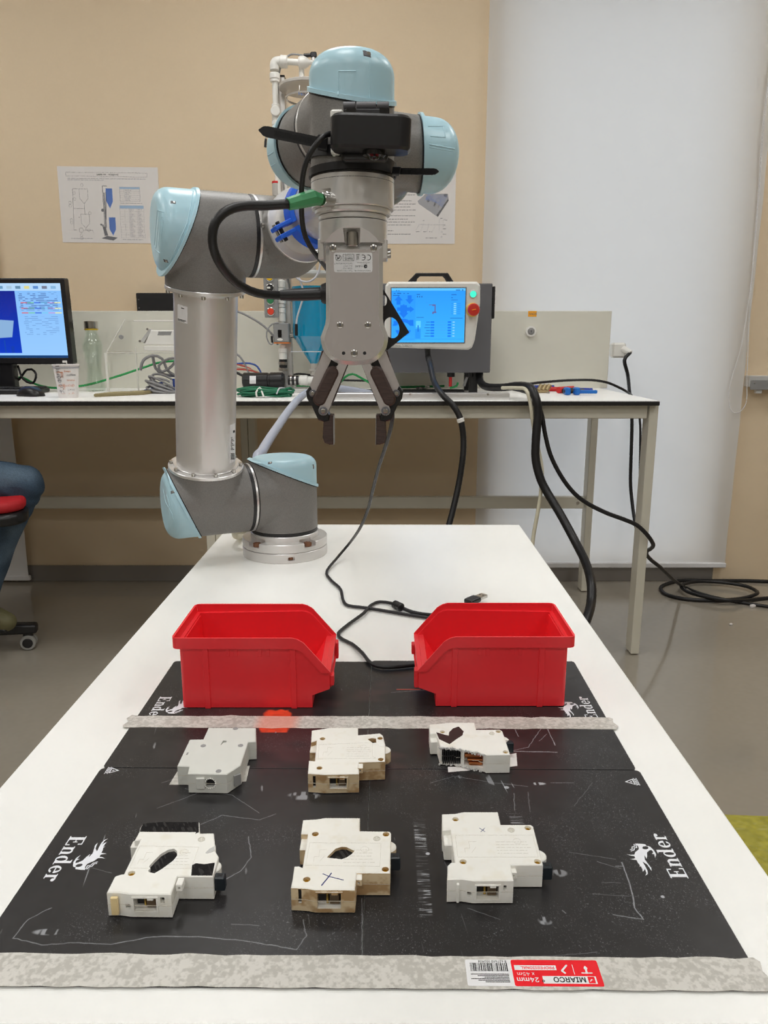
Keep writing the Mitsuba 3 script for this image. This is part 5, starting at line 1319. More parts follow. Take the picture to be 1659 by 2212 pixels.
c3 = lambda *q: [(320 + x / 3.95, 380 + y / 3.95) for x, y in q]
emboss(el_cap, _k3, c3((80, 292), (140, 312))); emboss(el_cap, _k3, c3((80, 292), (54, 590), (60, 612), (72, 606), (98, 300)), .0005); emboss(el_cap, _k3, c3((88, 596), (112, 350), (126, 350), (128, 390), (108, 560)), .0005); emboss(el_cap, _k3, c3((56, 625), (105, 662)))
pocket(el_cap, _k3, 374, 437); pocket(el_cap, _k3, 358, 564)
emboss(el_cap, _k3, c3((385, 130), (335, 400), (180, 745)), .0009)
pocket(base_cap, _k1, 583, 1000); pocket(base_cap, _k1, 677, 1008, .004, .008)
pocket(sh_cap, _k2, 373, 1063); emboss(sh_cap, _k2, [(352, 1055), (358, 1085), (372, 1110), (377, 1138)], .0006); emboss(sh_cap, _k2, [(360, 1068), (366, 1092), (362, 1100)], .0006)
c1_ = lambda *q: [(540 + x / 3.318, 80 + y / 3.318) for x, y in q]
emboss(w3_cap, _k6, c1_((632, 420), (634, 245), (770, 245)), .0006); emboss(w3_cap, _k6, c1_((860, 170), (856, 460)), .0005); pocket(w3_cap, _k6, 793, 116, .007, .006)
emboss(w1_cap, _k4, c1_((1275, 640), (1385, 640), (1400, 720), (1285, 710)), .0006); emboss(w1_cap, _k4, c1_((1285, 770), (1480, 805)), .0008); emboss(w1_cap, _k4, c1_((1285, 790), (1480, 825)), .0005)
emboss(w2_cap, _k5, c1_((130, 850), (175, 820)), .0008); emboss(w2_cap, _k5, c1_((155, 925), (188, 903)), .0006)

# blue clamp around the forearm tube
ck = thing('tube_clamp', 'bright blue plastic clamp ring around the forearm tube', 'clamp')
Cc = E0 + wd * .155
ringm = mf(cyl(Cc - wd * .012, Cc + wd * .012, .0475, n=80, c=.001)) - mf(cyl(Cc - wd * .02, Cc + wd * .02, .0410, n=80, c=0))
lugd = V([-.88, -.10, -.46]); lugd = lugd - wd * (lugd @ wd); lugd /= np.linalg.norm(lugd); tang = np.cross(wd, lugd)
ringm = ringm - mf(mv(cbox(.03, .006, .05, .0003), frame(Cc + lugd * .050, x=lugd, z=wd)))
for s in (-1, 1): ringm = ringm + mf(mv(cbox(.026, .0055, .022, .001), frame(Cc + lugd * .0585 + tang * s * .0062, x=lugd, z=wd)))
A(ck + '__ring', ringm, 'clamp_blue', 25)
A(ck + '__bolt', cyl(Cc + lugd * .062 - tang * .013, Cc + lugd * .062 + tang * .013, .0028, n=12), 'black_plastic', 30)
A(ck + '__bolt', cyl(Cc + lugd * .066 - wd * .006 - tang * .012, Cc + lugd * .066 - wd * .006 + tang * .012, .0022, n=12), 'steel', 30)

# ------------------------------------------------------------------ gripper
gk = thing('robot_gripper', 'silver two-finger gripper with dark brown fingers hanging under the wrist', 'gripper')
GX, GYc = W3[0], W3[1]; GF = GYc - .018
g2 = lambda x, y: onY(640 + x * .2803, 360 + y * .2803, GF)[[0, 2]]
g6 = lambda x, y, Y=None: onY(660 + x / 8.295, 440 + y / 8.295, GF if Y is None else Y)
zt = T0[2]; z481, z530, z563 = g6(0, 345, GYc)[2], g6(0, 742, GYc)[2], g6(0, 1020, GYc)[2]
A(gk + '__mount_ring', cyl(T0 - Z3 * .0003, V([GX, GYc, z481 + .0008]), .0312, n=80, c=.0008), 'anodised', 30)
br_ = mf(cyl((GX, GYc, z530), (GX, GYc, z481), .0314, n=80, c=.0006))
n_ = V([0, -1., -.925]); n_ /= np.linalg.norm(n_); p_ = V([GX, GYc - .0288, g6(0, 462, GYc - .0288)[2]])
br_ = br_.trim_by_plane(tuple(map(float, -n_)), float(-n_ @ p_))
n2 = V([-1., -.75, 0]); n2 /= np.linalg.norm(n2)
br_ = br_ - mf(mv(trimesh.creation.extrude_polygon(Polygon([(-.0075, .0), (.0075, .0), (.0055, -.03), (-.0055, -.03)]), .05, engine='earcut'), np.array([[1, 0, 0, GX], [0, 0, 1, GYc - .06], [0, 1, 0, g6(0, 468)[2]], [0, 0, 0, 1.]])))
for s in (-1, 1): br_ = br_ + mf(bb(GX + s * .0312 - .003, GX + s * .0312 + .003, GYc - .013, GYc + .013, z563, z530 + .006, .001)) if False else br_ + mf(bb(GX + s * .0286 - .0028, GX + s * .0286 + .0028, GYc - .012, GYc + .012, z563, z530 + .004, .0008))
A(gk + '__mount_bracket', br_, 'anodised', 25, 'aluminium tilt bracket')
A(gk + '__mount_bolt', [cyl((GX, GYc - .0170, g6(0, 470)[2] - .0015), (GX, GYc - .0170, g6(0, 470)[2] - .014), .0052, n=24), cyl((GX, GYc - .0165, g6(0, 470)[2] - .013), (GX, GYc - .0165, z530 + .002), .0044, n=20)], 'steel', 30)
for s in (-1, 1): A(gk + '__pivot_screw', cyl((GX + s * .031, GYc - .002, z563 + .006), (GX + s * .0345, GYc - .002, z563 + .006), .0042, n=18), 'steel', 30)
half = [(668, 605), (668, 1170), (674, 1215), (692, 1260), (709, 1312), (706, 1350), (696, 1395), (672, 1440), (638, 1480), (596, 1508), (540, 1524), (450, 1531)]
Cx = 447
PO = [(Cx - (x - Cx), y) for x, y in half]; PO = half + PO[::-1][1:]
OUT = Polygon([tuple(g2(*p)) for p in PO]).buffer(0)
ins = OUT.buffer(-.0033)
A(gk + '__body', face_y(bprism(OUT.simplify(.0003), .036, .0035), GYc + .018), 'anodised', 20, 'silver body')
A(gk + '__face_plate', face_y(prism(ins.buffer(-.0006), .0006), GF + .0001), 'gripper_face', False)
YS = GF - .0005


def screw(x, y, r, m='steel', Y=None):
    p = g2(x, y); Y = YS if Y is None else Y; q = A(f'{gk}__screw', mv(lathe([(r, 0), (r, .0006), (r * .75, .0010), (r * .45, .0010), (r * .4, .0004), (0, .0004)], 24), frame([p[0], Y, p[1]], z=[0, -1, 0])), m, 30)
    A(f'{q}__socket', mv(lathe([(r * .38, 0), (r * .38, .00055)], 6), frame([p[0], Y, p[1]], z=[0, -1, 0])), 'dark_grey', False)


for x, y, r in ((283, 627, .0031), (596, 627, .0031), (338, 1220, .0030), (552, 1221, .0030), (447, 1438, .0032)): screw(x, y, r)
for x, y in ((365, 1437), (527, 1437)): p = g2(x, y); A(gk + '__pin_hole', cyl((p[0], YS, p[1]), (p[0], YS - .0003, p[1]), .0015, n=16, c=0), 'black_matte', False)
# rating label: it reads upside down here
l0, l1 = g2(291, 815), g2(587, 663); LW, LHh = l1[0] - l0[0], l1[1] - l0[1]
ML = np.array([[-1, 0, 0, l1[0]], [0, 0, -1, YS], [0, -1, 0, l1[1]], [0, 0, 0, 1.]])
lw = lambda m, d=0.: mv(at(m, 0, 0, d), ML)
lk_ = A(gk + '__label', lw(prism(rrect(0, 0, LW, LHh, .002), .0002)), 'label_white', False, 'white rating label with CE mark, upside down')
u = LW / 100; tx = lambda s, h, x, y, b=False: lw(at(text(s, h * u, .00006, b), x * u, y * u), .0002)
ce_ = [Point(11, 12).buffer(7.2).difference(Point(11, 12).buffer(5.6)).difference(sbox(13.5, 0, 30, 30)), Point(25, 12).buffer(7.2).difference(Point(25, 12).buffer(5.6)).difference(sbox(27.5, 0, 40, 30)), sbox(19, 11.2, 25.5, 12.8)]
gl = ce_ + [sbox(33, 4.2, 42, 6), LineString([(35, 8), (41, 17)]).buffer(.4), LineString([(41, 8), (35, 17)]).buffer(.4), Polygon([(35, 17), (41, 17), (40, 9), (36, 9)]).exterior.buffer(.35),
            rrect(48, 4, 76, 20, 2).exterior.buffer(.5), Point(88, 13).buffer(7).exterior.buffer(.6), LineString([(83, 8), (93, 18)]).buffer(.6), LineString([(85, 13), (90, 16), (91, 10)]).buffer(.8), Polygon([(92, 5), (97, 6), (93, 9)]), Point(18, 34).buffer(4.6).difference(Point(17, 34.5).buffer(1.5)), sbox(8, 24.2, 40, 24.9)]
A(lk_ + '__symbols', lw(prism(affinity.scale(unary_union(gl), u, u, origin=(0, 0)), .00006), .0002), 'print_black', False, 'CE mark, bin, RoHS frame and round symbol')
A(lk_ + '__lettering', [tx('robot', 6, 24.5, 31.5), tx('Or', 3.5, 15.2, 32.5), tx('RoHS', 6, 50.5, 12, True), tx('Compliant', 3.0, 51.5, 7), tx('Made in Denmark by', 3.2, 5, 43.5), tx('Type: Robot Gripper', 3.2, 52, 43.5), tx('Model: RG2', 3.2, 52, 37.5), tx('Year: 2017', 3.2, 52, 31.5), tx('Serialnr: RG21000017', 3.2, 52, 25.5), tx('a robot tool', 2.2, 14, 27)], 'print_black', False, 'small print of the rating label')

for s in (-1, 1):
    f2 = lambda x, y: g2(Cx + s * (x - Cx) * -1 if s > 0 else x, y)     # drawn for the left finger, mirrored for the right
    PP = lambda *q: Polygon([tuple(f2(*p)) for p in q]).buffer(0)
    st = lambda a, b, r: LineString([tuple(f2(*a)), tuple(f2(*b))]).buffer(r * .2803 * (g2(1, 0)[0] - g2(0, 0)[0]) / .2803)
    fk = f'{gk}__finger' if s < 0 else f'{gk}__finger_001'
    tag(fk, 'left gripper finger' if s < 0 else 'right gripper finger')
    outer = unary_union([PP((205, 1420), (275, 1470), (150, 1735), (98, 1745), (95, 1700)), Point(*f2(124, 1750)).buffer(g2(52, 0)[0] - g2(0, 0)[0])])
    inner = unary_union([PP((330, 1500), (393, 1520), (243, 1890), (170, 1872)), Point(*f2(206, 1884)).buffer(g2(40, 0)[0] - g2(0, 0)[0])])
    outerd = PP((190, 1420), (215, 1420), (135, 1690), (118, 1685)); innerd = PP((372, 1560), (392, 1530), (272, 1835), (255, 1842))
    for Y in (GYc - .006, GYc + .014):
        A(fk + '__outer_link', face_y(prism(outer, .004), Y), 'gripper_face', False); A(fk + '__inner_link', face_y(prism(inner, .004), Y - .0045), 'gripper_face', False)
    A(fk + '__outer_liner', face_y(prism(outerd, .018), GYc + .010), 'dark_brown', False); A(fk + '__inner_liner', face_y(prism(innerd, .018), GYc + .010), 'dark_brown', False)
    A(fk + '__link_cover', face_y(bprism(st((275, 1592), (178, 1795), 56), .022, .002), GYc + .006), 'dark_brown', 25, 'dark brown rounded cover')
    A(fk + '__hinge_block', face_y(prism(PP((268, 1470), (335, 1490), (330, 1545), (262, 1548)), .016), GYc + .008), 'steel', False)
    A(fk + '__hinge_cap', face_y(prism(PP((255, 1475), (270, 1478), (325, 1530), (262, 1560), (240, 1535)), .017), GYc + .0085), 'black_plastic', False)
    A(fk + '__knuckle', face_y(bprism(unary_union([PP((72, 1735), (100, 1700), (140, 1790), (210, 1860), (246, 1925), (243, 1962), (205, 1970), (165, 1955), (118, 1850), (80, 1790))]).buffer(.0004), .022, .001), GYc + .011), 'black_plastic', False, 'dark knuckle bracket')
    A(fk + '__fingertip', face_y(bprism(PP((205, 1962), (240, 1958), (250, 1922), (278, 1924), (281, 2152), (250, 2152), (212, 2138), (197, 2092)), .020, .001), GYc + .010), 'dark_brown', False, 'dark brown fingertip')
    A(fk + '__fingertip_edge', face_y(prism(PP((279, 1930), (282, 1930), (284, 2156), (279, 2154)), .018), GYc + .009), 'mid_grey', False)
    for x, y, r in ((122, 1750, .0034), (206, 1884, .0040)):
        p = f2(x, y); pv = A(f'{fk}__pivot', cyl((p[0], GYc - .0145 if y > 1800 else GYc - .0098, p[1]), (p[0], GYc - .017 if y > 1800 else GYc - .0125, p[1]), r, n=24), 'dark_grey', 30)
        A(f'{fk}__pivot_pin', cyl((p[0], GYc - .015, p[1]), (p[0], GYc - .0180 if y > 1800 else GYc - .0135, p[1]), r * .55, n=18), 'steel', 30)
# black adapter plate behind the body
ad = [onY(x, y, GYc + .030)[[0, 2]] for x, y in ((884, 718), (829, 626), (774, 668), (836, 757))]
hole = Point(*onY(846, 708, GYc + .030)[[0, 2]]).buffer(.0088, 24); hole = affinity.rotate(affinity.scale(hole, .85, 1.15), 15); h2 = affinity.scale(Point(*onY(829, 649, GYc + .030)[[0, 2]]).buffer(.0035), .9, 1.5)
A(gk + '__adapter_plate', face_y(prism(Polygon(ad).difference(hole).difference(h2), .004), GYc + .034), 'black_plastic', False, 'black plate with round holes')
A(gk + '__adapter_spacer', bb(GX - .006, GX + .018, GYc + .0181, GYc + .0299, onY(0, 700, GYc)[2], onY(0, 660, GYc)[2], .001), 'black_plastic', False)
# cable gland on the left side
gs = onY(703, 634, GYc); A(gk + '__cable_socket', [cyl(gs + [.004, 0, 0], gs + [-.004, 0, -.0002], .0105, .0085, n=28)], 'black_rubber', 30)

# gripper cable with green plug
k2 = thing('tool_cable', 'black tool cable looping left from the green plug at the wrist to the gripper', 'cable')
n0 = onY(706, 429, W3[1] - .036); n1 = onY(693, 431, W3[1] - .045)
A(k2 + '__plug_nut', [cyl(n0 + [.004, .006, 0], n1, .0058, n=28), cyl(n0 + [.002, .004, 0], n0 + (n1 - n0) * .3, .0062, n=24)], 'steel', 30, 'knurled steel nut')
g0, g1, g3 = n1, onY(676, 427, W3[1] - .050), onY(622, 441, W3[1] - .062)
A(k2 + '__plug', [tube([g0, g0 + (g1 - g0) * .5, g1, g1 + (g3 - g1) * .3, g1 + (g3 - g1) * .7, g3], [.0048, .0056, .0066, .0062, .0056, .0050], 8, raw=True)], 'connector_green', 20, 'green plug')
Yc_ = W3[1] - .062
A(k2 + '__cord', tube([g3 + (g1 - g3) * .05] + fr((600, 442, Yc_), (570, 444, Yc_ - .002), (535, 444, Yc_ - .006), (505, 449, Yc_ - .010), (482, 461, Yc_ - .014), (465, 481, Yc_ - .016), (459, 508, Yc_ - .015), (461, 535, Yc_ - .012), (471, 562, Yc_ - .004), (488, 588, Yc_ + .01), (511, 611, Yc_ + .025), (540, 628, Yc_ + .04), (570, 636, Yc_ + .052), (606, 638, GYc)), .0039, 14, .006), 'black_rubber', True, 'black cord with faint print')
A(k2 + '__sleeve', [tube([onY(606, 638, GYc), onY(630, 637, GYc), onY(660, 636, GYc), gs + [-.003, 0, 0]], [.0046, .0056, .0058, .0058], 18, raw=True)], 'black_rubber', 30, 'thick black sleeve')

# ------------------------------------------------------------------ webcam strapped to the wrist
wk = thing('webcam', 'small black webcam strapped to the front of the last wrist joint', 'webcam')
WYc = W3[1] - RS - .022
wa, wb_ = onY(712, 262, WYc - .018), onY(891, 262, WYc - .018); ww = wb_[0] - wa[0]
wc = (onY(712, 292, WYc) + onY(891, 296, WYc)) / 2
bodyp = rrect(-ww / 2, -.016, ww / 2, .020, .012, 8)
MW_ = frame([wc[0], WYc, wc[2] + .001]) @ trimesh.transformations.rotation_matrix(.03, [0, 1, 0]) @ trimesh.transformations.rotation_matrix(.05, [1, 0, 0])
A(wk + '__housing', mv(bprism(bodyp.simplify(.0002), .0255, .0022, -.0125), MW_), 'black_plastic', 25)
A(wk + '__lens_ring', mv(at(lathe([(.0095, 0), (.0095, .004), (.0075, .0055), (.0065, .0035), (0, .003)], 32), .003, -.003, -.0122, 0, math.pi), MW_), 'black_gloss', 30)
A(wk + '__lens', mv(at(trimesh.creation.icosphere(2, .0055), .003, -.003, -.0145), MW_), 'black_gloss', True)
q0, q1 = onY(742, 256, W3[1] - RS - .010), onY(841, 223, W3[1] - RS - .010)
A(wk + '__hinge_block', bb(q0[0], q1[0], W3[1] - RS - .014, W3[1] - RS - .001, q0[2] - .004, q1[2] - .004, .002), 'black_plastic', False)
for a, b in ((0, .27), (.28, .72), (.73, 1)): A(wk + '__hinge_pin', cyl((q0[0] + (q1[0] - q0[0]) * a, W3[1] - RS - .010, q1[2] - .002), (q0[0] + (q1[0] - q0[0]) * b - .0003, W3[1] - RS - .010, q1[2] - .002), .0032, n=18), 'dark_grey', 30)
for x in (748, 820): t0 = onY(x, 245, W3[1] - RS - .0145); A(wk + '__clip_slot', bb(t0[0], t0[0] + .008, W3[1] - RS - .0146, W3[1] - RS - .0138, t0[2], t0[2] + .004, .0002), 'black_gloss', False)
q2, q3 = onY(737, 348, W3[1] - RS - .006), onY(838, 332, W3[1] - RS - .006)
A(wk + '__mount_foot', at(rbox(q3[0] - q2[0], .012, .009, .004), (q2[0] + q3[0]) / 2, W3[1] - RS - .0065, q2[2] + .0035), 'black_rubber', 30)
A(wk + '__mount_leg', bb(q2[0] + .006, q3[0] - .006, W3[1] - RS - .010, W3[1] - RS - .003, q2[2] + .004, q0[2], .002), 'black_plastic', False)
for (x0, y0, x1, y1) in ((714, 258, 742, 238), (715, 334, 736, 318)):
    a, b = onY(x0, y0, W3[1] - RS - .004), onY(x1, y1, W3[1] - RS - .004); A(wk + '__foam_pad', bb(a[0], b[0], W3[1] - RS - .0075, W3[1] - RS + .008, a[2], b[2], .0015), 'white_plastic', False, 'white foam pad')
ue = thing('usb_cable', 'thin black cable with ferrite and silver plug, running from the webcam down over the table', 'cable')
zt_ = lambda x, y, z=.0032: V([*onZ(x, y, TH + z)[:2], TH + z])
A(ue + '__cord', tube(fr((714, 289, WYc + .006), (700, 294, WYc - .002), (684, 310, WYc - .004), (668, 334, WYc - .003), (657, 365, WYc), (652, 400, WYc + .004), (651, 440, WYc + .010), (653, 480, WYc + .02), (660, 512, WYc + .03), (675, 540, WYc + .045), (692, 562, WYc + .065), (702, 575, GYc + .028), (725, 610, GYc + .05), (760, 680, GYc + .055), (800, 770, GYc + .06), (832, 840, GYc + .065), (847, 885, GYc + .075), (846, 915, GYc + .09), (836, 955, GYc + .12), (818, 1010, GYc + .18), (805, 1060, GYc + .24), (795, 1100, GYc + .30), (778, 1140, GYc + .36)) + [zt_(756, 1172, .030), zt_(730, 1203, .010), zt_(706, 1234), zt_(714, 1252), zt_(735, 1272), zt_(741, 1296), zt_(752, 1308), zt_(790, 1313), zt_(840, 1321), zt_(895, 1330), zt_(940, 1334), zt_(980, 1320), zt_(1000, 1308, .0045), zt_(1016, 1302, .006)], .0022, 10, .008), 'black_rubber', True)
A(ue + '__cord', tube([zt_(860, 1308, .0045), zt_(845, 1303, .0035), zt_(820, 1300), zt_(802, 1307), zt_(785, 1325, .0045), zt_(755, 1347), zt_(731, 1368), zt_(738, 1380), zt_(760, 1391), zt_(782, 1410, .0045), zt_(798, 1430, .0048), zt_(815, 1439, .0048), zt_(845, 1441, .0048), zt_(880, 1438, .0048), zt_(915, 1434, .0048)], .0022, 10, .008), 'black_rubber', True)
A(ue + '__cord', tube([zt_(872, 1315, .0045), zt_(890, 1322, .0035), zt_(915, 1327, .003), zt_(950, 1330, .008), zt_(965, 1329, .008)], .0026, 10), 'black_rubber', True)
fa, fb = zt_(852, 1305, .0062), zt_(879, 1318, .0062)
A(ue + '__ferrite', mv(lathe([(.0045, 0), (.0058, .001), (.0058, .007), (.0052, .0075), (.0052, .0095), (.0058, .010), (.0058, .016), (.0045, .017)], 20), frame(fa, z=fb - fa)), 'black_plastic', 30, 'black ferrite bead')
pa, pb = zt_(1015, 1299, .0085), zt_(1036, 1290, .0095)
dpl = (pb - pa) / np.linalg.norm(pb - pa)
A(ue + '__plug_grip', mv(rbox(.016, .008, .022, .003), frame(pa + dpl * .006, x=np.cross(Z3, dpl), z=dpl)), 'black_plastic', 30)
A(ue + '__plug', mv(cbox(.012, .0046, .017, .0005), frame(pa + dpl * .024, x=np.cross(Z3, dpl), z=dpl)), 'steel', False, 'silver plug')
for i in (-1, 1): A(ue + '__plug_window', mv(cbox(.0022, .0003, .0022, .0001), frame(pa + dpl * .026 + np.cross(Z3, dpl) * .0028 * i + np.cross(dpl, np.cross(Z3, dpl)) * .0024, x=np.cross(Z3, dpl), z=dpl)), 'black_matte', False)


def tie(label, z, tilt, tail, head, w_=.0046):
    kk = thing('cable_tie', label, 'cable tie', 'cable ties around the wrist')
    M_ = frame([W3[0], W3[1], z]) @ trimesh.transformations.rotation_matrix(tilt, [0, 1, 0])
    A(kk + '__band', mv(mf(at(trimesh.creation.cylinder(RS + .0020, w_, sections=80))) - mf(at(trimesh.creation.cylinder(RS + .0006, w_ * 2, sections=80))), M_), 'black_rubber', 30)
    a, b = tail; d = (b - a) / np.linalg.norm(b - a)
    nn = V([0, -1., 0]); up = np.cross(d, nn); Mt = np.eye(4); Mt[:3, 0], Mt[:3, 1], Mt[:3, 2], Mt[:3, 3] = d, np.cross(nn, d), nn, a
    L = np.linalg.norm(b - a)
    A(kk + '__tail', mv(prism(Polygon([(0, -w_ / 2), (L * .86, -w_ * .5), (L * .93, -w_ * .42), (L, -w_ * .05), (L, w_ * .05), (L * .93, w_ * .42), (L * .86, w_ * .5), (0, w_ / 2)]), .0014, -.0007), Mt), 'black_plastic', False)
    A(kk + '__teeth', [mv(at(cbox(.0005, w_ * .55, .0004, .0001), L * (.12 + .0135 * i), 0, .00085), Mt) for i in range(48)], 'black_rubber', False, kind='stuff')
    A(kk + '__head', mv(at(cbox(.009, w_ * 1.35, .007, .001), -.001, 0, 0), Mt), 'black_plastic', False)


tie('black cable tie with its tail sticking out to the left of the wrist', onY(0, 330, W3[1] - RS)[2], .16, (onY(694, 309, W3[1] - .038), onY(559, 281, W3[1] - .055)), 0, .0088)
tie('black cable tie with its tail sticking out to the right of the wrist', onY(0, 356, W3[1] - RS)[2], -.02, (onY(858, 370, W3[1] - .025), onY(948, 371, W3[1] - .050)), 0, .0062)
# robot lead: grey cable at the back of the base and the hose to the bench
A('base_cable', tube([B0 + V([-.055, .03, .03]), B0 + V([-.085, .028, .034]), B0 + V([-.098, .045, .024]), B0 + V([-.098, .075, .010]), B0 + V([-.09, .14, .0075]), B0 + V([-.08, .205, .0075]), B0 + V([-.075, .232, .0]), B0 + V([-.075, .245, -.08])], .0066, 12), 'beige_cord', True, 'pale grey cable leaving the foot of the robot arm', 'cable')
A('robot_hose', tube([B0 + V([-.06, .235, -.20]), B0 + V([-.065, .245, .0])] + fr((556, 1000, 1.62), (566, 975, 1.68), (584, 945, 1.8), (603, 917, 1.95), (623, 888, 2.12), (643, 864, 2.3), (662, 849, 2.44), (690, 842, 2.50)) + [V([onY(735, 842, 2.58)[0], 2.58, BZ + .0335]), V([onY(800, 842, 2.64)[0], 2.66, BZ + .0125])], .0112, 14), 'grey_hose', True, 'grey-blue hose hanging from the bench edge down behind the robot base', 'hose')


# ------------------------------------------------------------------ six circuit breakers lying on the mats
BH = .0180; BZ0 = TH + MT + .0003; BZT = BZ0 + BH


def breaker(label, cv, outline, body, rivets=(), screw_=None, frame_=None, holes=(), patches=(), front=(), toggle=None, hub=None, clip=None, marks=(), lug=None, seam=True, subtract=None, rv='brass', bev=.0006):
    t = lambda x, y, z=BZT: onZ(*cv(x, y), z)
    k = thing('circuit_breaker', label, 'circuit breaker')
    P = Polygon([tuple(t(*p)[:2]) for p in outline])
    m = mf(bprism(P, BH, bev, BZ0))
    for h in holes:
        H_ = Polygon([tuple(t(*p)[:2]) for p in h[0]]).buffer(0)
        m = m - mf(prism(H_, h[1] + .01, BZT - h[1]))
        A(k + '__cavity', prism(H_.buffer(.0002), .0004, BZT - h[1] - .0003), h[2], False, h[3])
    for x, y in rivets: m = m - mf(at(trimesh.creation.cylinder(.0024, .006, sections=28), *t(x, y)[:2], BZT))
    fy = {}
    for f in front:                       # openings in the faces that look towards the viewer
        kind, x0, y0, x1, y1 = f[:5]
        Yf = f[5] if len(f) > 5 else min(p[1] for p in P.exterior.coords)
        Yf = min(q for q in [Yf]); a, b = onY(*cv(x0, y1), Yf), onY(*cv(x1, y0), Yf); zc0, zc1 = max(a[2], BZ0 + .0012), min(b[2], BZT - .0012)
        if kind in ('window', 'hole', 'slot'):
            d = .008 if kind == 'window' else .005
            m = m - mf(bb(a[0], b[0], Yf - .004, Yf + d, zc0, zc1, .0002))
        fy[f] = (a, b, Yf, zc0, zc1)
    if subtract: m = subtract(m)
    A(k + '__case', m, body, 20)
    for f, (a, b, Yf, z0, z1) in fy.items():
        kind = f[0]
        if kind == 'window':
            A(k + '__terminal', bb(a[0] + .0002, b[0] - .0002, Yf + .0066, Yf + .0078, z0 + .0002, z1 - .0002, .0001), 'black_matte', False, 'dark terminal opening')
            w_ = b[0] - a[0]
            A(k + '__terminal_clamp', bb(a[0] + w_ * .52, a[0] + w_ * .92, Yf + .0022, Yf + .0062, z0 + .0010, z1 - .0016, .0004), 'clamp_metal', False, 'metal terminal clamp')
            A(k + '__terminal_screw', bb(a[0] + w_ * .36, a[0] + w_ * .46, Yf + .004, Yf + .0064, z0 + .0004, z1 - .0006, .0003), 'brass', False)
            A(k + '__terminal_frame', face_y(prism(sbox(a[0] - .0012, z0 - .0010, b[0] + .0012, z1 + .0009).difference(sbox(a[0], z0, b[0], z1)), .0006), Yf + .0001), body, False)
            A(k + '__terminal_tab', bb(a[0] + w_ * .60, a[0] + w_ * .88, Yf - .0006, Yf + .0014, z1 - .0016, z1 + .0010, .0003), body, False)
        elif kind == 'ridge': A(k + '__ridge', bb(a[0], b[0], Yf - .0014, Yf + .0008, z0, z1, .0004), f[6] if len(f) > 6 else body, False)
        elif kind in ('hole', 'slot'): A(k + '__opening', bb(a[0] + .0001, b[0] - .0001, Yf + .0040, Yf + .0048, z0 + .0001, z1 - .0001, .0001), 'black_matte', False)
        elif kind == 'block': A(k + '__block', bb(a[0], b[0], Yf - .0012, Yf + .001, z0, z1, .0005), body, False)
    for x, y in rivets:
        p = t(x, y); A(k + '__rivet', at(lathe([(.0023, 0), (.0023, .0009), (.0018, .0016), (.0012, .0016), (.001, .0008), (0, .0008)], 24), p[0], p[1], BZT - .0030), rv, 30)
    if screw_:
        p = t(*screw_); A(k + '__dial', at(mf(lathe([(.0026, 0), (.0026, .0004), (.0021, .0006), (0, .0006)], 28)) - mf(at(cbox(.0007, .0046, .001, .0001), 0, 0, .0006, .2)) - mf(at(mf(trimesh.creation.cylinder(.0019, .0008, sections=24)) - mf(cbox(.0015, .01, .01, .0001)), .0, 0, .0006)), p[0], p[1], BZT - .0001), 'engrave', 30)
    if frame_:
        F = Polygon([tuple(t(*p)[:2]) for p in frame_]); g = [F.exterior.buffer(.00012)]
        c = F.bounds; r = np.random.default_rng(int(c[0] * 1e4) % 97)
        ins = F.buffer(-.002)
        for j in range(5):
            y = c[1] + (c[3] - c[1]) * (.16 + .13 * j); x = c[0] + (c[2] - c[0]) * .5
            while x < c[0] + (c[2] - c[0]) * .88: w_ = r.uniform(.001, .004); g.append(sbox(x, y, x + w_, y + .0004)); x += w_ + .0007
        x, y, w_, h_ = c[0] + (c[2] - c[0]) * .10, c[1] + (c[3] - c[1]) * .2, (c[2] - c[0]) * .16, (c[3] - c[1]) * .5
        g += [LineString([(x, y), (x, y + h_ * .4), (x + w_ * .4, y + h_ * .4), (x + w_ * .4, y + h_), (x + w_, y + h_)]).buffer(.0001), LineString([(x + w_ * .5, y), (x + w_ * .9, y + h_ * .5)]).buffer(.0001), Point(c[0] + (c[2] - c[0]) * .78, c[3] - (c[3] - c[1]) * .28).buffer(.0028).exterior.buffer(.0001)]
        G = unary_union(g)
        for h in holes: G = G.difference(Polygon([tuple(t(*p)[:2]) for p in h[0]]).buffer(.0004))
        A(k + '__engraving', prism(G, .00008, BZT), 'engrave', False, 'faint engraved frame and circuit symbols', kind='stuff')
    for pts, m_, lb in patches:
        A(k + '__patch', prism(Polygon([tuple(t(*p)[:2]) for p in pts]).buffer(0), .00025, BZT), m_, False, lb)
    for pts, w_ in marks:
        A(k + '__pen_mark', prism(LineString([tuple(t(*p)[:2]) for p in pts]).buffer(w_), .0001, BZT), 'ink_blue', False, 'pen stroke')
    if seam:
        A(k + '__seam', prism(P.buffer(.00012).difference(P.buffer(-.0004)), .00022, BZ0 + BH * .5), 'seam_line', False)
    if toggle:
        p = t(*toggle, BZ0 + .0145); A(k + '__toggle', [bb(p[0] - .0040, p[0] + .0034, p[1] - .0028, p[1] + .0030, BZ0 + .0040, BZ0 + .0145, .0008)], 'handle_dark', False, 'dark toggle handle')
        A(k + '__toggle_slot', bb(p[0] - .0018, p[0] + .0014, p[1] - .0012, p[1] + .0012, BZ0 + .0143, BZ0 + .01475, .0001), 'black_matte', False)
    if hub:
        p = t(*hub, BZ0 + .0145); A(k + '__toggle_hub', cyl((p[0] - .0042, p[1], BZ0 + .003), (p[0] - .0042, p[1], BZ0 + .0145), .0062, n=32), body, 30)
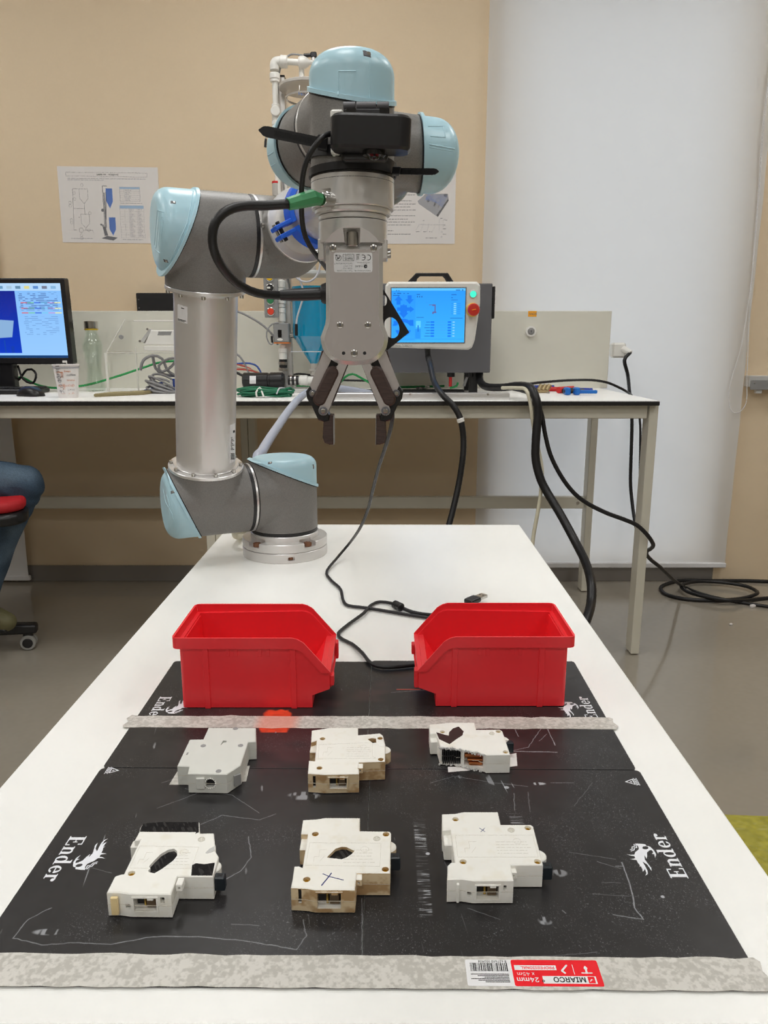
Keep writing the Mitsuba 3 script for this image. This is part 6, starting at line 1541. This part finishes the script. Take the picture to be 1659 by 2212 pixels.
    if clip:
        a, b = t(*clip[0], BZ0 + .011), t(*clip[1], BZ0 + .011)
        A(k + '__rail_clip', bb(min(a[0], b[0]), max(a[0], b[0]) + .004, min(a[1], b[1]), max(a[1], b[1]), BZ0 + .0008, BZ0 + .0135, .0006), body, False, 'rail clip')
    if lug:
        p = onY(*cv(*lug[:2]), lug[2]); A(k + '__lug', mf(bb(p[0] - .0022, p[0] + .0022, p[1] - .001, p[1] + .006, p[2] - .0026, p[2] + .0026, .0004)) - mf(cyl(p - [0, .003, 0], p + [0, .002, 0], .0008, n=12, c=0)), body, False)
    return k, P, t


mat('clamp_metal', lin(122, 104, 84), .35, .7)
mat('seam_line', lin(196, 190, 176), .6)
cvC = lambda x, y: (590 + x * .18686, 1740 + y * .18686)
cvR = lambda x, y: (920 + x * .18686, 1720 + y * .18686)
cvL = lambda x, y: (200 + x * .20494, 1740 + y * .20494)
cvM = lambda x, y: (360 + x * .3014, 1540 + y * .3014)
cvX = lambda x, y: (880 + x * .20494, 1530 + y * .20494)
shv = lambda cv, *p: tuple(onZ(*cv(*p), BZT))

breaker('breaker with yellowed sides, burnt eye-shaped hole and large pen cross, front row middle', cvC,
        [(205, 945), (390, 955), (480, 972), (945, 972), (965, 775), (1352, 778), (1365, 320), (1350, 298), (1000, 292), (1005, 142), (605, 140), (500, 156), (345, 165), (322, 325), (402, 325), (340, 715), (300, 697), (245, 700), (225, 850)], 'breaker_aged',
        [(488, 330), (1305, 332), (1297, 738), (388, 855)], (1198, 385), [(425, 432), (1245, 435), (1235, 705), (375, 690)],
        [([(620, 600), (660, 560), (720, 500), (790, 478), (850, 482), (940, 525), (910, 560), (850, 600), (790, 622), (720, 612), (650, 605)], .0022, 'charred', 'burnt black hole')], [],
        [('window', 512, 1012, 782, 1185), ('slot', 290, 985, 322, 1150)], (1415, 575), (1392, 470), ((330, 400), (352, 545)), [([(575, 790), (650, 822), (810, 862)], .0003), ([(672, 785), (630, 840), (562, 922)], .0004)], (990, 885, shv(cvC, 965, 778)[1] - .004))
breaker('white breaker with a tiny blue pen cross and dark toggle, front row right', cvR,
        [(245, 960), (420, 955), (545, 975), (1015, 972), (978, 792), (1355, 792), (1240, 345), (1215, 328), (865, 326), (832, 180), (430, 180), (330, 200), (185, 205), (190, 395), (285, 383), (335, 765), (290, 762), (250, 800)], 'breaker_white',
        [(342, 265), (1178, 367), (1290, 755), (430, 757)], (985, 393), [(340, 450), (1235, 450), (1300, 705), (370, 705)], [], [],
        [('window', 582, 1037, 845, 1190), ('hole', 478, 1115, 530, 1165), ('hole', 896, 1035, 936, 1095), ('ridge', 350, 1005, 386, 1220)], (1402, 790), (1360, 680), ((195, 470), (285, 600)), [([(622, 370), (682, 410)], .0002), ([(682, 368), (635, 412)], .0002)], (1012, 910, shv(cvR, 1000, 830)[1]))
breaker('white breaker with black oval hole, black corner patch and black rear, front row left', cvL,
        [(148, 915), (275, 915), (385, 930), (825, 935), (895, 745), (1268, 748), (1330, 540), (1295, 480), (1298, 430), (1290, 400), (1278, 290), (1130, 292), (1125, 172), (720, 172), (530, 188), (500, 235), (490, 280), (440, 370), (505, 360), (330, 720), (300, 722), (235, 745)], 'breaker_white',
        [(410, 715), (1210, 710)], (1148, 358), [(500, 425), (1118, 440), (1040, 665), (390, 660)],
        [([(595, 640), (640, 590), (720, 510), (800, 465), (860, 455), (890, 480), (890, 530), (850, 580), (770, 640), (720, 675), (650, 715), (590, 700), (588, 680), (610, 665)], .0022, 'charred', 'black oval hole')],
        [([(508, 240), (534, 194), (722, 178), (1118, 178), (1120, 280), (1083, 300), (1095, 280), (497, 277)], 'charred', 'black scratched rear cover'), ([(1050, 630), (1090, 612), (1180, 622), (1288, 606), (1262, 738), (1040, 738)], 'charred', 'black corner patch'), ([(1190, 500), (1230, 460), (1285, 432), (1288, 480), (1240, 500), (1195, 508)], 'light_grey', 'chipped corner')],
        [('window', 442, 977, 668, 1112), ('hole', 347, 1050, 397, 1097), ('hole', 715, 972, 755, 1035), ('ridge', 207, 962, 265, 1145, min(shv(cvL, *p)[1] for p in ((148, 915), (825, 935))), 'yellow_aged')] if mat('yellow_aged', lin(222, 200, 150), .45) else (), (1345, 735), (1325, 640), ((432, 400), (470, 470)), [], (915, 860, shv(cvL, 860, 850)[1]), rv='brass')
breaker('white breaker with dirty brown flanks and a burnt rear corner, second row middle', cvM,
        [(1012, 432), (1130, 440), (1378, 435), (1378, 352), (1565, 345), (1568, 230), (1550, 160), (1530, 145), (1372, 158), (1372, 105), (1180, 105), (1040, 125), (1035, 210), (1075, 195), (1062, 345), (1020, 340)], 'breaker_aged',
        [(1117, 185), (1530, 182), (1535, 333), (1095, 395)], None, [(1090, 228), (1475, 212), (1475, 310), (1500, 325), (1085, 330)],
        [([(1440, 188), (1470, 180), (1500, 184), (1503, 212), (1478, 216)], .004, 'black_matte', 'burnt hole')], [([(1500, 200), (1555, 196), (1560, 245), (1520, 240)], 'white_plastic', 'chipped plastic')],
        [('window', 1167, 467, 1290, 541), ('slot', 1049, 458, 1066, 540)], None, (1590, 262), ((1040, 215), (1068, 300)), [], (1388, 410, shv(cvM, 1378, 395)[1]))

# opened breaker with its insides showing


def cut_x(m):
    q = [(300, 395), (345, 400), (480, 405), (560, 420), (640, 435), (770, 465), (835, 490)]
    a = [tuple(onZ(*cvX(*p), BZT)[:2]) for p in q]; y0 = min(p[1] for p in a) - .02
    lowb = Polygon([a[0]] + a[1:] + [(a[-1][0], y0), (a[0][0], y0)]).buffer(0)
    win = [(365, 445, 560, 590), (600, 480, 800, 610)]
    for (x0, y0_, x1, y1) in win:
        Yf = onZ(*cvX((x0 + x1) / 2, 425 if x0 < 500 else 455), BZT)[1]; p, r = onY(*cvX(x0, y1), Yf), onY(*cvX(x1, y0_), Yf)
        m = m - mf(bb(p[0], r[0], Yf - .02, Yf + .012, max(p[2], BZ0 + .001), min(r[2], BZT - .002), .0003))
    return m


k, P_, t_ = breaker('broken white breaker with exposed black fins and copper coil, second row right', cvX,
        [(228, 170), (440, 150), (708, 150), (726, 225), (975, 222), (1002, 240), (1085, 487), (835, 490), (812, 478), (770, 470), (742, 452), (700, 455), (640, 438), (600, 442), (560, 420), (520, 424), (480, 402), (420, 412), (345, 400), (305, 262), (238, 268)], 'breaker_white',
        [(370, 248), (958, 243), (1035, 460)], (890, 268), None, [],
        [([(305, 255), (390, 280), (436, 292), (440, 255), (480, 215), (540, 195), (592, 245), (580, 285), (510, 330), (445, 378), (335, 325)], 'char_brown', 'dark brown burnt patch')], [], (1078, 350), (1050, 330), ((232, 300), (300, 380)), [], None, True, cut_x)
Yx = onZ(*cvX(460, 425), BZT)[1]
for i in range(9):
    a = onY(*cvX(372 + i * 22, 585), Yx + .001); b = onY(*cvX(380 + i * 22, 445), Yx + .001)
    A(k + '__arc_fin', bb(a[0], a[0] + .0011, Yx + .0004, Yx + .0105, a[2] + .0004, b[2] - .0004, .0001), 'black_plastic', False)
Yc2 = onZ(*cvX(700, 455), BZT)[1]
for (x0, y0, x1, y1, m_, d) in ((605, 490, 790, 520, 'copper', .002), (635, 540, 795, 560, 'copper', .001), (650, 575, 790, 600, 'copper', .0005), (650, 520, 750, 570, 'brass', .004), (735, 478, 775, 505, 'tool_red', .0012), (760, 535, 795, 580, 'light_grey', .003)):
    a, b = onY(*cvX(x0, y1), Yc2 + d), onY(*cvX(x1, y0), Yc2 + d); A(k + '__coil_part', bb(a[0], b[0], Yc2 + d, Yc2 + d + .006, a[2], b[2], .0004), m_, False)
rr = np.random.default_rng(21); crumbs = []
for i in range(150):
    x = rr.uniform(335, 830); edge = np.interp(x, (335, 560, 640, 830), (405, 425, 445, 490)); low = rr.random() < .45
    p = onY(*cvX(x, 0), onZ(*cvX(x, edge), BZT)[1]); Yq = onZ(*cvX(x, edge), BZT)[1]
    p = V([p[0], Yq - .0002, BZT - rr.uniform(0, .0022) if not low else BZ0 + rr.uniform(.0006, .0022)])
    if not low or x < 800: crumbs.append(at(trimesh.creation.icosphere(0, rr.uniform(.0003, .0010)), *p, rr.uniform(0, 3)))
A(k + '__broken_edge', crumbs, 'light_grey', False, 'ragged broken plastic edge', kind='stuff')
tp = lambda cv, *q: Polygon([tuple(onZ(*cv(*p), TH + MT + .0003)[:2]) for p in q])
A(k + '__tape_flap', prism(tp(cvX, (425, 615), (640, 612), (740, 640), (640, 655), (430, 672)), .0002, TH + MT + .00005), 'white_paper', False, 'white tape flap under it')
A(k + '__tape_flap', prism(tp(cvX, (1080, 485), (1148, 470), (1160, 605), (1085, 615), (1040, 610)), .0002, TH + MT + .00005), 'white_paper', False)

k, P_, t_ = breaker('light grey breaker turned over, with a cut-off corner, second row left', cvM,
        [(150, 435), (430, 440), (530, 375), (585, 207), (640, 205), (640, 107), (300, 105), (262, 188), (165, 190), (75, 380), (162, 383)], 'breaker_grey', [], None, None,
        [([(385, 235), (395, 215), (405, 198), (430, 200), (428, 210), (408, 212)], .003, 'black_matte', 'small crack')],
        [], [('block', 215, 465, 272, 543), ('hole', 280, 477, 345, 535)], None, None, None, [], None, True)
for x, y in ((493, 113), (262, 236), (530, 234), (372, 418)): p = onZ(*cvM(x, y), BZT); A(k + '__plug', at(lathe([(.0024, 0), (.0024, .0003), (.002, .0004)], 24), p[0], p[1], BZT - .0001), 'mid_grey', 30)
p = onZ(*cvM(148, 292), BZT); A(k + '__slot', at(cbox(.0015, .004, .0003, .0001), p[0], p[1], BZT), 'mid_grey', False)
a, b = onZ(*cvM(530, 378), BZT), onZ(*cvM(600, 215), BZT)
A(k + '__vent', [at(cbox(.006, .0015, .010, .0002), *(onZ(*cvM(505, 400), BZT)[:2] + V([0, -.0008])), BZ0 + .008, .6)], 'mid_grey', False)
A(k + '__broken_edge', [at(trimesh.creation.icosphere(0, .0007), *(onY(*cvM(312 + 38 * math.cos(a_), 507 + 36 * math.sin(a_)), min(q[1] for q in P_.exterior.coords) - .0002))) for a_ in np.linspace(0, 6.2, 18)], 'white_plastic', False, kind='stuff')
A(k + '__tape_flap', prism(tp(cvM, (18, 513), (75, 420), (160, 430), (150, 515)), .0002, TH + MT + .00005), 'masking_tape', False, 'grey tape flap sticking out to the left')
A(k + '__tape_flap', prism(tp(cvM, (470, 497), (570, 490), (596, 378), (540, 378)), .0002, TH + MT + .00005), 'masking_tape', False)

# ------------------------------------------------------------------ seated person and office chair at the left


def star_base(k, cx, cy, z1, rot, m='black_plastic', n=5, R=.29):
    A(k + '__column', cyl((cx, cy, .07), (cx, cy, z1), .024), 'dark_grey', 30)
    A(k + '__hub', cyl((cx, cy, .055), (cx, cy, .125), .045), m, 30)
    for i in range(n):
        a = rot + i * math.tau / n; d = V([math.cos(a), math.sin(a), 0]); p0, p1 = V([cx, cy, .095]) + d * .03, V([cx, cy, .078]) + d * R
        hull = m3.Manifold.batch_hull([mf(mv(rbox(.05, .055, .040, .008, 1), frame(p0, x=d))), mf(mv(rbox(.045, .045, .034, .010, 1), frame(p1, x=d)))])
        A(k + '__base_arm', hull, m, 30)
        q = V([cx, cy, 0]) + d * (R - .012); s = V([-math.sin(a), math.cos(a), 0])
        ax = s if i else V([.25, -1, 0]) / np.linalg.norm([.25, 1])
        for sg in (-1, 1):
            c = A(f'{k}__caster', mv(lathe([(.018, -.009), (.0255, -.009), (.0275, -.005), (.0275, .005), (.0255, .009), (.018, .009)], 28), frame(q + ax * sg * .0125 + V([0, 0, .0280]), z=ax * sg)), 'caster_rim' if mat('caster_rim', lin(150, 150, 146), .4) else '', 30)
            A(f'{c}__disc', mv(lathe([(.0175, 0), (.0175, .0105), (.014, .0125)], 28), frame(q + ax * sg * .0125 + V([0, 0, .0280]), z=ax * sg)), 'black_plastic', 30)
        A(k + '__caster_fork', mv(rbox(.032, .026, .030, .008, 1), frame(q + V([0, 0, .052]), x=d)), m, 30)


cc = onZ(60, 1403, 0); BA = math.radians(15); CXx, CYy = cc[0] - .276 * math.cos(BA), cc[1] - .276 * math.sin(BA) + .01
SA = math.radians(25); sf, ss = V([math.cos(SA), math.sin(SA), 0]), V([-math.sin(SA), math.cos(SA), 0])   # the way the seat faces, and its left
corner = onY(44, 1083, 2.345); SC = corner - sf * .215 + ss * .215
k = thing('office_chair', 'swivel chair with red seat and black base under the seated person', 'chair')
star_base(k, CXx, CYy, .52, BA)
pad = lambda h, r, g: trimesh.convex.convex_hull(np.vstack([trimesh.creation.icosphere(2, r).vertices + [x, y, z] for x, y in list(rrect(-.23 - g + r, -.23 - g + r, .23 + g - r, .23 + g - r, .06, 5).exterior.coords) for z in (r, h - r)]))
A(k + '__seat', at(pad(.036, .017, 0), SC[0], SC[1], .556, SA), 'seat_red', 40, 'red seat cushion')
A(k + '__seat_shell', at(pad(.042, .018, .004), SC[0], SC[1], .5135, SA), 'black_plastic', 40)
bk = SC - sf * .27
A(k + '__back_stem', at(cbox(.04, .06, .36, .006), bk[0], bk[1], .66, SA), 'black_plastic', False)
A(k + '__backrest', at(rbox(.06, .42, .42, .028, 2), bk[0] + .02, bk[1], .99, SA), 'seat_red', 40)

k = thing('person', 'person in blue jeans and olive shoes sitting on the red swivel chair', 'person')
kn = onY(50, 1046, 2.50); hipn = kn - sf * .42; hipn[2] = .668
hz = .65
an = onY(-42, 1302, 2.48)
segs = []
for knee, ank, hip in ((kn, an, hipn), (kn + ss * .19 - sf * .05 - V([0, 0, .015]), an + ss * .17 - sf * .22, hipn + ss * .18)):
    mid = hip * .5 + knee * .5 + V([0, 0, .008])
    segs += [(hip, .080, mid, .073), (mid, .073, knee, .068), (knee, .068, knee * .62 + ank * .38 - sf * .012, .058), (knee * .62 + ank * .38 - sf * .012, .058, ank, .048)]
pel = hipn + ss * .09 - sf * .02 + V([0, 0, .03])
segs += [(pel - ss * .07, .10, pel + ss * .07, .10), (pel - ss * .07, .10, hipn, .080), (pel + ss * .07, .10, hipn + ss * .18, .080), (pel, .11, pel - sf * .01 + V([0, 0, .10]), .115)]
tr_ = chain(segs, .010, 30)
vv = tr_.vertices; kd = np.linalg.norm(vv - kn, axis=1); tr_.vertices = vv + trimesh.Trimesh(vv, tr_.faces, process=False).vertex_normals * (.0028 * np.exp(-(kd / .12) ** 2) * np.sin(vv[:, 2] * 110 + vv[:, 0] * 90 + 6 * meshkit.noise(vv * 14)) + .004 * (meshkit.noise(vv * 18) - .5))[:, None]
A(k + '__jeans', tr_, 'denim', True, 'blue denim jeans')
LX = lambda a, b, c: sf * a + ss * b + V([0, 0, c])       # along the seat, to its left, up
ch = pel + V([0, 0, .34]); sg = [(pel + LX(-.01, 0, .09), .12, ch + LX(-.02, -.06, 0), .105), (pel + LX(-.01, 0, .09), .12, ch + LX(-.02, .06, 0), .105), (ch + LX(-.02, -.06, 0), .105, ch + LX(-.02, .06, 0), .105), (ch + LX(-.02, -.10, .06), .070, ch + LX(-.02, .10, .06), .070)]
for s in (-1, 1):
    sh_, elb, wr = ch + LX(-.02, s * .17, .06), ch + LX(.0, s * .22, -.20), ch + LX(.20, s * .15, -.10); sg += [(ch + LX(-.02, s * .10, .06), .07, sh_, .056), (sh_, .056, elb, .044), (elb, .044, wr, .033)]
A(k + '__shirt', chain(sg, .016, 25), 'shirt', True)
hd = ch + LX(.03, 0, .30)
A(k + '__head', chain([(ch + LX(-.01, 0, .09), .052, hd + LX(-.01, 0, -.07), .050), (hd, .082, hd + LX(.012, 0, -.06), .062), (hd + LX(-.02, 0, .03), .085, hd, .08), (hd + LX(.075, 0, -.012), .012, hd + LX(.09, 0, -.035), .013), (hd + LX(0, -.08, -.02), .015, hd + LX(-.01, -.082, 0), .018), (hd + LX(0, .08, -.02), .015, hd + LX(-.01, .082, 0), .018)], .009, 12), 'skin', True)
A(k + '__hair', chain([(hd + LX(-.035, 0, .045), .088, hd + LX(-.05, 0, -.01), .078), (hd + LX(-.03, 0, .05), .09, hd + LX(.02, 0, .06), .066)], .010, 12), 'hair', True)
for s in (-1, 1):
    A(k + '__eye', at(trimesh.creation.icosphere(2, .0105), *(hd + LX(.0735, s * .030, -.002))), 'white_plastic', True); A(k + '__iris', at(trimesh.creation.icosphere(2, .0052), *(hd + LX(.0795, s * .030, -.002))), 'hair', True)
    A(k + '__eyebrow', chain([(hd + LX(.080, s * .018, .020), .0035, hd + LX(.076, s * .044, .019), .003)], .004, 3), 'hair', True)
A(k + '__mouth', chain([(hd + LX(.068, -.020, -.068), .005, hd + LX(.073, 0, -.067), .0062), (hd + LX(.073, 0, -.067), .0062, hd + LX(.068, .020, -.068), .005)], .004, 3), 'lips' if mat('lips', lin(170, 98, 88), .5) else '', True)
for s in (-1, 1):
    wr = ch + LX(.20, s * .15, -.10); hs = [(wr, .026, wr + LX(.07, -s * .01, -.01), .022), (wr + LX(.06, -s * .03, -.01), .018, wr + LX(.065, s * .02, -.01), .018)]
    for j in range(4):
        b_ = wr + LX(.075, (j - 1.5) * .018 - s * .01, -.008); L_ = (.06, .07, .066, .05)[j if s > 0 else 3 - j]
        hs += [(b_, .0095, b_ + LX(L_ * .55, 0, .006), .009), (b_ + LX(L_ * .55, 0, .006), .009, b_ + LX(L_, 0, -.012), .0078)]
    hs += [(wr + LX(.02, -s * .025, -.005), .012, wr + LX(.06, -s * .055, -.012), .0095), (wr + LX(.06, -s * .055, -.012), .0095, wr + LX(.085, -s * .05, -.016), .008)]
    A(k + '__hand', chain(hs, .006, 8), 'skin', True)
zf = .102
for s, a in ((-1, an), (1, an + ss * .17 - sf * .22)):
    toe = V([*onY(34, 1336, 2.46)[:2], zf + .037]) - V([.034, 0, 0]) if s < 0 else V([a[0] + .19, a[1] + .01, zf + .037])
    heel = V([a[0] - .05, a[1], zf + .042])
    A(k + '__shoe', chain([(heel, .036, V([a[0] + .01, a[1], zf + .06]), .042), (heel, .036, toe, .034), (V([a[0] + .01, a[1], zf + .06]), .042, toe, .034), (V([a[0] + .0, a[1], zf + .06]), .042, a + V([0, 0, -.02]), .038)], .010, 15), 'olive_leather', True, 'olive shoe')
    A(k + '__sole', chain([(heel + V([0, 0, -.027]), .011, toe + V([.012, 0, -.024]), .011), (heel + V([0, -.022, -.027]), .010, toe + V([.0, -.020, -.024]), .010), (heel + V([0, .022, -.027]), .010, toe + V([.0, .020, -.024]), .010)], .012, 5), 'black_rubber', True)
    A(k + '__sock', cyl(a + V([0, 0, -.028]), a + V([.004, 0, .0]), .0425, .046, n=28), 'seat_red', 30) if s > 0 else A(k + '__shoe_logo', at(rbox(.014, .004, .010, .0018, 1), toe[0] - .012, toe[1] - .0335, zf + .052), 'tool_red', 30)

# ------------------------------------------------------------------ green chair at the right
gcn = onZ(1578, 1766, .468)
k = thing('green_chair', 'chair with olive green grained seat pushed against the right side of the table', 'chair')
gx, gy = gcn[0] + .165, gcn[1] - .225
A(k + '__seat', at(mf(rbox(.50, .47, .075, .032, 3)).refine_to_length(.02), gx, gy, .436, -.06), 'green_leather', True, 'olive green leatherette seat')
A(k + '__seat_shell', at(rbox(.44, .42, .03, .012, 2), gx, gy, .388, -.06), 'black_plastic', 40)
A(k + '__back_stem', at(cbox(.03, .06, .40, .006), gx + .262, gy - .014, .55, -.06), 'black_plastic', False)
A(k + '__backrest', at(rbox(.06, .42, .38, .028, 2), gx + .255, gy - .014, .86, -.06), 'green_leather', True)
star_base(k, gx, gy, .375, .5, 'black_plastic', 5, .27)
